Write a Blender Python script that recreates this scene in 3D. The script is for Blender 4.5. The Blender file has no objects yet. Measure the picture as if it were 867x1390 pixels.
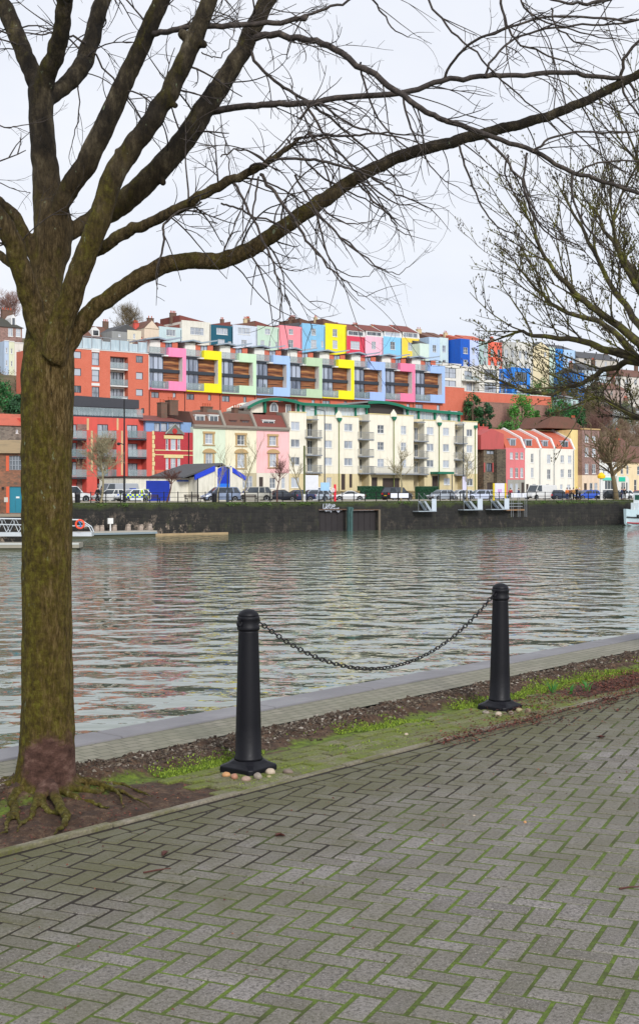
import bpy, bmesh, math, random
from mathutils import Vector, Matrix, noise
C = bpy.context.scene.collection
SC = bpy.context.scene
PI = math.pi
F, CX, HY, EYE = 1750.0, 433.5, 668.0, 1.64
TH = math.radians(37.1)
DX, DY = math.cos(TH), math.sin(TH)
NX, NY = -DY, DX
QX, QY = -18.6, 140.0
GZ = 0.5            # level of the far quay
WZ = -3.06          # water level
# the far bank is laid out on a plan grid: u metres along the quay, o metres back from it
def U(x, o):
    r = (x-CX)/F
    return (r*(QY+o*NY)-QX-o*NX)/(DX-r*DY)
def YD(x, o): return QY+U(x, o)*DY+o*NY
def ZZ(x, y, o): return EYE+(HY-y)*YD(x, o)/F
def WP(u, o, z=0.0): return Vector((QX+u*DX+o*NX, QY+u*DY+o*NY, z))

def hx(s, k=1.0):
    s = s.lstrip('#'); out = []
    for i in (0, 2, 4):
        c = int(s[i:i+2], 16)/255
        c = c/12.92 if c <= .04045 else ((c+.055)/1.055)**2.4
        out.append(min(c*k, .92))
    return tuple(out)+(1,)

# ---------------------------------------------------------------- meshes
class MB:
    def __init__(s): s.v = []; s.f = []; s.m = []
    def add(s, vs, fs, mi=0):
        b = len(s.v); s.v += [tuple(v) for v in vs]
        for f in fs: s.f.append(tuple(b+i for i in f)); s.m.append(mi)
    def box(s, x0, x1, y0, y1, z0, z1, mi=0):
        s.add([(x0,y0,z0),(x1,y0,z0),(x1,y1,z0),(x0,y1,z0),(x0,y0,z1),(x1,y0,z1),(x1,y1,z1),(x0,y1,z1)],
              [(0,3,2,1),(4,5,6,7),(0,1,5,4),(1,2,6,5),(2,3,7,6),(3,0,4,7)], mi)
        return s
    def quad(s, a, b, c, d, mi=0): s.add([a,b,c,d], [(0,1,2,3)], mi); return s
    def prism_x(s, pts, x0, x1, mi=0):      # pts (y,z) counter-clockwise seen from +x
        n = len(pts)
        s.add([(x0,)+tuple(p) for p in pts]+[(x1,)+tuple(p) for p in pts],
              [tuple(range(n))[::-1], tuple(range(n, 2*n))]+[(i,(i+1)%n,n+(i+1)%n,n+i) for i in range(n)], mi); return s
    def prism_y(s, pts, y0, y1, mi=0):      # pts (x,z)
        n = len(pts)
        s.add([(p[0],y0,p[1]) for p in pts]+[(p[0],y1,p[1]) for p in pts],
              [tuple(range(n)), tuple(range(n, 2*n))[::-1]]+[((i+1)%n,i,n+i,n+(i+1)%n) for i in range(n)], mi); return s
    def tube(s, P, R, n=8, mi=0, cap=True):
        P = [Vector(p) for p in P]
        if not hasattr(R, '__len__'): R = [R]*len(P)
        ref = None; rings = []
        for i, p in enumerate(P):
            t = (P[min(i+1, len(P)-1)]-P[max(i-1, 0)])
            if t.length < 1e-9: t = Vector((0,0,1))
            t.normalize()
            if ref is None:
                ref = Vector((1,0,0)) if abs(t.x) < .8 else Vector((0,1,0))
            a = ref-t*ref.dot(t)
            if a.length < 1e-5: a = t.orthogonal()
            a.normalize(); b = t.cross(a); ref = a
            rings.append([p+(a*math.cos(2*PI*k/n)+b*math.sin(2*PI*k/n))*R[i] for k in range(n)])
        vs = [v for r in rings for v in r]; fs = []
        for i in range(len(P)-1):
            for k in range(n):
                fs.append((i*n+k, i*n+(k+1)%n, (i+1)*n+(k+1)%n, (i+1)*n+k))
        if cap: fs.append(tuple(range(n))[::-1]); fs.append(tuple((len(P)-1)*n+k for k in range(n)))
        s.add(vs, fs, mi); return s
    def lathe(s, prof, c=(0,0,0), n=24, mi=0, axis='z', rot=0):
        vs = []; fs = []
        for r, z in prof:
            for k in range(n):
                a = 2*PI*k/n+rot
                if axis == 'z': vs.append((c[0]+r*math.cos(a), c[1]+r*math.sin(a), c[2]+z))
                else: vs.append((c[0]+r*math.cos(a), c[1]+z, c[2]-r*math.sin(a)))
        for i in range(len(prof)-1):
            for k in range(n): fs.append((i*n+k, i*n+(k+1)%n, (i+1)*n+(k+1)%n, (i+1)*n+k))
        fs.append(tuple(range(n))[::-1]); fs.append(tuple((len(prof)-1)*n+k for k in range(n)))
        s.add(vs, fs, mi); return s
    def wall(s, x0, x1, z0, z1, y, depth, holes, rev=.14, mi=0):
        xs = sorted(set([x0, x1]+[h[0] for h in holes]+[h[1] for h in holes]))
        zs = sorted(set([z0, z1]+[h[2] for h in holes]+[h[3] for h in holes]))
        xs = [v for v in xs if x0-1e-6 <= v <= x1+1e-6]; zs = [v for v in zs if z0-1e-6 <= v <= z1+1e-6]
        for i in range(len(xs)-1):
            for j in range(len(zs)-1):
                cx, cz = (xs[i]+xs[i+1])/2, (zs[j]+zs[j+1])/2
                if any(h[0] < cx < h[1] and h[2] < cz < h[3] for h in holes): continue
                s.quad((xs[i],y,zs[j]), (xs[i+1],y,zs[j]), (xs[i+1],y,zs[j+1]), (xs[i],y,zs[j+1]), mi)
        for a, b, c, d in holes:
            r = y+rev
            s.quad((a,y,c),(a,y,d),(a,r,d),(a,r,c), mi); s.quad((b,y,c),(b,r,c),(b,r,d),(b,y,d), mi)
            s.quad((a,y,d),(b,y,d),(b,r,d),(a,r,d), mi); s.quad((a,y,c),(a,r,c),(b,r,c),(b,y,c), mi)
        if depth:
            e = y+depth
            s.quad((x0,y,z0),(x0,y,z1),(x0,e,z1),(x0,e,z0), mi); s.quad((x1,y,z0),(x1,e,z0),(x1,e,z1),(x1,y,z1), mi)
            s.quad((x0,e,z0),(x0,e,z1),(x1,e,z1),(x1,e,z0), mi); s.quad((x0,y,z1),(x1,y,z1),(x1,e,z1),(x0,e,z1), mi)
        return s
    def mesh(s, name, mats, smooth=False):
        me = bpy.data.meshes.new(name); me.from_pydata(s.v, [], s.f)
        if not isinstance(mats, (list, tuple)): mats = [mats]
        for m in mats: me.materials.append(m)
        if len(mats) > 1: me.polygons.foreach_set('material_index', s.m)
        if smooth: me.polygons.foreach_set('use_smooth', [True]*len(me.polygons))
        me.update(); return me
    def build(s, name, mats, parent=None, smooth=False):
        return link(name, s.mesh(name, mats, smooth), parent)

def link(name, data, parent=None):
    o = bpy.data.objects.new(name, data); C.objects.link(o)
    if parent: o.parent = parent
    return o
def tag(o, label=None, cat=None, group=None, kind=None):
    if label: o['label'] = label
    if cat: o['category'] = cat
    if group: o['group'] = group
    if kind: o['kind'] = kind
    return o
def empty(name, loc, rz=0.0, label=None, cat=None, group=None):
    o = link(name, None); o.location = loc; o.rotation_euler = (0,0,rz)
    o.empty_display_size = .3
    return tag(o, label, cat, group)
def copy_tree(o, parent=None, mapping=None):
    c = o.copy(); C.objects.link(c); c.parent = parent
    for ch in [k for k in C.objects if k.parent == o]: copy_tree(ch, c)
    return c
def bevel(o, w, seg=2):
    m = o.modifiers.new('bevel', 'BEVEL'); m.width = w; m.segments = seg; m.limit_method = 'ANGLE'; m.angle_limit = .6
    return o

# ---------------------------------------------------------------- materials
MC = {}
def nt(name):
    m = bpy.data.materials.new(name); m.use_nodes = True
    t = m.node_tree; b = t.nodes['Principled BSDF']
    return m, t, b
def N(t, typ, **kw):
    n = t.nodes.new(typ)
    for k, v in kw.items():
        if k in n.inputs: n.inputs[k].default_value = v
        else: setattr(n, k, v)
    return n
def ramp(t, fac, stops):
    r = t.nodes.new('ShaderNodeValToRGB'); e = r.color_ramp.elements
    while len(e) < len(stops): e.new(.5)
    for i, (p, c) in enumerate(stops):
        e[i].position = p; e[i].color = c if hasattr(c, '__len__') else (c,c,c,1)
    t.links.new(fac, r.inputs[0]); return r.outputs[0]
def mixc(t, fac, a, b, mode='MIX'):
    n = t.nodes.new('ShaderNodeMix'); n.data_type = 'RGBA'; n.blend_type = mode
    for i, v in ((0, fac), (6, a), (7, b)):
        if hasattr(v, 'is_output') or isinstance(v, bpy.types.NodeSocket): t.links.new(v, n.inputs[i])
        else: n.inputs[i].default_value = v
    return n.outputs[2]
def coords(t, scale=(1,1,1), kind='Object'):
    c = t.nodes.new('ShaderNodeTexCoord'); m = t.nodes.new('ShaderNodeMapping')
    m.inputs['Scale'].default_value = scale; t.links.new(c.outputs[kind], m.inputs[0]); return m.outputs[0]
def noi(t, vec, scale=5, detail=4, rough=.55):
    n = N(t, 'ShaderNodeTexNoise', Scale=scale, Detail=detail, Roughness=rough); t.links.new(vec, n.inputs['Vector']); return n.outputs['Fac']
def bump(t, b, h, strength=.5, dist=.02):
    n = N(t, 'ShaderNodeBump', Strength=strength, Distance=dist); t.links.new(h, n.inputs['Height'])
    t.links.new(n.outputs[0], b.inputs['Normal']); return n
def sc(c, k): return (min(c[0]*k,1), min(c[1]*k,1), min(c[2]*k,1), 1)

def paint(c, rough=.75, grime=.16):
    """painted render with faint weather streaks"""
    if isinstance(c, str): c = hx(c, 1.0)
    key = ('p', c, rough)
    if key in MC: return MC[key]
    m, t, b = nt('painted_render')
    n1 = noi(t, coords(t, (1.2,1.2,.25)), 1.6, 5, .6)
    n2 = noi(t, coords(t), .6, 3)
    g = (c[0]*.62+.02, c[1]*.62+.02, c[2]*.58+.015, 1)
    f = ramp(t, n1, [(.46, 0.0), (.78, grime*4)])
    a = mixc(t, f, c, g)
    f2 = ramp(t, n2, [(.3, 0), (.8, .35)])
    t.links.new(mixc(t, f2, a, sc(c, .86)), b.inputs['Base Color'])
    b.inputs['Roughness'].default_value = rough
    bump(t, b, noi(t, coords(t), 12, 4), .25, .02)
    MC[key] = m; return m
def plain(name, c, rough=.5, metal=0.0, spec=.5, var=.12, scale=3):
    if isinstance(c, str): c = hx(c)
    key = (name, c, rough)
    if key in MC: return MC[key]
    m, t, b = nt(name)
    t.links.new(mixc(t, noi(t, coords(t), scale, 4), sc(c, 1-var), sc(c, 1+var)), b.inputs['Base Color'])
    b.inputs['Roughness'].default_value = rough; b.inputs['Metallic'].default_value = metal
    b.inputs['Specular IOR Level'].default_value = spec
    MC[key] = m; return m
def brickm(name, c1, c2, mortar, sx=1.0, bw=.225, bh=.075, blot=None):
    key = (name,)
    if key in MC: return MC[key]
    m, t, b = nt(name)
    tc = t.nodes.new('ShaderNodeTexCoord'); sp = t.nodes.new('ShaderNodeSeparateXYZ'); cb = t.nodes.new('ShaderNodeCombineXYZ')
    t.links.new(tc.outputs['Object'], sp.inputs[0])
    ad = N(t, 'ShaderNodeMath', operation='ADD'); t.links.new(sp.outputs[0], ad.inputs[0]); t.links.new(sp.outputs[1], ad.inputs[1])
    t.links.new(ad.outputs[0], cb.inputs[0]); t.links.new(sp.outputs[2], cb.inputs[1])
    bt = N(t, 'ShaderNodeTexBrick', Color1=c1, Color2=c2, Mortar=mortar, Scale=1.0)
    bt.inputs['Mortar Size'].default_value = .012*sx; bt.inputs['Brick Width'].default_value = bw*sx; bt.inputs['Row Height'].default_value = bh*sx
    t.links.new(cb.outputs[0], bt.inputs['Vector'])
    n = noi(t, tc.outputs['Object'], .55, 7, .75)
    dk = blot or sc(c1, .55)
    t.links.new(mixc(t, ramp(t, n, [(.45, 0), (.8, .6)]), bt.outputs[0], dk), b.inputs['Base Color'])
    b.inputs['Roughness'].default_value = .85
    bump(t, b, bt.outputs['Fac'], .3, -.01)
    MC[key] = m; return m
def stone(name, c1, c2, c3, scale=2.2):
    key = (name,)
    if key in MC: return MC[key]
    m, t, b = nt(name)
    v = N(t, 'ShaderNodeTexVoronoi', Scale=scale); v.feature = 'F1'
    t.links.new(coords(t, (1,1,1.8)), v.inputs['Vector'])
    s = t.nodes.new('ShaderNodeSeparateColor'); t.links.new(v.outputs['Color'], s.inputs[0])
    a = ramp(t, s.outputs[0], [(0, c1), (.5, c2), (1, c3)])
    a = mixc(t, ramp(t, noi(t, coords(t), .5, 5, .7), [(.4, 0), (.75, .7)]), a, sc(c1, .4))
    t.links.new(a, b.inputs['Base Color']); b.inputs['Roughness'].default_value = .9
    bump(t, b, v.outputs['Distance'], .5, .05); MC[key] = m; return m
def roofm(name, c1, c2, rows=3.3):
    key = (name,)
    if key in MC: return MC[key]
    m, t, b = nt(name)
    w = N(t, 'ShaderNodeTexWave', Scale=rows); w.bands_direction = 'Z'; w.inputs['Distortion'].default_value = .6
    t.links.new(coords(t), w.inputs['Vector'])
    n = noi(t, coords(t), 2.2, 6, .7)
    a = mixc(t, n, c1, c2)
    a = mixc(t, ramp(t, w.outputs['Fac'], [(0, .45), (.35, 0)]), a, sc(c1, .45))
    a = mixc(t, ramp(t, noi(t, coords(t), .7, 4), [(.5, 0), (.8, .5)]), a, (.06,.065,.04,1))
    t.links.new(a, b.inputs['Base Color']); b.inputs['Roughness'].default_value = .8
    bump(t, b, w.outputs['Fac'], .4, .03); MC[key] = m; return m
def glassm(name='window_glass', dark=(.025,.035,.045,1), pale=(.42,.46,.52,1), lo=.25, hi=.85):
    if name in MC: return MC[name]
    m, t, b = nt(name)
    oi = t.nodes.new('ShaderNodeObjectInfo')
    n = noi(t, coords(t, (2.4,1,.35)), 1.3, 3)
    ad = N(t, 'ShaderNodeMath', operation='MULTIPLY_ADD'); t.links.new(oi.outputs['Random'], ad.inputs[0]); ad.inputs[1].default_value = .75; t.links.new(n, ad.inputs[2])
    sb = N(t, 'ShaderNodeMath', operation='SUBTRACT'); t.links.new(ad.outputs[0], sb.inputs[0]); sb.inputs[1].default_value = .35
    t.links.new(ramp(t, sb.outputs[0], [(lo, dark), (hi, pale)]), b.inputs['Base Color'])
    b.inputs['Roughness'].default_value = .06; b.inputs['IOR'].default_value = 1.6
    b.inputs['Specular IOR Level'].default_value = .9
    bump(t, b, noi(t, coords(t), 1.2, 1), .12, .02)
    MC[name] = m; return m

WHITE = paint('#e6e4dc'); TRIM = plain('white_trim', (.7,.7,.68,1), .5)
GLASS = glassm(lo=.12, hi=.62); GLASSD = glassm('dark_window_glass', (.015,.02,.025,1), (.16,.19,.22,1), .3, 1)
GLASSP = glassm('balcony_glass', (.16,.24,.25,1), (.35,.43,.45,1), .2, .7)
GLASSP.node_tree.nodes['Principled BSDF'].inputs['Alpha'].default_value = .45
GLASSB = glassm('blue_window_glass', (.06,.08,.13,1), (.4,.45,.55,1), .1, .7)
DGREY = plain('dark_grey_metal', (.035,.045,.06,1), .45, .2)
BLACKM = plain('black_metal', (.012,.012,.015,1), .4, .3)
GREYM = plain('grey_metal', (.3,.32,.34,1), .45, .4)
ORB = brickm('orange_brick', hx('#d2694f'), hx('#c65d44'), hx('#cb7e68'), blot=hx('#b85a42'))
OLDB = brickm('old_brown_brick', hx('#ab786c'), hx('#8a5c50'), hx('#8d7a6e'), blot=hx('#6b5148'))
REDP = paint('#d0574c'); CORAL = paint('#ef8a7c')
RUB = stone('rubble_stone', hx('#6b6152'), hx('#7d6e5a'), hx('#50483c'), 3)
BRST = stone('brown_stone', hx('#8c6f68'), hx('#9c7e75'), hx('#77615a'), 3.2)
BEIGE = paint('#c9b184'); STONET = plain('bath_stone', hx('#b5986b'), .8)
SLATE = roofm('slate_roof', hx('#5a5a5c'), hx('#45464a'))
BRR = roofm('brown_tile_roof', hx('#7b5446'), hx('#644538'))
RDR = roofm('dark_red_tile_roof', hx('#8a4a40'), hx('#6e3c36'))
ORR = roofm('orange_tile_roof', hx('#cc6a50'), hx('#b85a44'))
TANR = roofm('tan_tile_roof', hx('#a88f68'), hx('#8f7a58'))
POT = plain('clay_pot', hx('#b5573a'), .8)
CHB = brickm('chimney_brick', hx('#7a4436'), hx('#5b4a3e'), hx('#6e6455'), blot=hx('#403a30'))
GREENM = plain('green_metal', hx('#0a6a50'), .45)
WAVE1, WAVE2, WAVE3 = .21, .026, .07
BRICKAZ = 66.0
SKYL, SUNE, EXPO = 9.4, 2.5, 0.12
# ---------------------------------------------------------------- building kit (far bank)
class Bld:
    def __init__(s, name, label, cat, x0, o, zb=GZ, group=None):
        s.o = o; s.zb = zb; s.u0 = U(x0, o)
        s.root = empty(name, WP(s.u0, o, zb), TH, label, cat, group)
    def X(s, x, oo=0): return U(x, s.o+oo)-s.u0
    def Z(s, x, y, oo=0): return ZZ(x, y, s.o+oo)-s.zb
    def part(s, name, mb, mat, smooth=False, parent=None): return mb.build(name, mat, parent or s.root, smooth)
    def facade(s, x0, x1, ytop, mat, wins=(), depth=9, oo=0, ybot=None, name='wall', rev=.14, zbot=None, ztop=None, frame=None, glass=None, parent=None):
        xm = (x0+x1)/2
        zt = s.Z(xm, ytop, oo) if ztop is None else ztop
        zb = (s.Z(xm, ybot, oo) if ybot else 0.0) if zbot is None else zbot
        a, b = s.X(x0, oo), s.X(x1, oo); holes = []; specs = []
        for w in wins:
            wx = (w[0]+w[2])/2
            h = (s.X(w[0], oo), s.X(w[2], oo), s.Z(wx, w[3], oo), s.Z(wx, w[1], oo))
            h = (max(h[0], a+.02), min(h[1], b-.02), max(h[2], zb+.02), min(h[3], zt-.02))
            if h[1]-h[0] < .1 or h[3]-h[2] < .1: continue
            holes.append(h); specs.append((h, w[4] if len(w) > 4 else 2, w[5] if len(w) > 5 else 2, w[6] if len(w) > 6 else None))
        wl = s.part(name, MB().wall(a, b, zb, zt, oo, depth, holes, rev), mat, parent=parent)
        for h, nx, ny, st in specs: s.win(h, nx, ny, oo+rev, st, frame, glass, parent)
        return dict(a=a, b=b, zt=zt, zb=zb, wall=wl, holes=holes)
    def win(s, h, nx, ny, y, st=None, frame=None, glass=None, parent=None):
        a, b, c, d = h; fm = frame or TRIM; gm = glass or GLASS; t = .07
        sill = True; nm = 'window'
        if st == 'dark': fm = DGREY; sill = False
        elif st == 'door': nm = 'door'; sill = False
        elif st == 'blank':
            s.part('door', MB().box(a, b, y-.02, y+.04, c, d), plain('old_door', (.05,.035,.03,1), .6)); return
        m = MB()
        yf = y-.09
        m.box(a, b, yf, y, d-t, d); m.box(a, b, yf, y, c, c+t)
        m.box(a, a+t, yf, y, c+t, d-t); m.box(b-t, b, yf, y, c+t, d-t)
        for i in range(1, nx):
            x = a+(b-a)*i/nx; m.box(x-.03, x+.03, yf+.02, y, c+t, d-t)
        for j in range(1, ny):
            z = c+(d-c)*j/ny
            for i in range(nx):
                xa = a+(b-a)*i/nx+(.031 if i else t); xb = a+(b-a)*(i+1)/nx-(.031 if i < nx-1 else t)
                m.box(xa, xb, yf+.03, y, z-.025, z+.025)
        w = s.part(nm, m, fm, parent=parent)
        s.part('pane', MB().quad((a,y-.01,c),(b,y-.01,c),(b,y-.01,d),(a,y-.01,d)), gm, parent=w)
        if sill: s.part('sill', MB().box(a-.06, b+.06, yf-.12, yf+.03, c-.09, c-.005), TRIM, parent=w)
        return w
    def flatroof(s, f, d=9, oo=0, mat=None, lip=.25):
        m = MB(); a, b, z = f['a'], f['b'], f['zt']
        m.box(a-.08, b+.08, oo-.1, oo+.25, z+.004, z+.14)
        s.part('coping', m, mat or TRIM)
    def pitched(s, a, b, z, y0, y1, rise, mat, over=.25, name='roof'):
        ym = (y0+y1)/2
        return s.part(name, MB().prism_x([(y0-over, z), (y1+over, z), (ym, z+rise)], a-.05, b+.05), mat)
    def chimney(s, x, y, z, w=.9, d=.6, h=1.2, pots=3, mat=None, parent=None):
        c = s.part('chimney', MB().box(x-w/2, x+w/2, y-d/2, y+d/2, z-1.5, z+h).box(x-w/2-.06, x+w/2+.06, y-d/2-.06, y+d/2+.06, z+h, z+h+.12), mat or CHB, parent=parent)
        p = MB()
        for i in range(pots):
            px = x-w/2+w*(i+.5)/pots
            p.lathe([(.12,0),(.1,.35),(.13,.42),(.13,.48)], (px, y, z+h+.12), 8)
        if pots and c.parent == s.root: s.part('chimney_pot', p, POT, parent=c)
    def balcony(s, xa, xb, z, y, depth=1.2, h=1.05, bars=True, mat=None, slab=None):
        b = s.part('balcony', MB().box(xa, xb, y-depth, y-.005, z-.2, z), slab or GREYM)
        m = MB()
        if bars:
            n = max(2, int((xb-xa)/.16))
            for i in range(n+1):
                x = xa+.03+(xb-xa-.06)*i/n; m.box(x-.012, x+.012, y-depth+.03, y-depth+.055, z, z+h)
            m.box(xa, xb, y-depth+.02, y-depth+.07, z+h, z+h+.05)
            for x in (xa+.03, xb-.03):
                m.box(x-.02, x+.02, y-depth+.07, y-.01, z+h, z+h+.05)
                for k in range(1, 7): m.box(x-.012, x+.012, y-depth+depth*k/7, y-depth+depth*k/7+.025, z, z+h)
            s.part('railing', m, mat or GREYM, parent=b)
        else:
            m.box(xa, xb, y-depth+.02, y-depth+.05, z+.05, z+h)
            s.part('glass_screen', m, GLASSP, parent=b)
            r = MB().box(xa, xb, y-depth+.01, y-depth+.06, z+h, z+h+.04)
            n = max(1, round((xb-xa)/1.4))
            for i in range(n+1):
                x = xa+.03+(xb-xa-.06)*i/n; r.box(x-.025, x+.025, y-depth+.055, y-depth+.09, z, z+h)
            s.part('railing', r, GREYM, parent=b)
        return b
# ================================================================ top terrace (hill crest)
OT = 125
def crest(x0, x1, ytop, col, wins, label, name='terraced_house', roof='lean', rmat=None, o=OT, chim=True, dorm=None, mt=None, flip=False, depth=10, grp='painted terrace houses along the hill crest', zb=26):
    b = Bld(name, label, 'house', x0, o, zb, grp)
    f = b.facade(x0, x1, ytop, mt or paint(col), [(w[0], w[1], w[2], w[3], w[4] if len(w) > 4 else 2, w[5] if len(w) > 5 else 2) for w in wins], depth)
    a, c, z = f['a'], f['b'], f['zt']; rm = rmat or BRR
    if roof == 'lean':      # half of a london roof: slopes from one party wall down to the other
        h0, h1 = (1.5, .35) if not flip else (.35, 1.5)
        b.part('roof', MB().prism_y([(a,z+.01),(c,z+.01),(c,z+h1),(a,z+h0)], .9, depth-.4), rm)
        b.part('parapet', MB().box(a, c, 0, .3, z+.005, z+.3), mt or paint(col))
    elif roof == 'vee':
        b.part('roof', MB().prism_y([(a,z+.01),(c,z+.01),(c,z+1.3),((a+c)/2,z+.3),(a,z+1.3)], .9, depth-.4), rm)
        b.part('parapet', MB().box(a, c, 0, .3, z+.005, z+.3), mt or paint(col))
    elif roof == 'back':
        b.part('roof', MB().prism_x([(.3, z+.01), (depth, z+.01), (depth*.55, z+1.9)], a, c), rm)
    elif roof == 'gable':
        b.part('roof', MB().prism_y([(a-.1,z+.01),(c+.1,z+.01),((a+c)/2,z+1.9)], -.1, depth), rm)
        b.part('gable_wall', MB().prism_y([(a,z-.02),(c,z-.02),((a+c)/2,z+1.75)], -.14, -.105), mt or paint(col))
    elif roof == 'mansard':
        zd = b.Z((x0+x1)/2, dorm[0]); zr = b.Z((x0+x1)/2, dorm[1])
        b.facade(x0+1.2, x1-1.2, dorm[0], TRIM, [(x0+2.5, dorm[0]+1.2, x1-2.5, ytop-1.2, 3, 1)], 3, oo=.35, zbot=z+.01, name='dormer')
        b.part('roof', MB().prism_x([(.2, zd+.01), (depth, zd+.01), (depth*.5, zr+.9)], a, c), rm)
        b.part('party_wall', MB().prism_x([(.02, z+.01), (depth, z+.01), (depth, zd), (depth*.5, zr+1.1), (.5, zd+.2)], c-.14, c+.14), TRIM)
    else:
        b.part('coping', MB().box(a, c, -.08, .3, z+.005, z+.16), TRIM)
    if chim:
        top = {'lean': 1.5, 'vee': 1.5, 'back': 1.3, 'mansard': 2.2}.get(roof, .6)
        b.chimney((a if not flip else c-.4)+.2, depth*.42, z+top, random.choice((.8, 1.1, 1.5)), .6, random.uniform(.5, 1.0), random.choice((2, 3, 4)), random.choice((CHB, CHB, paint('#c9b690'))))
    # down pipe
    if c-a > 4: b.part('drainpipe', MB().tube([(c-.25,-.08,0),(c-.25,-.08,z-.1)], .06, 6), BLACKM if roof != 'flat' else GREYM)
    return b, f
random.seed(11)
crest(196, 216, 446, '#d9c7b2', [(201,458,203,463,1,1)], 'beige plastered gable-ended house with one tiny window at the left end of the crest terrace', roof='gable', chim=True)
crest(216, 247, 446, '#bcd0d4', [(226,447.5,238.5,456,3,1)], 'pale grey-blue terrace house between the beige gable and the cream house', rmat=RDR, roof='vee')
crest(247, 286, 438, '#dedbcf', [(258.5,444.6,277,454.6,3,2),(263,462,272,468)], 'tall cream terrace house with wide three-part window left of the dark teal house', rmat=RDR)
crest(286.3, 316, 443.5, '#12566b', [(294,445.5,309,454,3,1),(296,460.5,305,471),(310,463.5,314,471,1,2)], 'dark teal terrace house with white windows on the crest', rmat=RDR, flip=True)
crest(316.2, 349.2, 443.6, '#cdd6e4', [(323,445.3,339.5,454,3,1),(327.7,461.5,335.3,472)], 'pale lilac-white terrace house right of the dark teal house', flip=True)
crest(349.4, 378.5, 445, '#bfd6c4', [(359.5,446.3,367,454),(353.7,462,359,472),(365,463,367.5,470,1,1),(374,464,377,472,1,2)], 'mint green terrace house left of the salmon pink one on the crest', rmat=RDR)
crest(378.7, 409.8, 444.2, '#f0909a', [(392,446.7,398,454),(391.5,461.2,398.2,472)], 'salmon pink terrace house on the crest with two sash windows', rmat=SLATE, flip=True)
crest(410, 441.3, 441.6, '#86bde0', [(422.5,446,428.6,455,3,3),(422,461.5,429.4,472.6,3,3),(436,463,438.6,471,1,2)], 'sky blue terrace house left of the bright yellow house on the crest', roof='lean')
crest(441.5, 470, 441.6, '#f4e41c', [(451.3,446.7,457.7,457),(451.3,462,458,473)], 'bright yellow terrace house on the crest behind the modern row')
crest(470.2, 495.3, 456.7, '#d43f58', [(475.7,463.3,488,474,4,3),(476,481,489,488,3,1)], 'crimson terrace house with glazed loft band right of the bright yellow house', roof='mansard', dorm=(448.8,441.5), rmat=RDR)
crest(495.5, 519.8, 457, '#ecb9cb', [(504,463.6,510,474)], 'pale pink terrace house with glazed loft between crimson and sky blue houses', roof='mansard', dorm=(449.5,443), rmat=RDR)
crest(520, 545, 457.6, '#86c6ea', [(529.4,464,536,474.5),(528,481,537,488,2,1)], 'light sky blue terrace house with white loft band left of the custard yellow one', roof='mansard', dorm=(450.5,443.5), rmat=RDR)
crest(545.2, 569, 459.3, '#f3d04a', [(553.4,465,559.6,476),(552,483.5,561,490,2,1)], 'custard yellow terrace house with loft window at the right of the mansard run', roof='mansard', dorm=(451,444), rmat=RDR)
crest(569.5, 582, 466.5, '#cfe0d4', [], 'narrow pale green back addition with lean slate roof beside the custard yellow house', roof='back', rmat=SLATE, chim=False, o=122)
crest(582, 596.5, 458, '#b9cfe6', [(586.8,468.3,591.8,477.8),(586,489,592,495)], 'pale blue terrace house below the stone chimney stack on the crest', roof='back')
crest(596.7, 608, 458.5, '#cddfdd', [(600,469,604.5,478),(600.5,488.5,604.5,495)], 'narrow pale mint terrace house left of the deep blue one', roof='back', chim=False)
bb, ff = crest(608.5, 624.5, 462, '#0f55b4', [], 'deep blue rear wing with lean slate roof on the hill crest', roof='lean', rmat=SLATE, chim=False, o=127, grp=None)
crest(624.5, 637, 460, '#0f58bd', [(628.4,471.6,634.3,480,2,2),(628.4,488.3,634.5,496.5,2,2)], 'narrow royal blue house with two white windows on the crest', roof='back', o=121, depth=14, rmat=ORR)
crest(637.2, 649.3, 462, '#c3cff0', [(640.5,471.5,643.8,481),(640.5,487.5,643.8,496)], 'pale lilac blue house right of the royal blue house', roof='back', chim=False, rmat=ORR)
crest(649.5, 661.8, 463, '#a9bfbc', [(655.5,473,659.5,483.5),(655.5,489.5,659.5,496.5)], 'grey-green house left of the coral house on the crest', roof='back', chim=False, rmat=ORR)
crest(662, 681, 464.3, '#ef6f57', [(665.4,474,669.6,484,2,2),(674.5,474.5,678.7,485,2,2),(665.4,490,669.8,496.8),(674.6,490.5,679,497)], 'coral orange house with four sash windows on the crest', roof='flat', chim=False)
crest(681.2, 700, 464.3, '#b9b8b2', [(684.6,474.5,688.8,485),(693.2,475,697.2,485.5),(684.6,491,688.6,497),(693.2,491,697.2,497)], 'grey house right of the coral house on the crest', roof='flat')
crest(700.2, 722.5, 465, '#d9d6cc', [(703.6,476,707.4,487),(711.3,476.5,715.2,487.5),(703.6,492,707.4,500),(711.3,492,715.2,500)], 'off-white house at the right of the flat-topped crest houses', roof='flat', chim=False)
crest(722.7, 745, 473, '#e2d3ad', [(738,478,741,484,1,2)], 'buff cream house with dark gabled roof seen through the right tree twigs', roof='gable', rmat=SLATE, chim=False)
crest(745.2, 753, 471.5, '#c8dccf', [(748,479,750.5,486,1,2)], 'narrow pale green house seen through the right tree twigs', roof='flat', chim=False)
crest(753.2, 763.5, 473.5, '#2f86d8', [(758,481,761,489,1,2)], 'bright blue house behind the right tree twigs on the crest', roof='back', rmat=SLATE, chim=False)
crest(763.7, 780.5, 475, '#aecbe8', [(767,483,770,491,1,2),(774,483.5,777,491,1,2)], 'pale blue end house of the crest behind the right tree twigs', roof='back', rmat=SLATE, chim=False)

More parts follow.
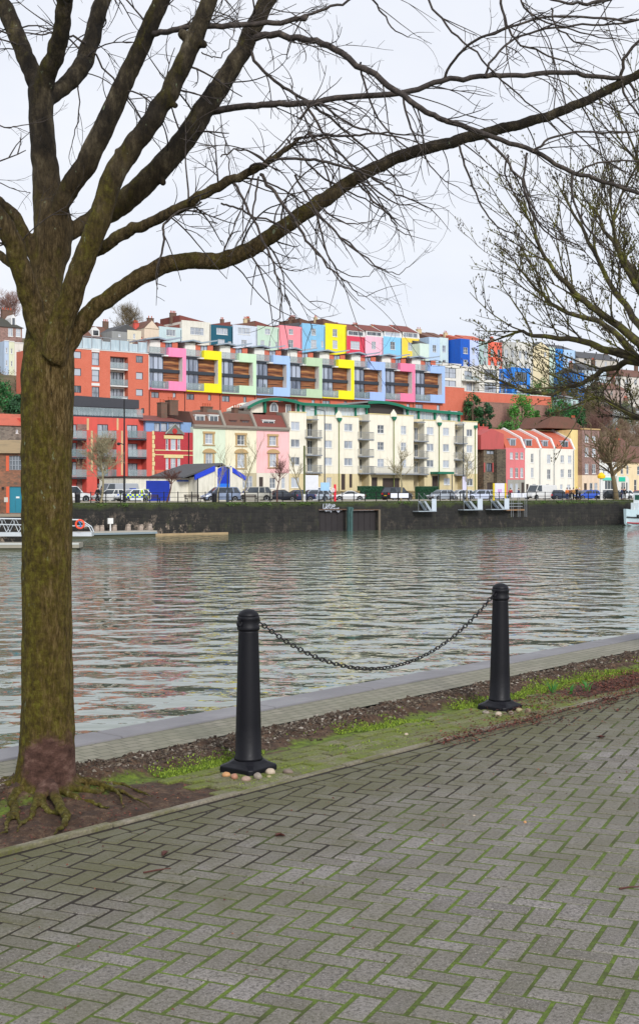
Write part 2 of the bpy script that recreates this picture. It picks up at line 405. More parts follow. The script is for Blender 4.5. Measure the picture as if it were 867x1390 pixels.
# houses above the brick block, further back
b = Bld('detached_house', 'grey and cream cottage with low roof above the orange brick flats', 'house', 152, 118, 24)
f = b.facade(152, 173, 450, paint('#8f9190'), [(161,453,164,457,1,1)], 8)
g = b.facade(173.2, 192, 448.5, paint('#d8cfb8'), [(181,453,184,460,1,2)], 8)
b.part('roof', MB().prism_y([(f['a'],f['zt']+.01),(g['b'],g['zt']-.4),(g['a'],f['zt']+1.7)], .1, 8.2), SLATE)
b = Bld('long_roofed_house', 'low brown house with a long tiled roof behind the roof terrace', 'house', 108, 122, 24)
f = b.facade(108, 152, 458, BRST, [(118,460,124,466),(134,461,140,467)], 8)
b.pitched(f['a'], f['b'], f['zt'], 0, 8, 2.9, BRR)
b.chimney(2.5, 4, f['zt']+3, 1.4); b.chimney(8.2, 4, f['zt']+2.8, 1.2)
d = MB().prism_y([(3.0,f['zt']+.3),(4.8,f['zt']+.3),(4.8,f['zt']+1.6),(3.9,f['zt']+2.3),(3.0,f['zt']+1.6)], .2, 3)
dm = b.part('dormer', d, TRIM); b.part('pane', MB().box(3.3, 4.5, .15, .2, f['zt']+.5, f['zt']+1.5), GLASSD, parent=dm)
b = Bld('chimney_house', 'small house with a tall red chimney stack left of the beige gable', 'house', 190, 126, 24)
f = b.facade(189, 199, 458, CORAL, [(192,462,195,467,1,2)], 6); b.pitched(f['a'], f['b'], f['zt'], 0, 6, 1, RDR)
b.chimney((f['a']+f['b'])/2, 3, f['zt']+1.8, 1.1, .8, 1.5, 3, REDP)

# ================================================================ modern coloured row
OM = 76; ZM = 9.0
units = [(202.3,250,472,530,'#f58bb4','pink','at the left end of the modern row'), (250,298,475.8,532.6,'#f6e61a','yellow','second from the left, beside the pink one'),
 (298,345,479.6,535.3,'#c6e4c0','mint green','third from the left, between yellow and pale blue'), (345,390.6,482.3,537.6,'#a5c4ee','pale blue','above the arched green roof'),
 (390.6,434.2,485.2,539.6,'#b9d3ae','sage green','left of the second yellow one'), (434.2,477.5,487.9,541.6,'#f7ea16','lemon yellow','in the middle of the modern row'),
 (477.5,519.2,490.7,543.4,'#a2bdf0','powder blue','between lemon yellow and pink'), (519.2,560,493,545,'#f07fa4','rose pink','second from the right end of the modern row'),
 (560,600.3,495.6,546.6,'#9fbdec','light blue','at the right end of the modern row')]
zt_ = sum(ZZ((a+b)/2, t, OM) for a, b, t, _, _, _, _ in units)/9; zb_ = sum(ZZ((a+b)/2, y, OM) for a, b, _, y, _, _, _ in units)/9
print('modern row z', zt_, zb_, [round(ZZ((a+b)/2, t, OM), 1) for a, b, t, _, _, _, _ in units])
m, t, bs = nt('cedar_cladding')
w = N(t, 'ShaderNodeTexNoise', Scale=1.0, Detail=3); t.links.new(coords(t, (.25,.25,3.2)), w.inputs['Vector'])
t.links.new(ramp(t, w.outputs['Fac'], [(.32, hx('#33190f')), (.5, hx('#86502e')), (.68, hx('#b8844f'))]), bs.inputs['Base Color']); bs.inputs['Roughness'].default_value = .45
CEDAR = m
def modern(i, x0, x1, yt, yb, col, cname, where):
    b = Bld('terraced_townhouse', 'modern townhouse with %s balcony frame %s' % (cname, where), 'house', x0, OM, ZM, 'modern townhouses with coloured frames on the hillside')
    w = b.X(x1); zt = b.Z((x0+x1)/2, yt); zb = b.Z((x0+x1)/2, yb); H = zt-zb
    cm = paint(col, .6, .08)
    q = lambda k: zb+H*k
    # brick base
    f = b.facade(x0, x1, yb, ORB, [(x0+3.3, yb+2.2, x0+13.6, yb+10, 2, 1, 'dark'), (x0+32.5, yb+3, x0+36.5, yb+11, 1, 1, 'dark')], 9, ztop=zb-.01, name='brick_base')
    b.part('drainpipe', MB().tube([(.12,-.07,0),(.12,-.07,zb-.1)], .06, 6), BLACKM)
    # glazed wall set back
    y = .5; gx = w*.44
    b.part('side_wall', MB().box(.005, .12, .05, 9, zb, q(.8)), WHITE)
    b.part('back_wall', MB().box(.125, w-.015, y+.15, 9, zb+.01, q(.82)), WHITE)
    for sp_ in ((.13, w*.52, y-.3, y+.1, q(.79), q(.86)), (.13, w*.89, y-.32, y+.1, q(.42), q(.495)), (.13, gx, y-.3, y+.1, q(.0), q(.05))): b.part('spandrel', MB().box(*sp_), DGREY)
    for za, zc in ((.05, .42), (.495, .79)):
        m = MB(); n = 3
        for k in range(n+1):
            x = .2+(gx-.25)*k/n; m.box(x-.05, x+.05, y-.08, y+.1, q(za), q(zc))
        wd = b.part('window', m, DGREY)
        for k in range(n):
            xa = .2+(gx-.25)*k/n+.05; xb = .2+(gx-.25)*(k+1)/n-.05
            b.part('pane', MB().quad((xa,y,q(za)),(xb,y,q(za)),(xb,y,q(zc)),(xa,y,q(zc))), GLASSB, parent=wd)
    b.part('timber_cladding', MB().box(gx+.02, w*.885, y-.05, y+.12, q(.2), q(.8)), CEDAR)
    # coloured C-shaped frame
    fx = w*.5
    p = [(.12,0),(w-.02,0),(w-.02,H),(fx,H),(fx,H*.79),(w*.9,H*.79),(w*.9,H*.215),(fx,H*.215),(fx,H*.045),(.12,H*.045)]
    b.part('balcony_frame', MB().prism_y([(x, zb+z) for x, z in p], -.75, y+.14), cm)
    b.part('reveal', MB().box(w*.9-.035, w*.9-.004, -.7, y+.1, q(.22), q(.785)), TRIM)
    b.balcony(.14, fx-.03, q(.05), y-.32, .95, 1.1, False)
    b.part('soffit', MB().box(fx-.9, fx-.005, -.7, y+.1, q(.79), q(.82)), TRIM)
    # roof terrace and butterfly-roofed penthouse set back
    b.part('terrace_floor', MB().box(.13, w-.03, .66, 9, q(.83), q(.865)), GREYM)
    b.balcony(.14, fx-.03, q(.865), y+.45, .95, 1.0, False)
    yp = 2.2; z0 = q(.866); hp = 2.75
    b.part('penthouse_wall', MB().box(w*.2, w*.5, yp, 8.5, z0, z0+hp*.92), WHITE)
    b.part('brick_pier', MB().box(w*.5+.01, w*.64, yp-.05, yp+1, z0, z0+hp*.82).box(w*.84, w*1.0, yp, 8.4, z0, z0+hp*.86), ORB)
    pw = b.part('window', MB().box(w*.64+.01, w*.84-.01, yp+.1, yp+.2, z0, z0+hp*.82), DGREY)
    b.part('pane', MB().box(w*.66, w*.735, yp+.06, yp+.098, z0+.1, z0+hp*.76).box(w*.75, w*.825, yp+.06, yp+.098, z0+.1, z0+hp*.76), GLASSB, parent=pw)
    zr = z0+hp
    b.part('butterfly_roof', MB().prism_y([(w*.02,zr-.4),(w*.36,zr+.05),(w*.6,zr-.3),(w*1.04,zr+.35),(w*1.05,zr+.6),(w*.6,zr-.02),(w*.36,zr+.3),(w*.02,zr-.16)], 1.2, 8.8), plain('zinc_roof', hx('#93a0ac'), .5, .1))
    if i in (3, 6, 5): 
        pt = b.part('balcony_plant', MB().tube([(w*.3,-.1,q(.05)),(w*.31,-.1,q(.25))], .04, 5), plain('stem', (.08,.05,.02,1)))
        lf = MB(); rr = random.Random(i)
        for k in range(40):
            a = rr.uniform(0, 2*PI); r = rr.uniform(.1, .4); zz = q(.25)+rr.uniform(-.25, .3)
            c = Vector((w*.31+r*math.cos(a), -.1+r*math.sin(a)*.6, zz)); d = Vector((math.cos(a), math.sin(a)*.6, -.3))*.22; e = Vector((-d.y, d.x, .06)).normalized()*.04
            lf.quad(c-d, c+e, c+d, c-e)
        b.part('leaves', lf, plain('plant_leaf', hx('#4f7a2c'), .6), parent=pt)
    return b
for i, u in enumerate(units): modern(i, *u)

# orange brick apartment block
b = Bld('apartment_block', 'orange brick flats with recessed balconies and glass roof terrace on the hillside', 'apartment block', 60, OM, 8)
W = [(100.4,477,110.5,486.5,1,1,'dark'),(100.4,500,110.5,510,1,1,'dark'),(100.4,523.4,110.5,533,1,1,'dark'),(75,476,85,485.5,1,1,'dark'),(75,499,85,509,1,1,'dark'),
     (125,473.8,135,478,1,1,'dark'),(125,478.4,135,496,1,2,'dark'),(125,502,135,518,1,2,'dark'),(125,525,135,541.5,1,2,'dark'),
     (184.8,483,194.2,492.5,1,1,'dark'),(184.8,505.4,194.2,515,1,1,'dark'),(184.8,528.3,194.2,537.3,1,1,'dark'),(192,554,196,561,1,1,'dark')]
f = b.facade(60, 149.9, 473.5, ORB, [w for w in W if w[0] < 150], 11)
f2 = b.facade(174.2, 201.9, 473.5, ORB, [w for w in W if w[0] > 170], 11, ztop=f['zt'])
f3 = b.facade(150, 174.1, 480, WHITE, [(150.6,482,168,500,4,1,'dark'),(150.6,505.4,168,523,4,1,'dark'),(150.6,528,168,543.5,4,1,'dark')], 9, oo=1.3, ztop=f['zt']-.9, name='recessed_wall')
b.part('lintel', MB().box(f['b']+.005, f2['a']-.005, 0, 9, f['zt']-.85, f['zt']), ORB)
for y in (500.6, 523.4, 546):
    b.balcony(f['b']+.02, f2['a']-.02, b.Z(162, y), 1.28, 1.25, 1.05, False, slab=TRIM)
for y in (498.4, 520): b.part('white_panel', MB().box(b.X(124.6), b.X(135.4), -.03, -.004, b.Z(130, y+3.6), b.Z(130, y)), TRIM)
b.part('white_panel', MB().box(b.X(124.6), b.X(135.4), -.03, -.004, b.Z(130, 478), b.Z(130, 473.2)), TRIM)
b.part('coping', MB().box(f['a'], f2['b'], -.08, .3, f['zt']+.005, f['zt']+.14), TRIM)
zz = f['zt']+.15; m = MB(); r = MB(); xa, xb = f['a'], f2['b']; n = 11
for k in range(n+1):
    x = xa+.1+(xb-xa-.2)*k/n; r.box(x-.05, x+.05, .35, .45, zz, zz+2.1)
    if k < n: m.box(x+.08, x+(xb-xa)/n-.08, .38, .42, zz+.1, zz+(1.9 if k % 3 else 1.5))
r.box(xa, xb, .36, .44, zz+2.1, zz+2.2)
rt = b.part('roof_screen', r, GREYM); b.part('glass_panel', m, glassm('pale_screen_glass', (.35,.45,.5,1), (.62,.7,.72,1)), parent=rt)
b.part('penthouse', MB().box(xa+2, xb-12, 4, 10, zz, zz+2.6), WHITE)
b.part('penthouse_roof', MB().box(xa+1.5, xb-11.5, 3.2, 10.5, zz+2.61, zz+2.8), plain('zinc_roof', hx('#7d8b99'), .4, .3))

# white and blue modern houses on the hill wall
OW = 99
def cube_house(x0, x1, yt, yb, col, wins, left=None, label='', leftwins=()):
    b = Bld('flat_roofed_house', label, 'house', x0, OW, 16)
    xs = left or x0
    f = b.facade(xs, x1, yt, paint(col), [w+('dark',) for w in wins], 9)
    b.part('coping', MB().box(f['a']-.05, f['b']+.05, -.08, .25, f['zt']+.005, f['zt']+.2), TRIM if 'blue' not in label else paint(col))
    if left:
        g = b.facade(x0, left, yt+.8, paint(col), [w+('dark',) for w in leftwins], 7.4, oo=1.6, name='recessed_wall')
        zs = b.Z((x0+left)/2, (yt+yb)/2+1)
        b.balcony(g['a'], f['a']-.02, zs, 1.58, 1.5, 1.0, False, slab=paint(col))
    return b
cube_house(600.4, 625.3, 494.5, 525, '#dedcd3', [(600.8,499,618.3,513,2,2),(600.8,516.5,618.3,525,2,1)], None, 'white flat-roofed house with two wide windows beside the end of the coloured row')
cube_house(625.6, 677, 497, 533, '#dedcd3', [(656.7,501.7,673.5,515.9,3,2),(656.9,519,673.5,532.5,3,2)], 650, 'white flat-roofed house with balcony beside the bright blue box house', [(629.8,503.5,640,514.5,2,1),(632.5,519,640,531,1,1),(641.5,519,649.5,531,1,1)])
cube_house(677.4, 719, 500.5, 536, '#2d83dd', [(698,505,714.8,518.3,3,2),(701,522,714.8,536,3,2)], 694, 'bright blue box house with grid windows above the orange brick wall', [(678.5,506,683.5,516,1,1),(679,521.5,684.5,534,1,1),(686,521.5,692.5,534,1,1)])

# boundary walls on the slope
def slope_wall(name, label, x0, x1, yt, o, zb, mt, thick=.6, cope=None):
    b = Bld(name, label, 'wall', x0, o, zb)
    z = b.Z((x0+x1)/2, yt)
    b.part('wall', MB().box(0, b.X(x1), 0, thick, 0, z), mt)
    b.part('coping', MB().box(-.05, b.X(x1)+.05, -.06, thick+.06, z+.004, z+.15), cope or TRIM)
    return b
slope_wall('retaining_wall', 'tall orange brick wall end right of the coloured row', 600.5, 629.8, 525.5, 82, 8, ORB, 6)
slope_wall('retaining_wall', 'long low orange brick wall below the bright blue box house', 630, 748, 535, 86, 12, ORB)
slope_wall('retaining_wall', 'old brown brick retaining wall half covered by ivy', 630, 745, 548, 82, 6, OLDB, .8, OLDB)
# ================================================================ front row
OF = 36
# lower red apartment building
b = Bld('apartment_building', 'red rendered flats with cream stripes and steel balconies behind the police car', 'apartment building', 62, OF)
X, Z = b.X, b.Z
cols = [(118,132,584),(158.5,173.5,584),(199.2,206.5,586)]
f = b.facade(62, 206.4, 566.5, REDP, [(94,576,104.5,593,2,1,'dark'),(94,601,104.5,619,2,1,'dark'),(94,627,104.5,645,2,1,'dark'),(132.5,576,147,594,2,1,'dark'),(132.5,601,147,619,2,1,'dark'),(132.5,627,147,646,2,1,'dark'),
  (172.5,577,187,594.5,2,1,'dark'),(173.7,602.3,187,620.5,2,1,'dark'),(173.7,629,187,646,2,1,'dark'),(70,576,82,593,2,1,'dark'),(70,601,82,619,2,1,'dark'),(132.5,656,147,672,2,1,'dark'),(104,655,116,673,1,1,'blank'),(178,655,190,670,2,1,'dark')], 11, oo=1.4)
for a, c, y in cols: b.part('column', MB().box(X(a), X(c), 0, 1.38, 0 if c < 200 else 0, Z((a+c)/2, y)), REDP)
for a, c, y0, y1 in ((118,120.8,567,584.5),(158.6,161,567,584.5)): b.part('cream_stripe', MB().box(X(a,1.4), X(c,1.4), 1.36, 1.396, Z(a,y1), Z(a,y0)), BEIGE)
for a, c, y0, y1 in ((123.6,126.2,584.6,640),(164.6,167,584.6,645)): b.part('cream_stripe', MB().box(X(a), X(c), -.03, -.004, Z(a,y1), Z(a,y0)), BEIGE)
for a, c in ((82,117.5),(132.5,158),(174,198.8)):
    for y in (595.3, 620.7, 648):
        b.balcony(X(a), X(c), Z((a+c)/2, y), 1.38, 1.5, 1.05, False, slab=DGREY)
b.part('stone_panel', MB().box(X(105,1.4), X(117.6,1.4), 1.34, 1.395, 0, Z(110,575)), BRST)
zt = f['zt']
p = b.facade(70, 186, 553, plain('penthouse_frame', (.5,.55,.55,1), .4), [(94+15*k, 554.5, 107+15*k, 566, 3, 1, 'dark') for k in range(6)], 7, oo=3.2, zbot=zt+.01, name='penthouse_wall')
b.part('penthouse_roof', MB().prism_y([(X(84,2),p['zt']+.01),(X(190,2),p['zt']+.01),(X(190,2),p['zt']+1.25),(X(105,2),p['zt']+1.45),(X(84,2),p['zt']+.3)], 2.2, 10.5), plain('dark_cladding', hx('#3b3c42'), .6))
b.balcony(X(80,1.4), X(195,1.4), zt+.01+.2, 2.75, 1.2, 1.1, False, slab=DGREY)
# red victorian house
b = Bld('victorian_house', 'bright red brick Victorian house with grey pediment and cream lintels', 'house', 206.5, OF)
X, Z = b.X, b.Z
RB = brickm('bright_red_brick', hx('#bf3038'), hx('#a82a32'), hx('#a8444a'), blot=hx('#962a30'))
CRM = plain('cream_stonework', hx('#d6c58e'), .7)
f = b.facade(206.5, 262, 586.5, RB, [(225.3,595.8,228.8,610.5,1,2),(232,595.8,238.8,610.5,1,2),(241,595.8,245,610.5,1,2),(225.3,621.8,229,636.5,1,2),(232,621.8,238.6,636.8,2,2),(241,621.8,245,636.5,1,2)], 10, ybot=638)
zb = f['zb']
b.facade(206.5, 262, 645, paint('#cdbf9d'), [(214,651,226,668,2,2),(236,650,243,672,1,1,'door'),(248,652,257,668,2,2)], 10, zbot=0, ztop=zb-.01, name='ground_floor')
b.part('skirt_roof', MB().prism_x([(-1.1, Z(234,646)), (-.004, Z(234,646)), (-.004, Z(234,638))], X(210), X(260)), ORR)
for y0, y1, a, c in ((591,595.6,222.5,248.5),(617.5,621.6,222.5,248.5),(610.7,612,210.4,262),(617,618.2,210.4,262)):
    b.part('cream_band', MB().box(X(a), X(c), -.12 if a > 215 else -.05, -.004, Z(234,y1), Z(234,y0)-.003*a/200), CRM)
for k in range(9):
    b.part('quoin', MB().box(X(206.6), X(210.3 if k % 2 else 209.2), -.07, -.004, Z(208,638)+.62*k, Z(208,638)+.62*k+.56), CRM)
b.part('drainpipe', MB().tube([(X(256),-.1,0),(X(256),-.1,f['zt'])], .07, 6), BLACKM)
z = f['zt']
pd = b.part('pediment', MB().prism_y([(X(224),z-.25),(X(248),z-.25),(X(236),Z(236,577))], -.3, .3), plain('grey_render', hx('#6d706c'), .8))
b.part('pediment_moulding', MB().tube([(X(223.5),-.33,z-.3),(X(236),-.33,Z(236,576)),(X(248.5),-.33,z-.3)], .13, 4), plain('grey_trim', hx('#8d9088'), .7), parent=pd)
b.part('rosette', MB().lathe([(.42,0),(.36,-.08)], (X(236), -.3, Z(236,585.5)), 10, axis='y'), plain('rosette_red', hx('#b02a26'), .7), parent=pd)
l = b.facade(198, 260, 572.5, plain('loft_cladding', hx('#7d9cc4'), .5), [(209.5,574,217.5,586,1,1,'dark'),(218.5,574,227,586,1,1,'dark'),(229,574,245.5,586,2,1,'dark')], 6, oo=.8, zbot=z+.01, name='loft_wall')
b.part('roof', MB().prism_x([(.3, l['zt']+.01), (9.5, l['zt']+.01), (5.2, Z(225,561.5))], X(195), X(252)), RDR)
b.chimney(X(239.5), 4, Z(239,553), 1.0, 1.2, .8, 2); b.chimney(X(252.5), 4, Z(252,548), 1.4, 1.4, .6, 3)

# victorian painted houses
def dormer(b, x0, x1, y0, y1, oo, nx=2, mt=None, depth=2.5):
    a, c, zl, zh = b.X(x0, oo), b.X(x1, oo), b.Z((x0+x1)/2, y1, oo), b.Z((x0+x1)/2, y0, oo)
    d = b.part('dormer', MB().box(a, c, oo, oo+depth, zl, zh).box(a-.1, c+.1, oo-.1, oo+depth, zh+.005, zh+.12), mt or TRIM)
    b.part('pane', MB().box(a+.15, (a+c)/2-.04, oo-.03, oo-.004, zl+.2, zh-.12).box((a+c)/2+.04, c-.15, oo-.03, oo-.004, zl+.2, zh-.12), GLASSD, parent=d)
def surround(b, x0, x1, y0, y1, arch=False):
    X, Z = b.X, b.Z; xm = (x0+x1)/2
    a, c, zl, zh = X(x0), X(x1), Z(xm, y1), Z(xm, y0)
    m = MB().box(a-.28, a-.02, -.1, -.004, zl, zh).box(c+.02, c+.28, -.1, -.004, zl, zh).box(a-.4, c+.4, -.16, -.004, zl-.25, zl-.12)
    if not arch: m.box(a-.38, c+.38, -.18, -.004, zh+.005, zh+.3)
    else:
        w = (c-a)/2+.5; xc = (a+c)/2; p = [(xc-w, zh+.1)]+[(xc+w*math.cos(PI-PI*k/8), zh+.1+.62*math.sin(PI*k/8)) for k in range(1, 8)]+[(xc+w, zh+.1)]
        m.prism_y(p[::-1], -.22, -.004); m.box(xc-w-.05, xc+w+.05, -.26, -.23, zh+.1, zh+.24)
    b.part('window_surround', m, STONET)
def vict(x0, x1, col, label, w1, w2, ybr, roofm_, dorm, gl=(), low='#cfc6ac'):
    b = Bld('victorian_house', label, 'house', x0, OF)
    X, Z = b.X, b.Z
    zc = Z((x0+x1)/2, ybr)
    zs = Z((x0+x1)/2, 642)
    f = b.facade(x0, x1, 0, paint(col), [w1+(2,2), w2+(2,2)], 10, ztop=zc, zbot=zs)
    b.facade(x0, x1, 0, paint(low), list(gl), 10, ztop=zs-.01, zbot=0, name='ground_floor')
    surround(b, w1[0], w1[2], w1[1], w1[3]); surround(b, w2[0], w2[2], w2[1], w2[3], True)
    b.part('cornice', MB().box(f['a'], f['b'], -.35, .3, zc+.005, zc+.35).box(f['a'], f['b'], -.2, -.004, zc-.2, zc), plain('grey_stonework', hx('#8d857a'), .85))
    z1 = zc+.36; zr = Z((x0+x1)/2, ybr-22)
    a, c = f['a'], f['b']
    b.part('roof', MB().prism_x([(.25,z1),(9.8,z1),(8.6,z1+2.3),(5,zr+.2),(1.6,z1+1.9)], a+.3, c-.3), roofm_)
    b.part('party_wall', MB().prism_x([(-.1,z1),(9.9,z1),(8.7,z1+2.6),(5,zr+.65),(1.4,z1+2.3)], c-.28, c+.12), plain('grey_stonework', hx('#8d857a'), .85))
    for d in dorm: dormer(b, d[0], d[1], d[2], d[3], .7, mt=d[4] if len(d) > 4 else None)
    b.chimney(c-.1, 5, zr, 1.6, .9, .9, 4)
    return b
vict(262.3, 306, '#d3dec6', 'pale green Victorian house with stone window surrounds beside the red brick one', (278.3,588.5,288.5,602.5), (279,615.5,288.6,631), 580, BRR, [(265.5,278,564,577),(284,296.5,564,577)], [(268,648,276,664,2,2)])
vict(306.2, 348.2, '#e6e0c4', 'cream Victorian house between the pale green and the pink ones', (321.8,590.5,332,604), (322,615.8,332,634.5), 581.5, BRR, [(312,321,571,577.5,plain('dormer_brown', hx('#5a3a34'))),(327.7,338,571,577.5,plain('dormer_brown', hx('#5a3a34')))], [(327.8,646,343,662.5,3,2)], '#b9ae90')
vict(348.4, 392.2, '#f0bcbc', 'pink Victorian house with dark red roof beside the cream flats', (365.3,592,374.8,604.5), (365.8,616,375,633.5), 583, RDR, [(356.5,372.5,571,577.5)], [(351.7,647.5,357.3,666,1,1,'blank'),(366,648.5,374,663,2,2),(382,648,387,663,1,2)], '#ddd5c6')

# cream apartment building
b = Bld('apartment_building', 'long cream apartment building with steel balconies and green trim', 'apartment building', 392.4, OF)
X, Z = b.X, b.Z
CR = paint('#e8e2d0', .75, .14); GRD = paint('#d6c69c')
CW = 'dark'
def sect(x0, x1, yt, wins, oo, gwins=(), pitch=None):
    zs = Z((x0+x1)/2, 643, oo)
    f = b.facade(x0, x1, yt, CR, wins, 11-oo, oo=oo, zbot=zs)
    b.facade(x0, x1, yt, GRD, gwins, 11-oo, oo=oo, zbot=0, ztop=zs-.01, name='ground_floor')
    b.part('coping', MB().box(f['a']-.04, f['b']+.04, oo-.08, oo+.3, f['zt']+.005, f['zt']+.14), CRM)
    if pitch:
        xp = X(pitch, oo); z = f['zt']
        b.part('gablet', MB().prism_y([(xp-.62,z-.3),(xp+.62,z-.3),(xp+.62,z+.25),(xp,z+.95),(xp-.62,z+.25)], oo-.16, oo-.09), CR)
        hd = b.part('drainpipe', MB().tube([(xp,oo-.22,.3),(xp,oo-.22,z-.6)], .07, 6), plain('olive_pipe', hx('#76803c'), .5))
        b.part('hopper', MB().prism_y([(xp-.38,z-.25),(xp+.38,z-.25),(xp+.36,z-.5),(xp+.1,z-.85),(xp-.1,z-.85),(xp-.36,z-.5)][::-1], oo-.5, oo-.1), GREENM, parent=hd)
    return f
def rows(x0, x1, ys, nx=2, ny=1): return [(x0, a, x1, c, nx, ny) for a, c in ys]
sect(392.5, 415.8, 560, rows(394.8,406.8,[(572.3,584),(596.3,607),(620.3,631.3)]), .0, rows(395,406,[(648,662)]))
fA = sect(431, 487, 565.2, rows(440.4,450.6,[(574.6,584),(597.8,608),(621,631.5)])+rows(467,478.3,[(575.2,585.2),(598.3,608.7),(621.8,632)]), .0, [(443,648,450,662,2,1),(463,643.5,468.5,665,1,1,'blank'),(474,643.5,478,662,1,1,'blank')], 459)
fB = sect(501, 561, 563.5, rows(512,521,[(576.8,588.3),(599.8,611),(622.8,633.8)],2,2)+rows(543.8,551.2,[(578,589.5),(600.6,612),(623.3,634.5)],2,2), -.5, [(504,648,512,662,1,1,'blank'),(519,649,542,668,1,1,'blank')], 533.2)
fC = sect(575.5, 617, 571.5, rows(578.8,588.2,[(579.8,590.2),(602.2,612.3),(624.3,634)])+rows(600.8,609.2,[(580.5,591),(602.8,613),(624.8,634.8)]), .0, [(586,646,594,668,1,1,'blank'),(602,649,610.5,658,2,1)], 594.6)
fD = sect(628.2, 647.5, 572.8, rows(632.7,640.8,[(582.8,592.3),(604.2,614.2),(625.7,635.5)]), .0, rows(633,641.5,[(649.5,659.5)]))
b.part('drainpipe', MB().tube([(X(644),-.12,.3),(X(644),-.12,Z(644,581))], .07, 6), plain('olive_pipe', hx('#76803c'), .5))
b.part('hopper', MB().box(X(642.5), X(645.5), -.4, -.02, Z(644,581.5), Z(644,577.5)), GREENM)
for (x0, x1, yt, doors, slabs) in ((415.9,430.9,565,(417,424.8,[(574.3,592.5),(598,616.5),(621.5,640)]),(593.3,617.3,641)),
                            (487.1,500.9,567,(488,495.8,[(577,595),(600,617.5),(623,637)]),(596,619,642)),
                            (561.1,575.4,569,(561.8,567.2,[(580.5,597.5),(603,620),(626,642)]),(598.3,621,643.3)),
                            (617.1,628.1,572.5,(617.6,621.8,[(583,600.5),(605.5,622.5),(628,643)]),(601.3,623.5,644))):
    f = b.facade(x0, x1, yt, paint('#cfc2a0'), [(doors[0], a, doors[1], c, 2, 1) for a, c in doors[2]], 9.6, oo=1.4, name='recessed_wall', glass=GLASSD)
    for y in slabs: b.balcony(X(x0)-.3, X(x1)+.5, Z((x0+x1)/2, y), 1.38, 2.0, 1.05, True)
    b.part('balcony_canopy', MB().box(X(x0+1), X(x1-1), -.5, 1.3, f['zt']-.7, f['zt']-.55), GREYM)
b.balcony(X(499), X(567), Z(533,642.7,-.5), -.52, 1.5, 1.05, True)
b.part('entrance_canopy', MB().box(X(583.5), X(605), -2.0, -.01, Z(594,643.6), Z(594,640.6)), GREENM)
b.part('canopy_post', MB().tube([(X(584.5),-1.8,0),(X(584.5),-1.8,Z(594,644))], .08, 6), DGREY); b.part('canopy_post', MB().tube([(X(603),-1.8,0),(X(603),-1.8,Z(594,644))], .08, 6), DGREY)
# glazed penthouse with curved green-edged roofs
def pent(x0, x1, ytop, ybot, posts, oo=2.6):
    a, c = X(x0, oo), X(x1, oo); zl = min(fA['zt'], fC['zt'])-.1; zh = Z((x0+x1)/2, ytop, oo)
    m = MB().box(a, c, oo+.1, 9.5, zl, zh)
    pw = b.part('penthouse_glazing', m, glassm('penthouse_glass', (.3,.36,.4,1), (.62,.68,.7,1), .1, .6))
    r = MB()
    n = int((c-a)/.85)
    for k in range(n+1): x = a+(c-a)*k/n; r.box(x-.03, x+.03, oo+.02, oo+.095, zl, zh)
    b.part('mullions', r, TRIM, parent=pw)
    for p in posts: b.part('green_post', MB().box(X(p,oo)-.14, X(p,oo)+.14, oo-.3, oo+.01, zl, zh+.05), GREENM)
pent(402, 498, 549.5, 566, (404,411.5,427.5,455.5,481.5,496.5))
pent(549, 624, 556.5, 572, (552,567,589,608.5,622))
def curved(pts, oo, y1=10.2):
    P = [(X(x, oo), Z(x, y, oo)) for x, y in pts]
    Q = []
    for i in range(len(P)-1):
        for k in range(6):
            t = k/6; p0 = P[max(i-1,0)]; p1 = P[i]; p2 = P[i+1]; p3 = P[min(i+2,len(P)-1)]
            Q.append(tuple(.5*((2*p1[j])+(-p0[j]+p2[j])*t+(2*p0[j]-5*p1[j]+4*p2[j]-p3[j])*t*t+(-p0[j]+3*p1[j]-3*p2[j]+p3[j])*t**3) for j in (0,1)))
    Q.append(P[-1])
    up = [(x, z+.12) for x, z in Q]; dn = [(x, z-.32) for x, z in Q]
    m = MB(); n = len(Q)
    for i in range(n-1):
        a0, a1, c0, c1 = dn[i], dn[i+1], up[i], up[i+1]
        m.prism_y([a0, a1, c1, c0], oo, oo+.18)
    b.part('roof_fascia', m, GREENM)
    m = MB()
    for i in range(n-1): m.prism_y([(Q[i][0],Q[i][1]-.1),(Q[i+1][0],Q[i+1][1]-.1),(up[i+1][0],up[i+1][1]+.04),(up[i][0],up[i][1]+.04)], oo+.182, y1)
    b.part('curved_roof', m, plain('grey_roof_sheet', hx('#9a9a98'), .6))
curved([(337,552.5),(349,546),(362,541.8),(380,541),(398,543.5),(410,547),(425,548.2),(460,550),(502,551)], 1.6, 4.0)
curved([(500,545.5),(515,545),(530,546.5),(545,550),(555,553.5),(580,556.5),(610,559.5),(628,561)], 1.9)
b.part('arched_wall', MB().box(X(362,2.6), X(401.8,2.6), 2.9, 9.6, 0, Z(380,545,2.6)), brickm('dark_red_brick', hx('#7a3a2e'), hx('#6a3026'), hx('#7a5548'), blot=hx('#50281f')))
b.part('curved_end_wall', MB().prism_y([(X(341,2.6),Z(341,560,2.6)),(X(361.8,2.6),Z(361,560,2.6)),(X(361.8,2.6),Z(361,543.5,2.6)),(X(350,2.6),Z(350,547.5,2.6)),(X(341,2.6),Z(341,552,2.6))], 2.7, 9.4), CR)
b.part('green_post', MB().box(X(360.2,2), X(362.8,2), 2.2, 2.6, Z(361,560,2), Z(361,544,2)), GREENM)
xw = X(373,2.6); zw = Z(373,559,2.6)
ar = b.part('arched_window', MB().prism_y([(xw-.75,zw),(xw+.75,zw)]+[(xw+.75*math.cos(PI*k/10),zw+.7+.75*math.sin(PI*k/10)) for k in range(11)], 2.8, 2.88), TRIM)
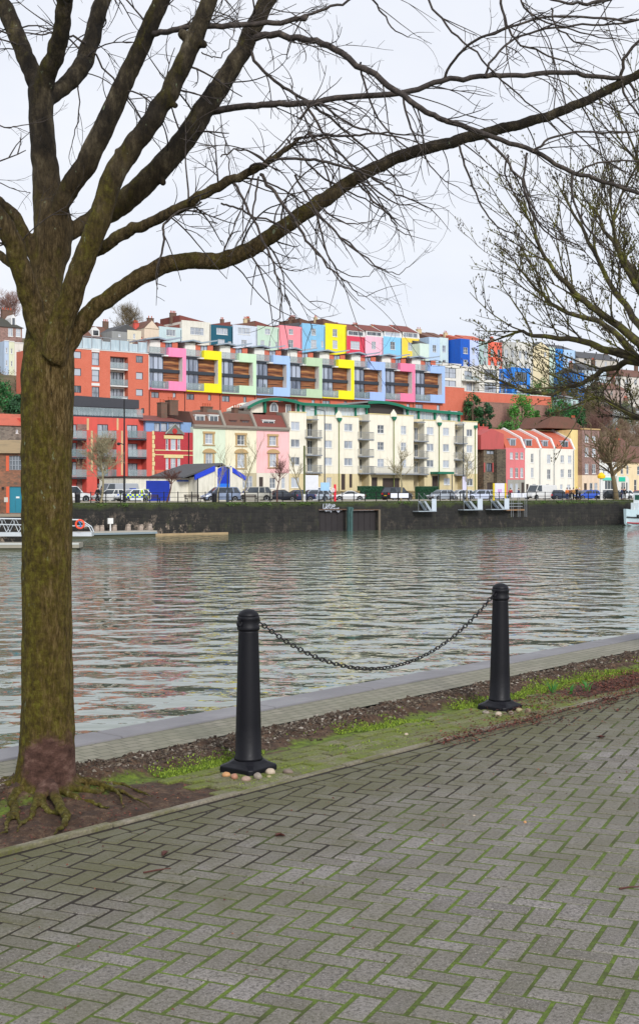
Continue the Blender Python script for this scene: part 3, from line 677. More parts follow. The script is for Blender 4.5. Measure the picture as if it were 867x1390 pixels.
b.part('pane', MB().prism_y([(xw-.6,zw+.1),(xw-.05,zw+.1),(xw-.05,zw+1.3),(xw-.35,zw+1.15),(xw-.6,zw+.7)], 2.76, 2.796).prism_y([(xw+.05,zw+.1),(xw+.6,zw+.1),(xw+.6,zw+.7),(xw+.35,zw+1.15),(xw+.05,zw+1.3)], 2.76, 2.796), GLASSD, parent=ar)
dr = b.part('terrace_door', MB().box(X(389,2.6), X(396,2.6), 2.84, 2.89, Z(392,561,2.6), Z(392,549,2.6)), TRIM)
b.part('pane', MB().box(X(390,2.6), X(392.2,2.6), 2.8, 2.836, Z(392,560,2.6), Z(392,550,2.6)).box(X(393,2.6), X(395.2,2.6), 2.8, 2.836, Z(392,560,2.6), Z(392,550,2.6)), GLASSD, parent=dr)
b.part('terrace_wall', MB().box(X(503,2.6), X(548.5,2.6), 3, 9.4, 0, Z(525,549,2.6)), plain('dark_terrace_wall', hx('#3a3432'), .7))
# low walls and hedges in front of the flats
b2 = Bld('forecourt_wall', 'low buff wall in front of the cream apartment building', 'wall', 432, OF-5)
b2.part('wall', MB().box(0, b2.X(488), 0, .35, 0, 1.35).box(b2.X(519), b2.X(563), 0, .35, 0, 1.35).box(b2.X(592), b2.X(650), 0, .35, 0, 1.1), stone('buff_stone', hx('#8d7c58'), hx('#a28e66'), hx('#75684a'), 2.5))
def hedge(x0, x1, label, o=OF-4.2, h=2.0, zz=.0):
    rr = random.Random(int(x0)); u0, u1 = U(x0, o), U(x1, o); L = u1-u0; m = MB()
    for k in range(int(L*600)):
        p = Vector((rr.uniform(0, L), rr.uniform(-.55, .55), rr.uniform(.05, h)))
        s = rr.choice((0, 1, 2))
        if s == 0: p.y = -.55+rr.uniform(-.05, .06)
        if s == 1: p.z = h+rr.uniform(-.08, .05)
        d = Vector((rr.gauss(0,1), rr.gauss(0,1), rr.gauss(0,1))).normalized()*.09; e = d.orthogonal().normalized()*.06
        m.quad(p-d, p+e, p+d, p-e)
    m.box(.05, L-.05, -.48, .48, 0, h-.08)
    o_ = m.build('hedge', HEDGE); o_.location = WP(u0, o, GZ+zz); o_.rotation_euler = (0,0,TH)
    return tag(o_, label, 'hedge')
HEDGE = plain('hedge_leaf', hx('#1c4a2e'), .6, var=.4, scale=5)
hedge(487, 519.5, 'clipped dark green hedge under the long cream terrace balcony, left one'); hedge(565, 592, 'clipped dark green hedge left of the green entrance canopy')

# low white garages with blue gate, and blue-gabled boathouse
b = Bld('garage', 'low white garage wall with big blue shutter behind the benches', 'garage', 171.5, 18)
X, Z = b.X, b.Z
WW = paint('#dedacb', .8, .25)
f = b.facade(171.5, 266, 649, WW, [(198.5,652.5,230.5,682,1,1,'gate')] if 0 else [], 7)
g = b.part('shutter', MB().box(X(198.5), X(230.5), -.05, -.004, .05, Z(214,652.5)), plain('blue_shutter', hx('#0f2f9c'), .5, var=.35, scale=.6))
m = MB()
for k in range(1, 9): m.box(X(198.5), X(230.5), -.075, -.052, Z(214,652.5)*k/9, Z(214,652.5)*k/9+.04)
b.part('shutter_ribs', m, plain('blue_shutter_rib', hx('#16389c'), .5), parent=g)
b.part('roof_edge', MB().box(f['a']-.1, f['b'], -.25, 7.1, f['zt']+.005, f['zt']+.22), plain('brown_board', hx('#3c2b26'), .7))
b.part('blue_sign_board', MB().box(X(240), X(262), -.06, -.004, f['zt']-.42, f['zt']-.22), plain('sign_blue', hx('#4565b8'), .6))
b = Bld('boathouse', 'white gabled boathouse with blue barge boards and tall blue door', 'boathouse', 267, 16)
X, Z = b.X, b.Z; a, c = 0, X(329.5); xm = X(302); ze = Z(298,648); zr = Z(302,631.5)
b.part('wall', MB().prism_y([(a,0),(c,0),(c,ze),(xm,zr-.15),(a,ze)], 0, 9), WW)
b.part('roof', MB().prism_y([(a-1.9,ze-.15),(a-1.9,ze+.05),(xm,zr+.3),(c+.5,ze-.1),(c+.5,ze-.3),(xm,zr+.06)][::-1], .1, 9.4), SLATE)
b.part('barge_board', MB().prism_y([(a-.3,ze-.35),(xm-1.2,zr-.75),(xm-1.2,zr-.1),(a-.3,ze+.28)], -.14, .09), plain('barge_blue', hx('#1d3fc4'), .5))
b.part('barge_board', MB().prism_y([(xm+1.2,zr-.75),(c+.45,ze-.4),(c+.45,ze+.15),(xm+1.2,zr-.1)], -.14, .09), plain('barge_blue', hx('#1d3fc4'), .5))
b.part('pier', MB().box(X(291.5), X(294), -.25, -.005, 0, Z(293,634)), WW); b.part('pier', MB().box(X(311.2), X(314), -.25, -.005, 0, Z(312,634)), WW)
d = b.part('door', MB().prism_y([(X(294.2),Z(302,664)),(X(311),Z(302,664)),(X(311),Z(302,637)),(X(302.6),Z(302,632.6)),(X(294.2),Z(302,637))], -.1, -.004), plain('door_blue', hx('#0b35b4'), .45))
b.part('door_panel', MB().box(X(294.4), X(310.8), -.14, -.104, Z(302,664), Z(302,656.5)), plain('door_light_blue', hx('#1e72dc'), .45), parent=d)
b.part('drainpipe', MB().tube([(a+.1,-.1,0),(a+.1,-.1,ze-.1)], .08, 6), BLACKM)

# old stone house + salmon house
b = Bld('old_house', 'old stone house with red painted gable left of the salmon pink front', 'house', 648.5, OF)
X, Z = b.X, b.Z
f = b.facade(656, 685.2, 610, RUB, [(660,608.7+3,671.5,616.7,2,1,'dark'),(660,628.7,671.5,640.3,3,1,'dark'),(660.5,655,668,671,1,1,'blank')], 9, oo=.6)
b.part('side_wall', MB().box(X(648.6), X(655.8), 2.2, 10, 0, Z(652,600)), REDP.copy() if 0 else paint('#a8403a'))
b.part('stone_pier', MB().box(X(672.6), X(684.8), -.25, .59, 0, Z(679,609.8)), stone('dark_stone', hx('#5a5246'), hx('#6a6150'), hx('#453f36'), 3))
RW = paint('#b85654')
b.part('gable_wall', MB().prism_y([(X(654),Z(654,610)),(X(685),Z(685,610)),(X(685),Z(685,589)),(X(669),Z(669,582)),(X(654),Z(654,590))], .3, 9.4), RW)
b.chimney(X(652), 4, Z(652,580), 1.7, 1.2, .4, 0, RW); b.chimney(X(674.5), 4, Z(674,582), 2.2, 1.3, .4, 2, RW)
m = MB()
for x in (660,671.5): m.box(X(x)-.12, X(x)+.12, .5, .59, Z(x,641), Z(x,628))
b.part('window_trim', m, RW)
def mans(x0, x1, yeave, ymid, ytop, b, mt, dorm, white=True):
    X, Z = b.X, b.Z; xm = (x0+x1)/2; z0, z1, z2 = Z(xm,yeave), Z(xm,ymid), Z(xm,ytop)
    b.part('roof', MB().prism_x([(.1,z0),(9.9,z0),(8.9,z1),(5.2,z2+.5),(1.1,z1)], X(x0)+.2, X(x1)-.2), mt)
    b.part('party_wall', MB().prism_x([(-.12,z0-.05),(10,z0-.05),(9,z1+.25),(5.2,z2+.85),(.95,z1+.28)], X(x1)-.19, X(x1)+.19), TRIM if white else paint('#c9a8a0'))
    dormer(b, dorm[0], dorm[1], dorm[2], dorm[3], .35, mt=plain('pale_dormer', hx('#b9c3cc'), .5))
b = Bld('townhouse', 'salmon pink townhouse with six narrow windows and grey stone ground floor', 'house', 685.5, OF)
X, Z = b.X, b.Z; SP = paint('#d8787b')
wn = [(x, y0, x+4, y1, 2, 2) for x in (691.7,698.8,705.7) for y0, y1 in ((614,623),(635,648.3))]
f = b.facade(685.6, 711.8, 608, SP, wn, 10, ybot=651)
b.facade(688.5, 711.8, 651, paint('#9a9890'), [(692,656,696,672,1,2),(699,656,703,672,1,2),(707,655,711,675,1,1,'blank')], 10, zbot=0, ztop=f['zb']-.01, name='ground_floor')
b.part('side_pier', MB().box(X(685.6), X(688.3), 0, 9, 0, f['zb']-.012), SP)
mans(685.6, 711.8, 607.9, 595, 585, b, ORR, (691.7,699.5,596,606.5))
def wh(x0, x1, ws, dm, label, yt):
    b = Bld('townhouse', label, 'house', x0, OF)
    b.facade(x0, x1, yt, paint('#e6e2d6', .75, .1), ws, 10)
    mans(x0, x1, yt-.1, yt-12.5, yt-22, b, ORR, dm)
    b.part('drainpipe', MB().tube([(b.X(x1)-.3,-.08,0),(b.X(x1)-.3,-.08,b.Z(x1,yt+2))], .06, 6), GREYM)
    return b
wh(712, 733.3, [(720,615.7,723.8,628,2,2),(720,635,723.8,648.5,2,2),(713.5,657,717,672,1,1,'blank'),(722,657,727,669,2,2)], (712.8,721.3,597,607), 'white townhouse with orange roof directly right of the salmon pink one', 608.2)
wh(733.5, 752.5, [(742,617,746.8,629,2,2),(742,637,746.8,650.5,2,2),(740.5,657,744.5,665,2,2),(750,658,752,674,1,1,'blank')], (736,743,598.5,608), 'white townhouse in the middle of the orange-roofed white trio', 608.8)
wh(752.7, 778.8, [(760.2,618,765,628.3,2,2),(770.3,618.3,775,628.8,2,2),(760.2,637,765,648,2,2),(770.3,637.2,775,648.3,2,2),(759.6,657.5,763.2,664.5,1,1),(769,657.7,773.5,664.5,2,2)], (762,770.5,599,608.5), 'wide white townhouse at the right end of the orange-roofed white trio', 609.5)
b = Bld('stone_townhouse', 'tall brown stone house with cream side wall and pale ground floor', 'house', 779.3, OF)
X, Z = b.X, b.Z
b.part('side_wall', MB().box(X(779.3), X(789.3), 1.0, 9.9, 0, Z(789,583.4)), paint('#e3cd8e'))
b.part('rear_wall', MB().box(X(745,7), X(779.2,7), 11, 16, 0, Z(762,583.8,11)), paint('#e3cd8e'))
f = b.facade(789.4, 812.6, 583.5, BRST, [(793.2,591.5,798,600,2,2),(803,592,807.6,600.4,2,2),(793.2,607.6,798,619.8,2,2),(803,608,807.8,620,2,2),(793.2,629.5,798,643,2,2),(803,630,807.8,643,2,2)], 10, ybot=645)
b.facade(789.4, 812.6, 645, paint('#ddc7ae'), [(792,656,796,672,1,1,'blank'),(799.5,655.5,804,672,1,2),(806,655.5,810.5,672,1,2)], 10, zbot=0, ztop=f['zb']-.01, name='shop_front')
b.part('coping', MB().box(f['a']-.1, f['b']+.1, -.2, .3, f['zt']+.005, f['zt']+.25), STONET)
b.part('roof', MB().prism_y([(X(758),f['zt']+.26),(f['b'],f['zt']+.26),(f['b']-5,f['zt']+2.4),(X(766),f['zt']+2.4)], 3, 10), BRR)
b = Bld('shop_building', 'small white shop with turquoise fascia and three slit windows', 'shop', 813, OF)
X, Z = b.X, b.Z
f = b.facade(813, 836.6, 627, paint('#dfe0dc'), [(817.6,633.8,820.2,643.8,1,2),(823.8,634,826.5,643.8,1,2),(830.1,634.2,832.8,644,1,2)], 9, ybot=646)
b.facade(813, 836.6, 646, paint('#e4e4e0'), [(820.3,652.5,832.5,664.5,3,1),(814.5,654,818,672,1,1)], 9, zbot=0, ztop=f['zb']-.01, name='shop_front', glass=GLASSD)
TQ = plain('turquoise_board', hx('#5cc4b0'), .5, var=.05)
b.part('fascia', MB().box(X(814.5), X(836.4), -.16, -.004, Z(825,652), Z(825,648.2)), TQ)
b.part('rooftop_wall', MB().prism_y([(X(813),f['zt']+.01),(X(835),f['zt']+.01),(X(820),Z(820,613)),(X(813),Z(813,616))], 3, 8.5), paint('#d8d5cc'))
m = MB(); z = f['zt']
for k in range(9): x = X(818)+(X(836)-X(818))*k/8; m.box(x-.02, x+.02, .1, .14, z, z+1)
m.box(X(818), X(836), .1, .15, z+1, z+1.05); b.part('roof_railing', m, BLACKM)
b = Bld('porch_building', 'white round-topped entrance with turquoise sign beside the shop', 'shop', 836.8, OF-1)
X, Z = b.X, b.Z
a, c = X(836.8), X(853.5); zt = Z(845,646)
pts = [(a,0),(c,0),(c,zt-1.0)]+[(c-.9+.9*math.cos(k*PI/10), zt-1.0+1.0*math.sin(k*PI/10)) for k in range(1,6)]+[(a,zt)]
b.part('wall', MB().prism_y(pts, 0, .98), paint('#d9d6ce'))
b.part('sign_board', MB().box(X(839), X(847.6), -.08, -.004, Z(843,653.6), Z(843,647.6)), plain('green_sign', hx('#17b593'), .5))
m = MB()
for xa, xb in ((842.8,844.4),(845.4,847),(849,850.6)): m.box(X(xa), X(xb), -.05, -.004, .1, Z(846,655))
b.part('window', m, GLASSD)
b = Bld('cream_house', 'cream house with dark sash windows behind the big quayside tree', 'house', 836.9, OF+1)
X, Z = b.X, b.Z
f = b.facade(836.9, 895, 628.5, paint('#e3cfa8'), [(841.6,631.8,845.3,643.6,1,2),(849.5,632,852.5,643.6,1,2),(864,633,868,644.5,1,2),(876,633.5,880,645,1,2),(859.8,651,863.6,667,1,2),(870,652,876,664,2,2)], 9, glass=GLASSD)
b.pitched(f['a'], f['b'], f['zt'], 0, 9, 3.4, BRR); b.chimney(X(862), 4.5, f['zt']+3.2, 1.4)
# terrace beyond the frame on the right so that the street carries on
b = Bld('street_terrace', 'buff rendered terrace continuing the street beyond the cream house', 'house', 897, OF+1)
f = b.facade(897, 990, 626, paint('#cdbb9a'), [(905+18*k, 632, 910+18*k, 645, 2, 2) for k in range(5)]+[(905+18*k, 655, 910+18*k, 670, 2, 2) for k in range(5)], 9)
b.pitched(f['a'], f['b'], f['zt'], 0, 9, 3, BRR)

# roofs and houses up the slope on the right
def hill_house(x0, x1, yw, yr, o, col, rm, label, wins=(), dep=8, zb=4):
    b = Bld('hillside_house', label, 'house', x0, o, zb)
    f = b.facade(x0, x1, yw, paint(col) if isinstance(col, str) else col, list(wins), dep)
    b.pitched(f['a'], f['b'], f['zt'], 0, dep, b.Z((x0+x1)/2, yr, dep/2)-f['zt'], rm)
    b.chimney(f['b']-.8, dep/2, b.Z((x0+x1)/2, yr, dep/2)+.2, 1.2)
    return b
hill_house(812, 862, 610, 594, 52, BRST, BRR, 'brown stone house with tiled roof above the turquoise shop', [(822,612,828,622),(838,612,844,622)], zb=2)
hill_house(838, 905, 621, 606, 47, BRST, SLATE, 'dark slate roof house behind the cream house', [], zb=1)
hill_house(775, 800, 592, 577, 62, '#9a8a78', SLATE, 'low slate-roofed house behind the tall stone townhouse', [], zb=5)
hill_house(832, 868, 556, 548, 92, '#bcc2c4', SLATE, 'pale grey hillside house among winter trees at the far right', [(838,558,842,563),(850,558,854,563)], zb=14)
hill_house(842, 880, 512, 503, 118, '#d3cdc4', BRR, 'off-white hillside house half hidden by the right tree branches', [(848,515,852,522),(860,515,864,522)], zb=22)
hill_house(781, 792, 506, 501, 112, '#1f77d0', SLATE, 'small bright blue house below the crest among twigs', [(784,509,787,514,1,2)], zb=22)
hill_house(794, 822, 503, 496, 114, '#c3d2dc', SLATE, 'pale blue hillside house right of the small bright blue one', [(799,506,802,512,1,2),(810,506,813,512,1,2)], zb=22)
hill_house(774, 784.5, 541, 538, 92, '#bcd6d4', GREYM, 'tiny pale turquoise outbuilding beside the ivy trees', [(777,544,781,550)], zb=14)
hill_house(822, 850, 529, 521, 106, '#a8938a', BRR, 'brownish hillside cottage below the off-white house', [(828,531,831,536)], zb=18)
hill_house(785, 838, 488, 480, 135, '#c4beb4', SLATE, 'pale terrace with grey roof on the far right skyline', [(792,490,795,496),(806,490,809,496),(820,491,823,497)], zb=28)

# ---- left end
b = Bld('villa', 'brown stone villa with hipped slate roof and white dormer on the hill at far left', 'house', -22, 112, 24)
f = b.facade(-22, 30.5, 443.5, BRST, [(11.5,445,18,456.5,2,2),(22,446,28.5,457,2,2),(-8,445,-2,456,2,2)], 10)
a, c, z = f['a'], f['b'], f['zt']; zr = b.Z(12, 424)
m = MB(); m.add([(a-.3,-.3,z),(c+.3,-.3,z),(c+.3,10.3,z),(a-.3,10.3,z),(a+3.6,5,zr),(c-3.4,5,zr)], [(0,1,5,4),(2,3,4,5),(1,2,5),(3,0,4),(3,2,1,0)])
b.part('roof', m, roofm('mossy_slate', hx('#4a4838'), hx('#3a3a3c')))
dm = b.part('dormer', MB().prism_y([(b.X(18.5),z+.5),(b.X(25),z+.5),(b.X(25),z+2),(b.X(21.8),z+2.7),(b.X(18.5),z+2)], 1, 4), TRIM); b.part('pane', MB().box(b.X(20), b.X(23.5), .95, .996, z+.7, z+2), GLASSD, parent=dm)
b.chimney(b.X(24), 5, zr+.2, 2.2, .9, .8, 4, CHB)
for x0, x1, yt, col, lb in ((6.5,12.5,463,'#b9cbe0','thin pale blue terrace house below the villa'),(12.7,20,464,'#d9dcc0','thin pale cream-green terrace house below the villa'),(20.2,33,466,'#dfd9d0','off-white terrace house with a brown window below the villa'),(33.2,60,468,'#e0c9b0','peach terrace house behind the tree trunk below the villa')):
    crest(x0, x1, yt, col, [((x0+x1)/2-1.2, yt+9, (x0+x1)/2+1.2, yt+16, 1, 2), ((x0+x1)/2-1.2, yt+26, (x0+x1)/2+1.2, yt+33, 1, 2)], lb, roof='flat', chim=False, o=100, zb=14, grp=None)
crest(62, 96, 470, '#cfc4b4', [(70,480,75,488),(84,480,89,488)], 'stone-coloured terrace house hidden behind the trunk below the villa', roof='back', o=104, zb=14, grp=None)
b = Bld('stone_cottage', 'grey stone cottage with faded orange roof behind the brick warehouse', 'house', -20, 44, .5)
f = b.facade(-20, 62, 578, stone('grey_stone', hx('#7a746a'), hx('#8a8276'), hx('#625c54'), 2.5), [(22,583,25,588,1,1)], 9); b.pitched(f['a'], f['b'], f['zt'], 0, 9, 1.9, ORR)
# quayside brick warehouse on the jutting quay (its own plan: parallel to the picture's width)
root = empty('brick_warehouse', (-31.2, 113, -.25), math.radians(6), 'brick warehouse with pantile roof and teal door at the left edge', 'warehouse')
def bx(name, mb, mt, par=None): return mb.build(name, mt, par or root)
WB = stone('mixed_rubble_brick', hx('#7a5a48'), hx('#93644c'), hx('#5f5044'), 3.5)
zz = lambda y: EYE+(HY-y)*114/F+.25
lx = lambda x: (x-CX)/F*114+31.2
x0, x1 = lx(-40), lx(60)
h1 = (lx(15.5), lx(31.5), zz(638), zz(619)); h2 = (lx(15.8), lx(32), 0.05, zz(660.5))
bx('wall', MB().wall(x0, x1, -2, zz(615.8), 0, 12, [h1, h2], .18), WB)
wf = MB()
for k in range(5): x = h1[0]+(h1[1]-h1[0])*k/4; wf.box(x-.035, x+.035, .1, .17, h1[2], h1[3])
for k in range(4): z = h1[2]+(h1[3]-h1[2])*k/3; wf.box(h1[0], h1[1], .085, .098, z-.03, z+.03)
w_ = bx('window', wf, plain('grey_window_frame', (.25,.27,.3,1), .5)); bx('pane', MB().quad((h1[0],.175,h1[2]),(h1[1],.175,h1[2]),(h1[1],.175,h1[3]),(h1[0],.175,h1[3])), GLASSD, w_)
bx('window_jamb', MB().box(h1[0]-.28, h1[0]-.01, -.03, -.004, h1[2]-.1, h1[3]), plain('orange_jamb', hx('#c85a3a'), .8)); bx('window_jamb', MB().box(h2[0]-.28, h2[0]-.01, -.03, -.004, .05, h2[3]), plain('orange_jamb', hx('#c85a3a'), .8))
dd = bx('door', MB().box(h2[0], h2[1], .12, .17, h2[2], h2[3]), plain('teal_door', hx('#0b7287'), .5)); bx('door_plate', MB().box(h2[0]+.55, h2[0]+.85, .1, .117, 1.35, 1.5), TRIM, dd); bx('door_boards', MB().box(h2[0]+.5, h2[0]+.52, .1, .117, .1, 1.2), plain('teal_dark', hx('#085262'), .5), dd)
bx('roof', MB().prism_x([(-.35,zz(615.5)),(12.3,zz(615.5)),(6,zz(594))], x0, x1+.3), TANR)
bx('wall_lamp', MB().box(lx(6), lx(9), -.3, -.004, zz(663), zz(661)), BLACKM); bx('notice_plate', MB().box(lx(8.7), lx(13.8), -.04, -.004, zz(681.5), zz(675)), plain('notice_grey', hx('#b9b4aa'), .6))
# ================================================================ SETTING
rnd = random.Random(5)
# water
m, t, b = nt('harbour_water')
b.inputs['Base Color'].default_value = (.105, .135, .088, 1); b.inputs['Roughness'].default_value = .03; b.inputs['IOR'].default_value = 3.0
c1 = coords(t, (.62, .62, 1)); c2 = coords(t, (2.0, 2.2, 1)); c3 = coords(t, (.07, .22, 1))
n1 = noi(t, c1, 1.0, 1.2, .4); n2 = noi(t, c2, 1.0, 1.5, .5); n3 = noi(t, c3, 1.0, 2)
def mul(a, k):
    n = N(t, 'ShaderNodeMath', operation='MULTIPLY'); t.links.new(a, n.inputs[0]); n.inputs[1].default_value = k; return n.outputs[0]
def addn(a, c):
    n = N(t, 'ShaderNodeMath', operation='ADD'); t.links.new(a, n.inputs[0]); t.links.new(c, n.inputs[1]); return n.outputs[0]
h = addn(addn(mul(n1, WAVE1), mul(n2, WAVE2)), mul(n3, WAVE3))
bump(t, b, h, 1.0, 1.0)
WATER = m
w = MB().quad((-420,-60,WZ),(520,-60,WZ),(520,620,WZ),(-420,620,WZ)).build('water', WATER); tag(w, 'rippled grey-green harbour water', 'water', kind='structure')

# far bank terrain (plan grid)
prof = [(0.6,GZ-.02),(44,GZ-.02),(52,2.5),(60,6),(76,14),(90,20),(110,26.5),(125,30),(150,36),(220,40),(420,42),(900,30)]
def hz(o):
    for i in range(len(prof)-1):
        if o <= prof[i+1][0]:
            a, c = prof[i], prof[i+1]; return a[1]+(c[1]-a[1])*(o-a[0])/(c[0]-a[0])
    return prof[-1][1]
def terr(u, o):
    z = hz(o)
    if u > 130 and o > 60: z -= min(1, (u-130)/140)*(z-GZ)*.45
    if o > 50: z += (noise.noise(Vector((u*.05, o*.05, 0))))*1.6*min(1, (o-50)/20)
    return z
us = [-150+6*i for i in range(110)]; os_ = [.6,10,20,30,44,48,52,56,60,66,72,78,84,90,96,102,110,118,126,135,150,180,220,300,420,600,900]
mb = MB(); vs = [WP(u, o, terr(u, o)) for o in os_ for u in us]; n = len(us)
mb.add(vs, [(j*n+i, j*n+i+1, (j+1)*n+i+1, (j+1)*n+i) for j in range(len(os_)-1) for i in range(n-1)])
m, t, b = nt('hill_ground')
a = ramp(t, noi(t, coords(t), .12, 8, .7), [(.35, hx('#4a4a2c')), (.5, hx('#6b5a44')), (.65, hx('#3c4a26')), (.8, hx('#7a6a5c'))])
t.links.new(a, b.inputs['Base Color']); b.inputs['Roughness'].default_value = .95; bump(t, b, noi(t, coords(t), .8, 6), .8, .5)
tag(mb.build('hillside', m, smooth=True), 'wooded hillside above the harbour', 'hillside', kind='structure')
def strip(name, u0, u1, o0, o1, z, mat, label, th=.0):
    mb = MB(); K = 40
    for k in range(K):
        a, c = u0+(u1-u0)*k/K, u0+(u1-u0)*(k+1)/K
        mb.quad(WP(a,o0,z), WP(c,o0,z), WP(c,o1,z), WP(a,o1,z))
    return tag(mb.build(name, mat), label, name.replace('_', ' '), kind='structure')
m, t, b = nt('quay_paving')
t.links.new(mixc(t, noi(t, coords(t), .6, 6, .7), hx('#8f8a80'), hx('#b5afa2')), b.inputs['Base Color']); b.inputs['Roughness'].default_value = .8
strip('quay_pavement', -150, 420, .6, 5.5, GZ+.006, m, 'pale pavement along the far quay')
m, t, b = nt('car_park_surface')
t.links.new(mixc(t, noi(t, coords(t), .3, 6, .7), hx('#7a766e'), hx('#98928a')), b.inputs['Base Color']); b.inputs['Roughness'].default_value = .85
strip('road', -150, 420, 5.7, 27, GZ+.004, m, 'worn grey road and parking strip behind the quay railing')
kb = MB(); 
for k in range(50): kb.add([WP(-150+11.4*k,5.5,GZ-.1),WP(-150+11.4*(k+1)-.02,5.5,GZ-.1),WP(-150+11.4*(k+1)-.02,5.68,GZ-.1),WP(-150+11.4*k,5.68,GZ-.1),WP(-150+11.4*k,5.5,GZ+.13),WP(-150+11.4*(k+1)-.02,5.5,GZ+.13),WP(-150+11.4*(k+1)-.02,5.68,GZ+.13),WP(-150+11.4*k,5.68,GZ+.13)], [(0,3,2,1),(4,5,6,7),(0,1,5,4),(1,2,6,5),(2,3,7,6),(3,0,4,7)])
tag(kb.build('kerb', plain('kerb_stone', hx('#8c877c'), .8)), 'far kerb', 'kerb', kind='structure')
strip('rear_pavement', -150, 420, 27.2, 44, GZ+.01, plain('rear_paving', hx('#8a8478'), .85), 'pavement and forecourts before the front row of houses')

# far quay wall, in the plan grid frame
m, t, b = nt('quay_wall_stone')
tc = t.nodes.new('ShaderNodeTexCoord'); sp = t.nodes.new('ShaderNodeSeparateXYZ'); t.links.new(tc.outputs['Object'], sp.inputs[0])
cb = t.nodes.new('ShaderNodeCombineXYZ'); t.links.new(sp.outputs[0], cb.inputs[0]); t.links.new(sp.outputs[2], cb.inputs[1])
bt = N(t, 'ShaderNodeTexBrick', Color1=hx('#302e2a'), Color2=hx('#1f1e1d'), Mortar=hx('#35322b'), Scale=1.0)
bt.inputs['Mortar Size'].default_value = .03; bt.inputs['Brick Width'].default_value = .95; bt.inputs['Row Height'].default_value = .38; bt.inputs['Mortar Smooth'].default_value = .4
t.links.new(cb.outputs[0], bt.inputs['Vector'])
nz = noi(t, coords(t, (1.3,1.3,.35)), .9, 7, .7)
a = mixc(t, ramp(t, nz, [(.35, 0), (.7, .85)]), bt.outputs[0], hx('#131213'))
# growth at the top, green
gz_ = N(t, 'ShaderNodeMapRange'); t.links.new(sp.outputs[2], gz_.inputs[0]); gz_.inputs[1].default_value = 2.5; gz_.inputs[2].default_value = 3.5
gn = N(t, 'ShaderNodeMath', operation='MULTIPLY_ADD'); t.links.new(noi(t, coords(t, (.5,1,.5)), 1.0, 7, .75), gn.inputs[0]); gn.inputs[1].default_value = 2.4; t.links.new(gz_.outputs[0], gn.inputs[2])
gh = N(t, 'ShaderNodeMath', operation='MULTIPLY'); t.links.new(gn.outputs[0], gh.inputs[0]); gh.inputs[1].default_value = .4
a = mixc(t, ramp(t, gh.outputs[0], [(.62, 0), (.82, .8)]), a, hx('#3f4a1e'))
# pale worn patches low on the wall and ochre patches
pn = noi(t, coords(t, (1.0,1,.7)), .9, 9, .85); pl = noi(t, coords(t, (.06,.06,.06)), 1.0, 1)
xr = N(t, 'ShaderNodeMapRange'); t.links.new(sp.outputs[0], xr.inputs[0]); xr.inputs[1].default_value = U(300,0)+140; xr.inputs[2].default_value = U(240,0)+140; xr.inputs[4].default_value = 1.0; xr.inputs[3].default_value = .12
pm = N(t, 'ShaderNodeMath', operation='MULTIPLY'); t.links.new(ramp(t, pn, [(.53, 0), (.58, 1)]), pm.inputs[0]); t.links.new(xr.outputs[0], pm.inputs[1])
lz = N(t, 'ShaderNodeMapRange'); t.links.new(sp.outputs[2], lz.inputs[0]); lz.inputs[1].default_value = 2.7; lz.inputs[2].default_value = .8
pm2 = N(t, 'ShaderNodeMath', operation='MULTIPLY'); t.links.new(pm.outputs[0], pm2.inputs[0]); t.links.new(lz.outputs[0], pm2.inputs[1])
a = mixc(t, pm2.outputs[0], a, hx('#a08f7e'))
a = mixc(t, ramp(t, noi(t, coords(t, (.8,1,.25)), 1.7, 5, .75), [(.56, 0), (.72, .5)]), a, hx('#4a4f28'))
t.links.new(a, b.inputs['Base Color']); b.inputs['Roughness'].default_value = .85; bump(t, b, bt.outputs['Fac'], .8, -.05)
QW = m
UG0, UG1, UG2, UG3 = U(433,0), U(469,0), U(478,0), U(512.5,0)
zg = ZZ(470,692,0)-WZ
U0 = -140
root = empty('quay_wall', WP(U0, 0, WZ), TH, 'long dark stained stone quay wall across the harbour', 'quay wall')
H = GZ-WZ
holes = [(UG0-U0, UG1-U0, -.5, zg), (UG2-U0, UG3-U0, -.5, zg-.08)]
wm = MB().wall(0, 560, -1.5, H-.22, 0, 0, holes, .7)
wm.build('wall', QW, root)
cp = MB(); x = 0; rr = random.Random(3)
while x < 560:
    L = rr.uniform(1.2, 2.4); cp.box(x+.01, min(x+L, 560)-.01, -.06+rr.uniform(-.015,.015), .62, H-.215, H+.02+rr.uniform(-.01,.01)); x += L
m, t, b = nt('mossy_coping')
t.links.new(ramp(t, noi(t, coords(t, (.3,1,2)), 1.6, 7, .8), [(.3, hx('#17180e')), (.46, hx('#303818')), (.6, hx('#454f22')), (.74, hx('#77715a'))]), b.inputs['Base Color']); b.inputs['Roughness'].default_value = .9
cp.build('coping_stones', m, root)
GATE = plain('dark_gate_timber', hx('#2a2526'), .7, var=.3, scale=1.2)
for hh in holes:
    g = MB().box(hh[0]+.05, hh[1]-.05, .45, .68, -1, hh[3]-.05); k = 0
    while hh[0]+.4+k*.9 < hh[1]: g.box(hh[0]+.4+k*.9, hh[0]+.48+k*.9, .4, .449, -1, hh[3]-.06); k += 1
    g.build('sluice_gate', GATE, root)
    MB().box(hh[0]-.12, hh[1]+.12, -.09, -.004, hh[3]-.02, hh[3]+.12).build('gate_lintel', plain('rust_steel', hx('#5a4434'), .7), root)
MB().box(UG1-U0+.2, UG2-U0-.2, -.35, -.004, -.8, zg+.35).tube([(UG1-U0+.5,-.45,-.5),(UG1-U0+.45,-.5,zg-.4),(UG1-U0+.75,-.45,zg+.2)], .13, 8).build('timber_fender', plain('fender_teal', hx('#3d5a58'), .8, var=.5, scale=2), root)
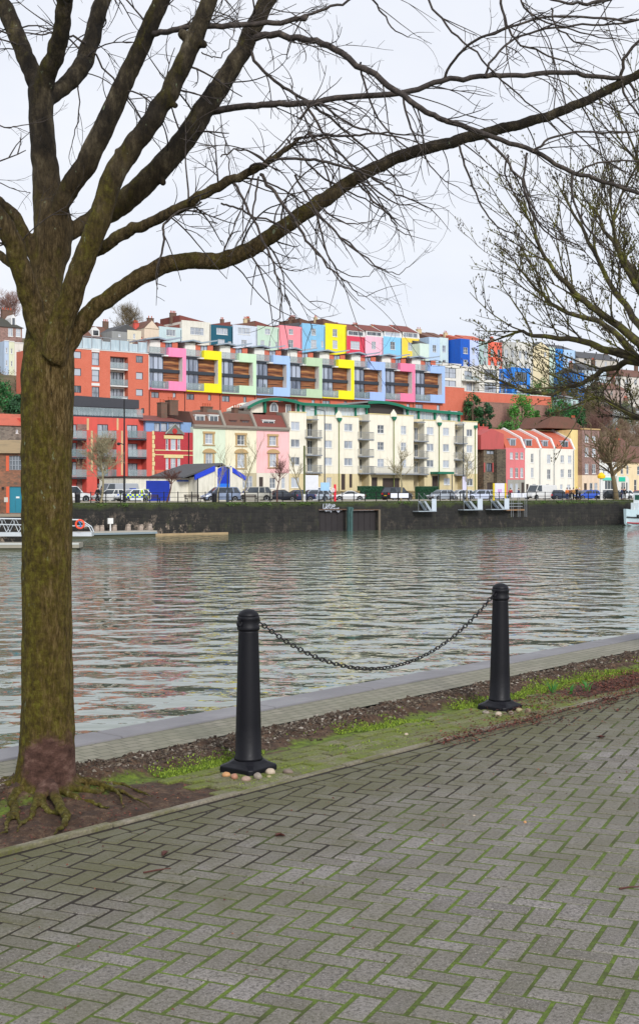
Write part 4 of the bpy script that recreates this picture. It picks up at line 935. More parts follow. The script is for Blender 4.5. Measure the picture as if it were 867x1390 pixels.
MB().box(UG3-U0+.05, UG3-U0+.35, -.12, -.004, -1, zg).build('pilaster', plain('pale_stone_edge', hx('#6a5f50'), .9), root)
# growing tufts on the coping
tf = MB()
for k in range(160):
    u = rr.uniform(U(96,0), U(860,0))-U0; s = rr.uniform(.08, .35)
    if noise.noise(Vector((u*.08,0,3))) < .0: continue
    for q in range(14):
        p = Vector((u+rr.gauss(0,s*.8), -.1+rr.uniform(-.12,.08), H-.1+rr.uniform(-s,.06))); d = Vector((rr.gauss(0,1),rr.gauss(0,.6),rr.gauss(0,.7))).normalized()*.09; e = d.orthogonal().normalized()*.05
        tf.quad(p-d,p+e,p+d,p-e)
tag(tf.build('wall_tufts', plain('tuft_leaf', hx('#4d6b22'), .7, var=.4, scale=3), root), kind='stuff')
# graffiti strokes, white paint on the wall above the left gate
def gst(pts, r=.055):
    return [Vector((U(x,0)-U0, -.008, ZZ(x,y,0)-WZ)) for x, y in pts], r
gx = lambda a: 425+a/14.45; gy = lambda a: 675+a/14.45
strokes = [[(205,100),(195,170),(200,240),(235,215),(255,160),(240,110),(205,100)], [(205,245),(240,225),(262,190)], [(270,110),(285,160),(270,215),(300,240)], [(265,115),(300,110),(318,150),(285,175),(325,215),(320,260)],
  [(325,120),(328,180)], [(235,262),(262,268),(290,255),(320,268)], [(350,150),(375,185),(400,140),(430,160)], [(360,140),(365,200)], [(378,170),(410,185),(425,150)], [(350,290),(345,240),(350,200)],
  [(375,205),(368,245),(395,255),(400,215)], [(405,250),(415,215),(430,245)], [(430,250),(445,215),(452,250)], [(460,240),(475,215),(500,210),(480,235),(505,245)], [(465,265),(490,290),(512,272),(500,262)]]
gm = MB()
for s_ in strokes:
    P, r = gst([(gx(a), gy(c)) for a, c in s_])
    for i in range(len(P)-1):
        d = (P[i+1]-P[i]); L = d.length
        if L < 1e-4: continue
        d /= L; n_ = Vector((-d.z, 0, d.x))*r; a_, c_ = P[i]-d*r*.6, P[i+1]+d*r*.6
        y_ = -.008-.0015*i
        gm.quad((a_.x-n_.x,y_,a_.z-n_.z),(c_.x-n_.x,y_,c_.z-n_.z),(c_.x+n_.x,y_,c_.z+n_.z),(a_.x+n_.x,y_,a_.z+n_.z))
gm.build('graffiti', plain('graffiti_white', (.42,.44,.5,1), .7), root)

# jutting quay on the left with the warehouse
jr = empty('landing_quay', (-31.2, 112, WZ), math.radians(6), 'short stone landing quay under the brick warehouse', 'quay')
MB().box(-30, 5.2, -.6, 26, -1.5, 2.55).build('wall', QW, jr); MB().box(-30, 5.3, -.7, 26, 2.56, 2.8).build('quay_top', plain('quay_top_stone', hx('#8a8070'), .85), jr)
r2 = MB()
for k in range(16): r2.box(-24+1.8*k, -23.95+1.8*k, -.4, -.35, 2.81, 3.9)
r2.box(-24, 3.5, -.41, -.34, 3.9, 3.96).box(-24, 3.5, -.4, -.35, 3.35, 3.39)
r2.build('railing', BLACKM, jr)
MB().box(.5, 1.1, -.7, -.601, 1.0, 2.3).build('stone_patch', plain('red_stone_patch', hx('#8a5a48'), .9), jr)

# ---------------------------------------------------------------- near bank: s along the quay, p across (towards the water)
AZ = math.radians(50.0); SX, SY = math.cos(AZ), math.sin(AZ)
def NP(s, p, z=0.0): return Vector((s*SX-p*SY, s*SY+p*SX, z))
KP = 4.83     # kerb line
# herringbone paving
AV = math.radians(BRICKAZ); vx, vy = math.cos(AV), math.sin(AV)      # v axis; u axis is v turned -90
ax = Vector((vy, -vx, 0)); ay = Vector((vx, vy, 0))
W_ = .1; G = .0056
bm_v = []; bm_f = []
rr = random.Random(9)
def brick(cx, cy, lx_, ly_, z=0.0, A=None, B=None, tilt=.005):
    A = A or ax; B = B or ay
    hxx, hyy = lx_/2-G, ly_/2-G; ch = .006
    tz = max(-.0006, min(.0028, rr.gauss(.0004, .0011))); tx, ty = rr.gauss(0, tilt), rr.gauss(0, tilt)
    c = A*cx+B*cy; base = len(bm_v)
    jx, jy = rr.gauss(0,.0012), rr.gauss(0,.0012); ro = rr.gauss(0,.006)
    for (w, l, zz_) in ((hxx, hyy, -.03), (hxx, hyy, -ch), (hxx-ch, hyy-ch, 0)):
        for sx, sy in ((-1,-1),(1,-1),(1,1),(-1,1)):
            x, y = sx*w, sy*l; x, y = x-y*ro, y+x*ro
            bm_v.append(tuple(c+A*(x+jx)+B*(y+jy)+Vector((0,0,z+zz_+tz+x*tx+y*ty))))
    for k in range(2):
        for q in range(4): bm_f.append((base+4*k+q, base+4*k+(q+1)%4, base+4*k+4+(q+1)%4, base+4*k+4+q))
    bm_f.append((base+8, base+9, base+10, base+11))
def in_view(P): return P.y > .8 and P.y < 34 and -P.y*.3-2.2 < P.x < P.y*.30+2.8 and P.x*(-SY)+P.y*SX < KP+.35
for i in range(-400, 400):
    for j in range(-200, 200):
        ox, oy = (i+2*j)*W_, (i-2*j)*W_
        P = ax*ox+ay*oy
        if not in_view(P): continue
        brick(ox+W_, oy+W_/2, 2*W_, W_); brick(ox+W_/2, oy+2*W_, W_, 2*W_)
me = bpy.data.meshes.new('pavement'); me.from_pydata(bm_v, [], bm_f)
bm = bmesh.new(); bm.from_mesh(me)
nrm = Vector((-SY, SX, 0)); bmesh.ops.bisect_plane(bm, geom=bm.verts[:]+bm.edges[:]+bm.faces[:], plane_co=nrm*(KP-.138), plane_no=nrm, clear_outer=True)
bm.to_mesh(me); bm.free()
print('bricks', len(bm_f)//9)
m, t, b = nt('paving_bricks')
g = t.nodes.new('ShaderNodeNewGeometry')
cc = ramp(t, g.outputs['Random Per Island'], [(0, hx('#736c67')), (.5, hx('#817a75')), (.85, hx('#88817d')), (1, hx('#948d8a'))])
sp1 = noi(t, coords(t), 62, 5, .85)
cc = mixc(t, ramp(t, sp1, [(.42, .9), (.52, 0)]), cc, hx('#3d3835'))
cc = mixc(t, ramp(t, noi(t, coords(t), 120, 4, .8), [(.57, 0), (.63, .8)]), cc, hx('#bdb6b0'))
cc = mixc(t, ramp(t, noi(t, coords(t), 4.5, 6, .75), [(.6, 0), (.72, .4)]), cc, hx('#a29e98'))
cc = mixc(t, ramp(t, noi(t, coords(t), 1.1, 5, .7), [(.36, .6), (.62, .12)]), cc, hx('#5c593f'))
# algae film: along the kerb and under the tree
sx = t.nodes.new('ShaderNodeSeparateXYZ'); t.links.new(coords(t), sx.inputs[0])
pp = N(t, 'ShaderNodeVectorMath', operation='DOT_PRODUCT'); t.links.new(coords(t), pp.inputs[0]); pp.inputs[1].default_value = (-SY, SX, 0)
nn = noi(t, coords(t), 1.8, 6, .75)
mr = N(t, 'ShaderNodeMapRange'); t.links.new(pp.outputs['Value'], mr.inputs[0]); mr.inputs[1].default_value = 3.3; mr.inputs[2].default_value = 4.8
ml = N(t, 'ShaderNodeMath', operation='MULTIPLY_ADD'); t.links.new(mr.outputs[0], ml.inputs[0]); ml.inputs[1].default_value = .55; t.links.new(nn, ml.inputs[2])
cc = mixc(t, ramp(t, ml.outputs[0], [(.6, 0), (.95, .75)]), cc, hx('#4f4e26'))
t.links.new(cc, b.inputs['Base Color']); b.inputs['Roughness'].default_value = .7
rg = noi(t, coords(t), 3, 4); t.links.new(ramp(t, rg, [(.3, .5), (.7, .85)]), b.inputs['Roughness'])
bump(t, b, addn(sp1, noi(t, coords(t), 60, 4, .7)), .9, .0035)
PAVM = m
me.materials.append(PAVM); tag(link('pavement', me), 'grey herringbone brick pavement', 'pavement', kind='structure')
# joints: moss and dirt between the bricks
m, t, b = nt('joint_moss')
cc = ramp(t, noi(t, coords(t), 2.2, 6, .7), [(.28, hx('#3a3020')), (.38, hx('#4a571e')), (.58, hx('#647c22')), (.8, hx('#7c942c'))])
cc = mixc(t, ramp(t, noi(t, coords(t), 45, 4, .8), [(.4, .6), (.6, 0)]), cc, hx('#3c3a20'))
mr = N(t, 'ShaderNodeMapRange'); dp = N(t, 'ShaderNodeVectorMath', operation='DOT_PRODUCT'); t.links.new(coords(t), dp.inputs[0]); dp.inputs[1].default_value = (-SY, SX, 0)
t.links.new(dp.outputs['Value'], mr.inputs[0]); mr.inputs[1].default_value = 3.2; mr.inputs[2].default_value = 4.4
ml = N(t, 'ShaderNodeMath', operation='MULTIPLY_ADD'); t.links.new(mr.outputs[0], ml.inputs[0]); ml.inputs[1].default_value = .5; t.links.new(noi(t, coords(t), 1.6, 4), ml.inputs[2])
cc = mixc(t, ramp(t, ml.outputs[0], [(.65, 0), (.88, 1)]), cc, hx('#241b10'))
t.links.new(cc, b.inputs['Base Color']); b.inputs['Roughness'].default_value = .95; bump(t, b, noi(t, coords(t), 90, 5, .8), 1, .006)
JM = m
jm = MB(); S0, S1, P0 = -60, 90, -60
gs = 60
for i in range(gs): jm.quad(NP(S0+(S1-S0)*i/gs,P0,-.0026), NP(S0+(S1-S0)*(i+1)/gs,P0,-.0026), NP(S0+(S1-S0)*(i+1)/gs,KP+.01,-.0026), NP(S0+(S1-S0)*i/gs,KP+.01,-.0026))
tag(jm.build('pavement_joints', JM), 'moss-filled pavement joints', 'pavement joints', kind='structure')
# border course and edging stones
nbv = len(bm_v); bm_v.clear(); bm_f.clear()
A2 = Vector((SX, SY, 0)); B2 = Vector((-SY, SX, 0)); s = -2.0
while s < 34: brick(s+.1, KP-.073, .2, .1, 0, A2, B2, .008); s += .2
me = bpy.data.meshes.new('border_course'); me.from_pydata(bm_v, [], bm_f); me.materials.append(PAVM)
tag(link('border_course', me), 'brick border course along the edging', 'border', kind='structure')
mb = MB(); s = -4.0; rr = random.Random(2)
while s < 36:
    L = .91; dz = rr.uniform(-.008,.008); z0 = .012+dz; a_ = s+.004; c_ = s+L-.004; q = rr.uniform(-.006,.006)
    P = [NP(a_,KP+q), NP(c_,KP-q), NP(c_,KP+.05-q), NP(a_,KP+.05+q)]
    for p_ in P: p_.z = -.1
    mb.add(P+[Vector((p_.x,p_.y,z0)) for p_ in P], [(0,3,2,1),(4,5,6,7),(0,1,5,4),(1,2,6,5),(2,3,7,6),(3,0,4,7)]); s += L
m, t, b = nt('edging_concrete')
cc = mixc(t, ramp(t, noi(t, coords(t), 3, 6, .75), [(.4, 0), (.62, 1)]), hx('#8c8474'), hx('#5f5f30'))
cc = mixc(t, ramp(t, noi(t, coords(t), 60, 4, .8), [(.4, .5), (.6, 0)]), cc, hx('#4a443a'))
t.links.new(cc, b.inputs['Base Color']); b.inputs['Roughness'].default_value = .85; bump(t, b, noi(t, coords(t), 50, 5), .8, .005)
EDG = m
tag(bevel(mb.build('edging_kerb', EDG), .006), 'narrow concrete edging', 'kerb', kind='structure')
# verge: displaced sheet from the edging to the paved band
def vz(s, p):
    n1_ = noise.noise(Vector((s*1.3, p*2.2, 0))); n2_ = noise.noise(Vector((s*6, p*7, 4))); n3_ = noise.noise(Vector((s*25, p*25, 8)))
    z = -.012
    g = max(0, min(1, (p-5.55)/.1))*max(0, min(1, (6.06-p)/.12))       # gravel heap
    z += g*(.035+.02*n1_+.028*n2_+.018*n3_)
    z += .006*n2_
    pit = max(0, min(1, (4.95-s)/.3))*max(0, min(1, (p-4.9)/.05))
    z += pit*(-.02+.03*n1_+.02*n2_+.01*n3_)
    d = math.hypot(s-4.38, p-5.62); z += .09*math.exp(-(d/.42)**2)
    return z
def grid(s0, s1, ds, p0, p1, dp):
    ns, np_ = int((s1-s0)/ds)+1, int((p1-p0)/dp)+1; vs = []
    for j in range(np_):
        for i in range(ns):
            s_, p_ = s0+(s1-s0)*i/(ns-1), p0+(p1-p0)*j/(np_-1); v = NP(s_, p_); v.z = vz(s_, p_); vs.append(v)
    return vs, [(j*ns+i, j*ns+i+1, (j+1)*ns+i+1, (j+1)*ns+i) for j in range(np_-1) for i in range(ns-1)]
mb = MB(); mb.add(*grid(1, 17, .02, KP+.03, 6.05, .022)); mb.add(*grid(17, 60, .3, KP+.03, 6.05, .1)); mb.add(*grid(-30, 1, .3, KP+.03, 6.05, .1))
m, t, b = nt('verge_soil')
dp = N(t, 'ShaderNodeVectorMath', operation='DOT_PRODUCT'); t.links.new(coords(t), dp.inputs[0]); dp.inputs[1].default_value = (-SY, SX, 0)
ds = N(t, 'ShaderNodeVectorMath', operation='DOT_PRODUCT'); t.links.new(coords(t), ds.inputs[0]); ds.inputs[1].default_value = (SX, SY, 0)
soil = ramp(t, noi(t, coords(t), 14, 8, .8), [(.3, hx('#241a12')), (.5, hx('#4a3526')), (.62, hx('#6b5440')), (.78, hx('#8c8070'))])
nl = noi(t, coords(t), 2.4, 5, .75)
# moss band between setts and gravel
md = N(t, 'ShaderNodeMath', operation='SUBTRACT'); t.links.new(dp.outputs['Value'], md.inputs[0]); md.inputs[1].default_value = 5.5
ab = N(t, 'ShaderNodeMath', operation='ABSOLUTE'); t.links.new(md.outputs[0], ab.inputs[0])
m1 = N(t, 'ShaderNodeMath', operation='MULTIPLY_ADD'); t.links.new(ab.outputs[0], m1.inputs[0]); m1.inputs[1].default_value = -2.4; t.links.new(nl, m1.inputs[2])
mf = ramp(t, m1.outputs[0], [(.27, 0), (.42, .9)])
cc = mixc(t, mf, soil, ramp(t, noi(t, coords(t), 22, 5, .7), [(.3, hx('#3c4614')), (.55, hx('#657a1c')), (.8, hx('#8a9e2e'))]))
t.links.new(cc, b.inputs['Base Color']); b.inputs['Roughness'].default_value = .95; bump(t, b, noi(t, coords(t), 70, 6, .8), 1, .012)
SOIL = m
tag(mb.build('verge', SOIL, smooth=True), 'soil, gravel and moss verge beside the pavement', 'verge', kind='structure')
# mossy setts between the edging and the moss band
bm_v.clear(); bm_f.clear(); rr = random.Random(21)
for r_ in range(5):
    s = 4.6+(.1 if r_ % 2 else 0)
    while s < 17:
        p_ = KP+.11+.104*r_
        soilpatch = 9.1 < s < 11.6 and p_ > KP+.12
        lim = 4.95+.35*noise.noise(Vector((s*.9, r_*1.7, 1)))
        ok = not soilpatch and (s > 4.95) and (r_ < 3 or r_ == 3 and s > 5.4 or noise.noise(Vector((s*1.1, r_, 5))) > -.1)
        if ok: brick(s+.1, p_, .2, .1, .004+rr.uniform(-.006,.003), A2, B2, .02)
        s += .2
me = bpy.data.meshes.new('setts'); me.from_pydata(bm_v, [], bm_f)
m, t, b = nt('mossy_setts')
g = t.nodes.new('ShaderNodeNewGeometry')
cc = ramp(t, g.outputs['Random Per Island'], [(0, hx('#5e5a44')), (.5, hx('#77705a')), (1, hx('#8a8370'))])
cc = mixc(t, ramp(t, noi(t, coords(t), 3.2, 6, .8), [(.36, 0), (.56, .9)]), cc, hx('#6a7622'))
cc = mixc(t, ramp(t, noi(t, coords(t), 70, 4, .8), [(.38, .6), (.55, 0)]), cc, hx('#35301f'))
t.links.new(cc, b.inputs['Base Color']); b.inputs['Roughness'].default_value = .9; bump(t, b, noi(t, coords(t), 80, 5, .8), 1, .006)
me.materials.append(m); tag(link('setts', me), 'mossy setts along the chain posts', 'setts', kind='structure')
# paved band and coping of the near quay
m, t, b = nt('quay_band_paving')
mp = t.nodes.new('ShaderNodeMapping'); mp.inputs['Rotation'].default_value = (0,0,-AZ); tc = t.nodes.new('ShaderNodeTexCoord'); t.links.new(tc.outputs['Object'], mp.inputs[0])
bt = N(t, 'ShaderNodeTexBrick', Color1=hx('#8a8472'), Color2=hx('#77725f'), Mortar=hx('#4c4a34'), Scale=1.0); bt.inputs['Brick Width'].default_value = .12; bt.inputs['Row Height'].default_value = .085; bt.inputs['Mortar Size'].default_value = .006
t.links.new(mp.outputs[0], bt.inputs['Vector'])
cc = mixc(t, ramp(t, noi(t, coords(t), 1.4, 6, .7), [(.4, 0), (.65, .6)]), bt.outputs[0], hx('#6a6a50'))
t.links.new(cc, b.inputs['Base Color']); b.inputs['Roughness'].default_value = .6; bump(t, b, bt.outputs['Fac'], .6, -.004)
BANDM = m
mb = MB()
for i in range(90): mb.quad(NP(-30+i,6.03,.012), NP(-29+i,6.03,.012), NP(-29+i,6.475,.012), NP(-30+i,6.475,.012))
tag(mb.build('quay_band', BANDM), 'paved band inside the coping', 'paving', kind='structure')
mb = MB(); s = -30.0; rr = random.Random(4)
while s < 60:
    L = rr.uniform(1.0, 1.7); a_, c_ = s+.004, s+L-.004; z0 = .02+rr.uniform(-.004,.004); p0, p1 = 6.48, 6.76+rr.uniform(-.006,.006)
    P = [NP(a_,p0,-.3), NP(c_,p0,-.3), NP(c_,p1,-.3), NP(a_,p1,-.3)]
    mb.add(P+[Vector((p_.x,p_.y,z0)) for p_ in P], [(0,3,2,1),(4,5,6,7),(0,1,5,4),(1,2,6,5),(2,3,7,6),(3,0,4,7)]); s += L
m, t, b = nt('coping_slab')
cc = mixc(t, noi(t, coords(t), 2, 7, .7), hx('#69686b'), hx('#827f82'))
cc = mixc(t, ramp(t, noi(t, coords(t), 40, 5, .8), [(.35, .5), (.52, 0)]), cc, hx('#77746f'))
t.links.new(cc, b.inputs['Base Color']); t.links.new(ramp(t, noi(t, coords(t), .9, 5, .6), [(.4, .4), (.6, .7)]), b.inputs['Roughness']); bump(t, b, noi(t, coords(t), 30, 6, .7), .5, .004)
tag(bevel(mb.build('quay_coping', m), .012, 2), 'smooth grey coping slabs at the water edge', 'coping', kind='structure')
mb = MB()
for i in range(90): mb.quad(NP(-30+i,6.74,-.28), NP(-29+i,6.74,-.28), NP(-29+i,6.74,-5), NP(-30+i,6.74,-5))
tag(mb.build('near_quay_wall', QW), 'near quay wall', 'quay wall', kind='structure')
# gravel, grass, leaf litter
rr = random.Random(77)
mb = MB()
for k in range(14000):
    s = rr.uniform(2.8, 17) if rr.random() < .85 else rr.uniform(2.8, 9); p = rr.gauss(5.83, .11)
    if not 5.4 < p < 6.12: continue
    r = rr.choice((.005,.006,.008,.009,.011,.014))*rr.uniform(.7,1.2)
    c = NP(s, p); c.z = vz(s, p)+r*.25
    R = Matrix.Rotation(rr.uniform(0,6.3), 3, Vector((rr.gauss(0,1),rr.gauss(0,1),rr.gauss(0,1))).normalized()) if 1 else None
    vs = [c+R@Vector(v)*r*rr.uniform(.7,1.2) for v in ((1.3,0,0),(-1.2,.1,0),(0,1,0),(.1,-1,0),(0,0,.7),(0,.1,-.7))]
    mb.add(vs, [(0,2,4),(2,1,4),(1,3,4),(3,0,4),(2,0,5),(1,2,5),(3,1,5),(0,3,5)])
m, t, b = nt('gravel')
g = t.nodes.new('ShaderNodeNewGeometry')
t.links.new(ramp(t, g.outputs['Random Per Island'], [(0, hx('#2c231b')), (.5, hx('#4a3d31')), (.8, hx('#625647')), (.95, hx('#7d7468')), (1, hx('#a29a8e'))]), b.inputs['Base Color']); b.inputs['Roughness'].default_value = .85
tag(mb.build('gravel', m), 'loose gravel and rubble strip', 'gravel', kind='stuff')
mb = MB()
def moss_amount(s, p): return noise.noise(Vector((s*1.7, p*3, 2)))+.35*noise.noise(Vector((s*6, p*8, 2)))
for k in range(64000):
    s = rr.uniform(3.4, 17); p = rr.gauss(5.5, .07)
    if rr.random() < .4: p = rr.uniform(4.92, 5.42)
    if not 4.9 < p < 5.75 or s < 5.1: continue
    if 9.1 < s < 11.6 and p < 5.32: continue
    if moss_amount(s, p) < (-.05 if p > 5.36 else .1): continue
    c = NP(s, p); c.z = vz(s, p)+.006
    h_ = rr.uniform(.005,.016); a = rr.uniform(0,6.3); w_ = .0045; d = Vector((math.cos(a),math.sin(a),0)); l = Vector((rr.gauss(0,.4),rr.gauss(0,.4),1)).normalized()*h_
    mb.add([c-d*w_, c+d*w_, c+l+d*w_*.3, c+l-d*w_*.3], [(0,1,2,3)])
m, t, b = nt('moss_blades')
g = t.nodes.new('ShaderNodeNewGeometry')
t.links.new(ramp(t, g.outputs['Random Per Island'], [(0, hx('#3f5214')), (.5, hx('#6a831c')), (1, hx('#94a834'))]), b.inputs['Base Color']); b.inputs['Roughness'].default_value = .7
tag(mb.build('moss', m), 'bright green moss and short grass on the verge', 'moss', kind='stuff')
mb = MB()
def leaf(c, size, rr, lift=.012):
    a = rr.uniform(0,6.3); d = Vector((math.cos(a),math.sin(a),rr.gauss(0,.25))).normalized(); e = Vector((-d.y,d.x,rr.gauss(0,.3))).normalized(); L, w = size, size*rr.uniform(.3,.6)
    c = c+Vector((0,0,rr.uniform(.002,lift)))
    mb.add([c-d*L, c-d*L*.2+e*w+Vector((0,0,.004)), c+d*L, c-d*L*.2-e*w], [(0,1,2,3)])
for k in range(5200):
    s = rr.gauss(10.3, 1.1); p = rr.gauss(5.1, .16)
    if not (4.9 < p < 5.5): continue
    c = NP(s, p); c.z = max(vz(s,p),0)+.004; leaf(c, rr.uniform(.006,.016), rr, .03)
for k in range(4500):
    s = rr.uniform(6.6, 13.5); p = KP+rr.gauss(-.02, .07)
    if noise.noise(Vector((s*1.3,0,9))) < -.05: continue
    c = NP(s, p, .006 if p < KP else .01); leaf(c, rr.uniform(.005,.014), rr)
for k in range(5200):
    s = rr.gauss(10.4,1.2); p = KP-abs(rr.gauss(0,.22))
    if noise.noise(Vector((s*2.3,p*3,9))) < .0: continue
    leaf(NP(s,p,.002), rr.uniform(.006,.014), rr)
for k in range(700):
    s = rr.gauss(4.3,.5); p = rr.uniform(4.92,5.7); c = NP(s,p); c.z = vz(s,p)+.002; leaf(c, rr.uniform(.004,.011), rr)
for k in range(520):
    s = rr.uniform(1.5,12); p = KP-abs(rr.gauss(0,.9)); leaf(NP(s,p,.002), rr.uniform(.002,.009), rr)
m, t, b = nt('dead_leaves')
g = t.nodes.new('ShaderNodeNewGeometry')
t.links.new(ramp(t, g.outputs['Random Per Island'], [(0, hx('#2c1712')), (.5, hx('#5c2c22')), (.85, hx('#6a382a')), (1, hx('#84583e'))]), b.inputs['Base Color']); b.inputs['Roughness'].default_value = .75
tag(mb.build('leaf_litter', m), 'red-brown dead leaves and bark chips', 'leaf litter', kind='stuff')
# a few larger fallen leaves and sticks one can count on the paving
def px_ground(x, y):
    Y = F*EYE/(y-HY); return Vector(((x-CX)/F*Y, Y, 0))
LF = plain('curled_leaf', hx('#4e261c'), .7, var=.3, scale=40)
for x, y, lb in ((377,1136,'curled red-brown leaf alone on the paving below the left chain post'),(225,1160,'dry brown leaf fragment standing on the bricks near the kerb'),(816,1002,'tan fallen leaf on the paving right of the far bollard')):
    mb = MB(); c = px_ground(x, y); r2_ = random.Random(x)
    for q in range(3):
        a = r2_.uniform(0,6.3); d = Vector((math.cos(a),math.sin(a),0)); e = Vector((-d.y,d.x,0)); L = .03
        cc_ = c+d*.012+Vector((0,0,.006))
        mb.add([cc_-d*L, cc_-e*.015+Vector((0,0,.012)), cc_+d*L, cc_+e*.015+Vector((0,0,.01))], [(0,1,2,3)])
    tag(mb.build('fallen_leaf', LF), lb, 'leaf')
for (xa,ya,xb,yb,lb) in ((840,1208,867,1205,'thin reddish stick lying on the paving at the right edge'),(195,1186,232,1180,'thin brown twig lying on the paving near the tree')):
    p, q = px_ground(xa,ya), px_ground(xb,yb); mid = (p+q)/2+Vector((0,.01,.004)); p.z = q.z = .005
    tag(MB().tube([p,mid,q], [.004,.0035,.002], 6).build('fallen_twig', LF), lb, 'twig')
# daffodil shoots in the soil patch
rr = random.Random(8); SH = plain('shoot_green', hx('#3f7a34'), .5, var=.3, scale=9)
for x, y, n_, lb in ((750,940,11,'tall clump of green bulb shoots in the leaf litter, left one'),(772,942,6,'small clump of green bulb shoots between the two bigger clumps'),(795,938,12,'broad clump of green bulb shoots in the leaf litter, right one')):
    c = px_ground(x, y); mb = MB()
    for k in range(n_):
        a = rr.uniform(0,6.3); o_ = Vector((math.cos(a),math.sin(a),0)); b0 = c+o_*rr.uniform(0,.03); h_ = rr.uniform(.05,.1)
        mb.tube([b0, b0+o_*.01+Vector((0,0,h_*.6)), b0+o_*.035+Vector((0,0,h_))], [.005,.004,.001], 4)
    tag(mb.build('bulb_shoots', SH), lb, 'shoots', 'bulb shoots in the leafy patch')
# ================================================================ posts and chain
m, t, b = nt('black_paint_iron')
b.inputs['Base Color'].default_value = (.005,.005,.008,1)
t.links.new(ramp(t, noi(t, coords(t), 9, 5, .7), [(.35, .45), (.7, .65)]), b.inputs['Roughness']); b.inputs['Specular IOR Level'].default_value = .28
bump(t, b, noi(t, coords(t), 35, 5, .6), .35, .002); IRON = m
def bollard(c, rz, lean, label):
    r = empty('bollard', c, rz, label, 'bollard', 'black chain posts on the verge'); r.rotation_euler = (lean[0], lean[1], rz)
    mb = MB(); a = .128
    # square plinth with clipped corners and sloped top
    def ring(w, c_, z): return [(w,-w+c_,z),(w,w-c_,z),(w-c_,w,z),(-w+c_,w,z),(-w,w-c_,z),(-w,-w+c_,z),(-w+c_,-w,z),(w-c_,-w,z)]
    rs = [ring(a,.02,-.05), ring(a,.02,.052), ring(a-.03,.03,.07), ring(a-.044,.04,.088)]
    vs = [v for q in rs for v in q]; fs = [(8*i+k, 8*i+(k+1)%8, 8*i+8+(k+1)%8, 8*i+8+k) for i in range(3) for k in range(8)]+[tuple(24+k for k in range(8))]
    mb.add(vs, fs); bevel(mb.build('base_plinth', IRON, r), .006)
    MB().lathe([(.086,.085),(.084,.1),(.078,.11),(.074,.3),(.069,.5),(.0635,.7),(.0595,.835),(.0595,.845)], n=40).build('shaft', IRON, r, True)
    MB().lathe([(.058,.845),(.065,.848),(.067,.856),(.067,.868),(.063,.874),(.063,.905),(.066,.912),(.066,.924),(.062,.93)], n=40).build('collar', IRON, r, True)
    MB().lathe([(.0615,.929)]+[(.0615*math.cos(k*PI/20), .93+.042*math.sin(k*PI/20)) for k in range(1,10)]+[(.003,.972)], n=40).build('domed_cap', IRON, r, True)
    return r
BL = NP(0,0); BLp = Vector((-.418, 7.6, -.02)); BRp = Vector((1.362, 9.76, -.02))
d_ = (BRp-BLp); ang = math.atan2(d_.y, d_.x)
b1 = bollard(BLp, ang+math.radians(2), (0,0), 'nearer black tapered post with pale pebbles at its foot')
b2 = bollard(BRp, ang-math.radians(1), (math.radians(.4),0), 'farther black tapered post beside the leafy soil patch')
def eye(c, d, par):
    P = [Vector(c)+Vector((d*(.018+.018*math.cos(a)), 0, .018*math.sin(a))) for a in [2*PI*k/12 for k in range(13)]]
    MB().tube(P, .0055, 6, cap=False).tube([Vector(c)-Vector((d*.03,0,0)), Vector(c)+Vector((d*.004,0,0))], .008, 6).build('chain_eye', IRON, par, True)
eye((.064,0,.892), 1, b1); eye((-.064,0,.892), -1, b1); eye((-.064,0,.892), -1, b2); eye((.064,0,.892), 1, b2)
un = d_.normalized()
A = BLp+un*.095+Vector((0,0,.888)); B = BRp-un*.095+Vector((0,0,.886)); L0 = (B-A).length; sag = .405
cat = lambda s_: A.lerp(B, s_)+Vector((0,0,-sag*(1-(2*s_-1)**2)))
P = [cat(i/2000) for i in range(2001)]; acc = [0]
for i in range(2000): acc.append(acc[-1]+(P[i+1]-P[i]).length)
nl_ = 74; pitch = acc[-1]/nl_
lk = MB(); w_, l_ = .0115, .0165; pts = []
for k in range(17):
    a = 2*PI*k/16; x = math.cos(a)*w_; y = math.sin(a)*w_; y += l_*.62*(1 if math.sin(a) > 0 else -1 if math.sin(a) < 0 else 0); pts.append(Vector((x, y, 0)))
pts = [Vector((w_*math.cos(a), w_*math.sin(a)+l_*.55, 0)) for a in [PI*k/7 for k in range(8)]]+[Vector((w_*math.cos(a), w_*math.sin(a)-l_*.55, 0)) for a in [PI+PI*k/7 for k in range(8)]]
pts.append(pts[0]); lk.tube(pts, .004, 6, cap=False)
CH = plain('chain_steel', (.03,.028,.03,1), .4, .6, var=.4, scale=60)
lm = lk.mesh('link', CH, True)
cr = empty('chain', A, 0, 'black link chain sagging between the two black posts', 'chain')
i = 0
for k in range(nl_):
    s_ = (k+.5)*pitch
    while acc[i+1] < s_: i += 1
    p = P[i]; tdir = (P[min(i+1,2000)]-P[i]).normalized()
    y = tdir; z = Vector((0,0,1)); z = (z-y*z.dot(y)).normalized(); x = y.cross(z)
    R = Matrix((x, y, z)).transposed().to_4x4() @ Matrix.Rotation(PI/2*(k%2)+.5, 4, 'Y')
    o = link('link', lm, cr); o.matrix_local = Matrix.Translation(p-A) @ R
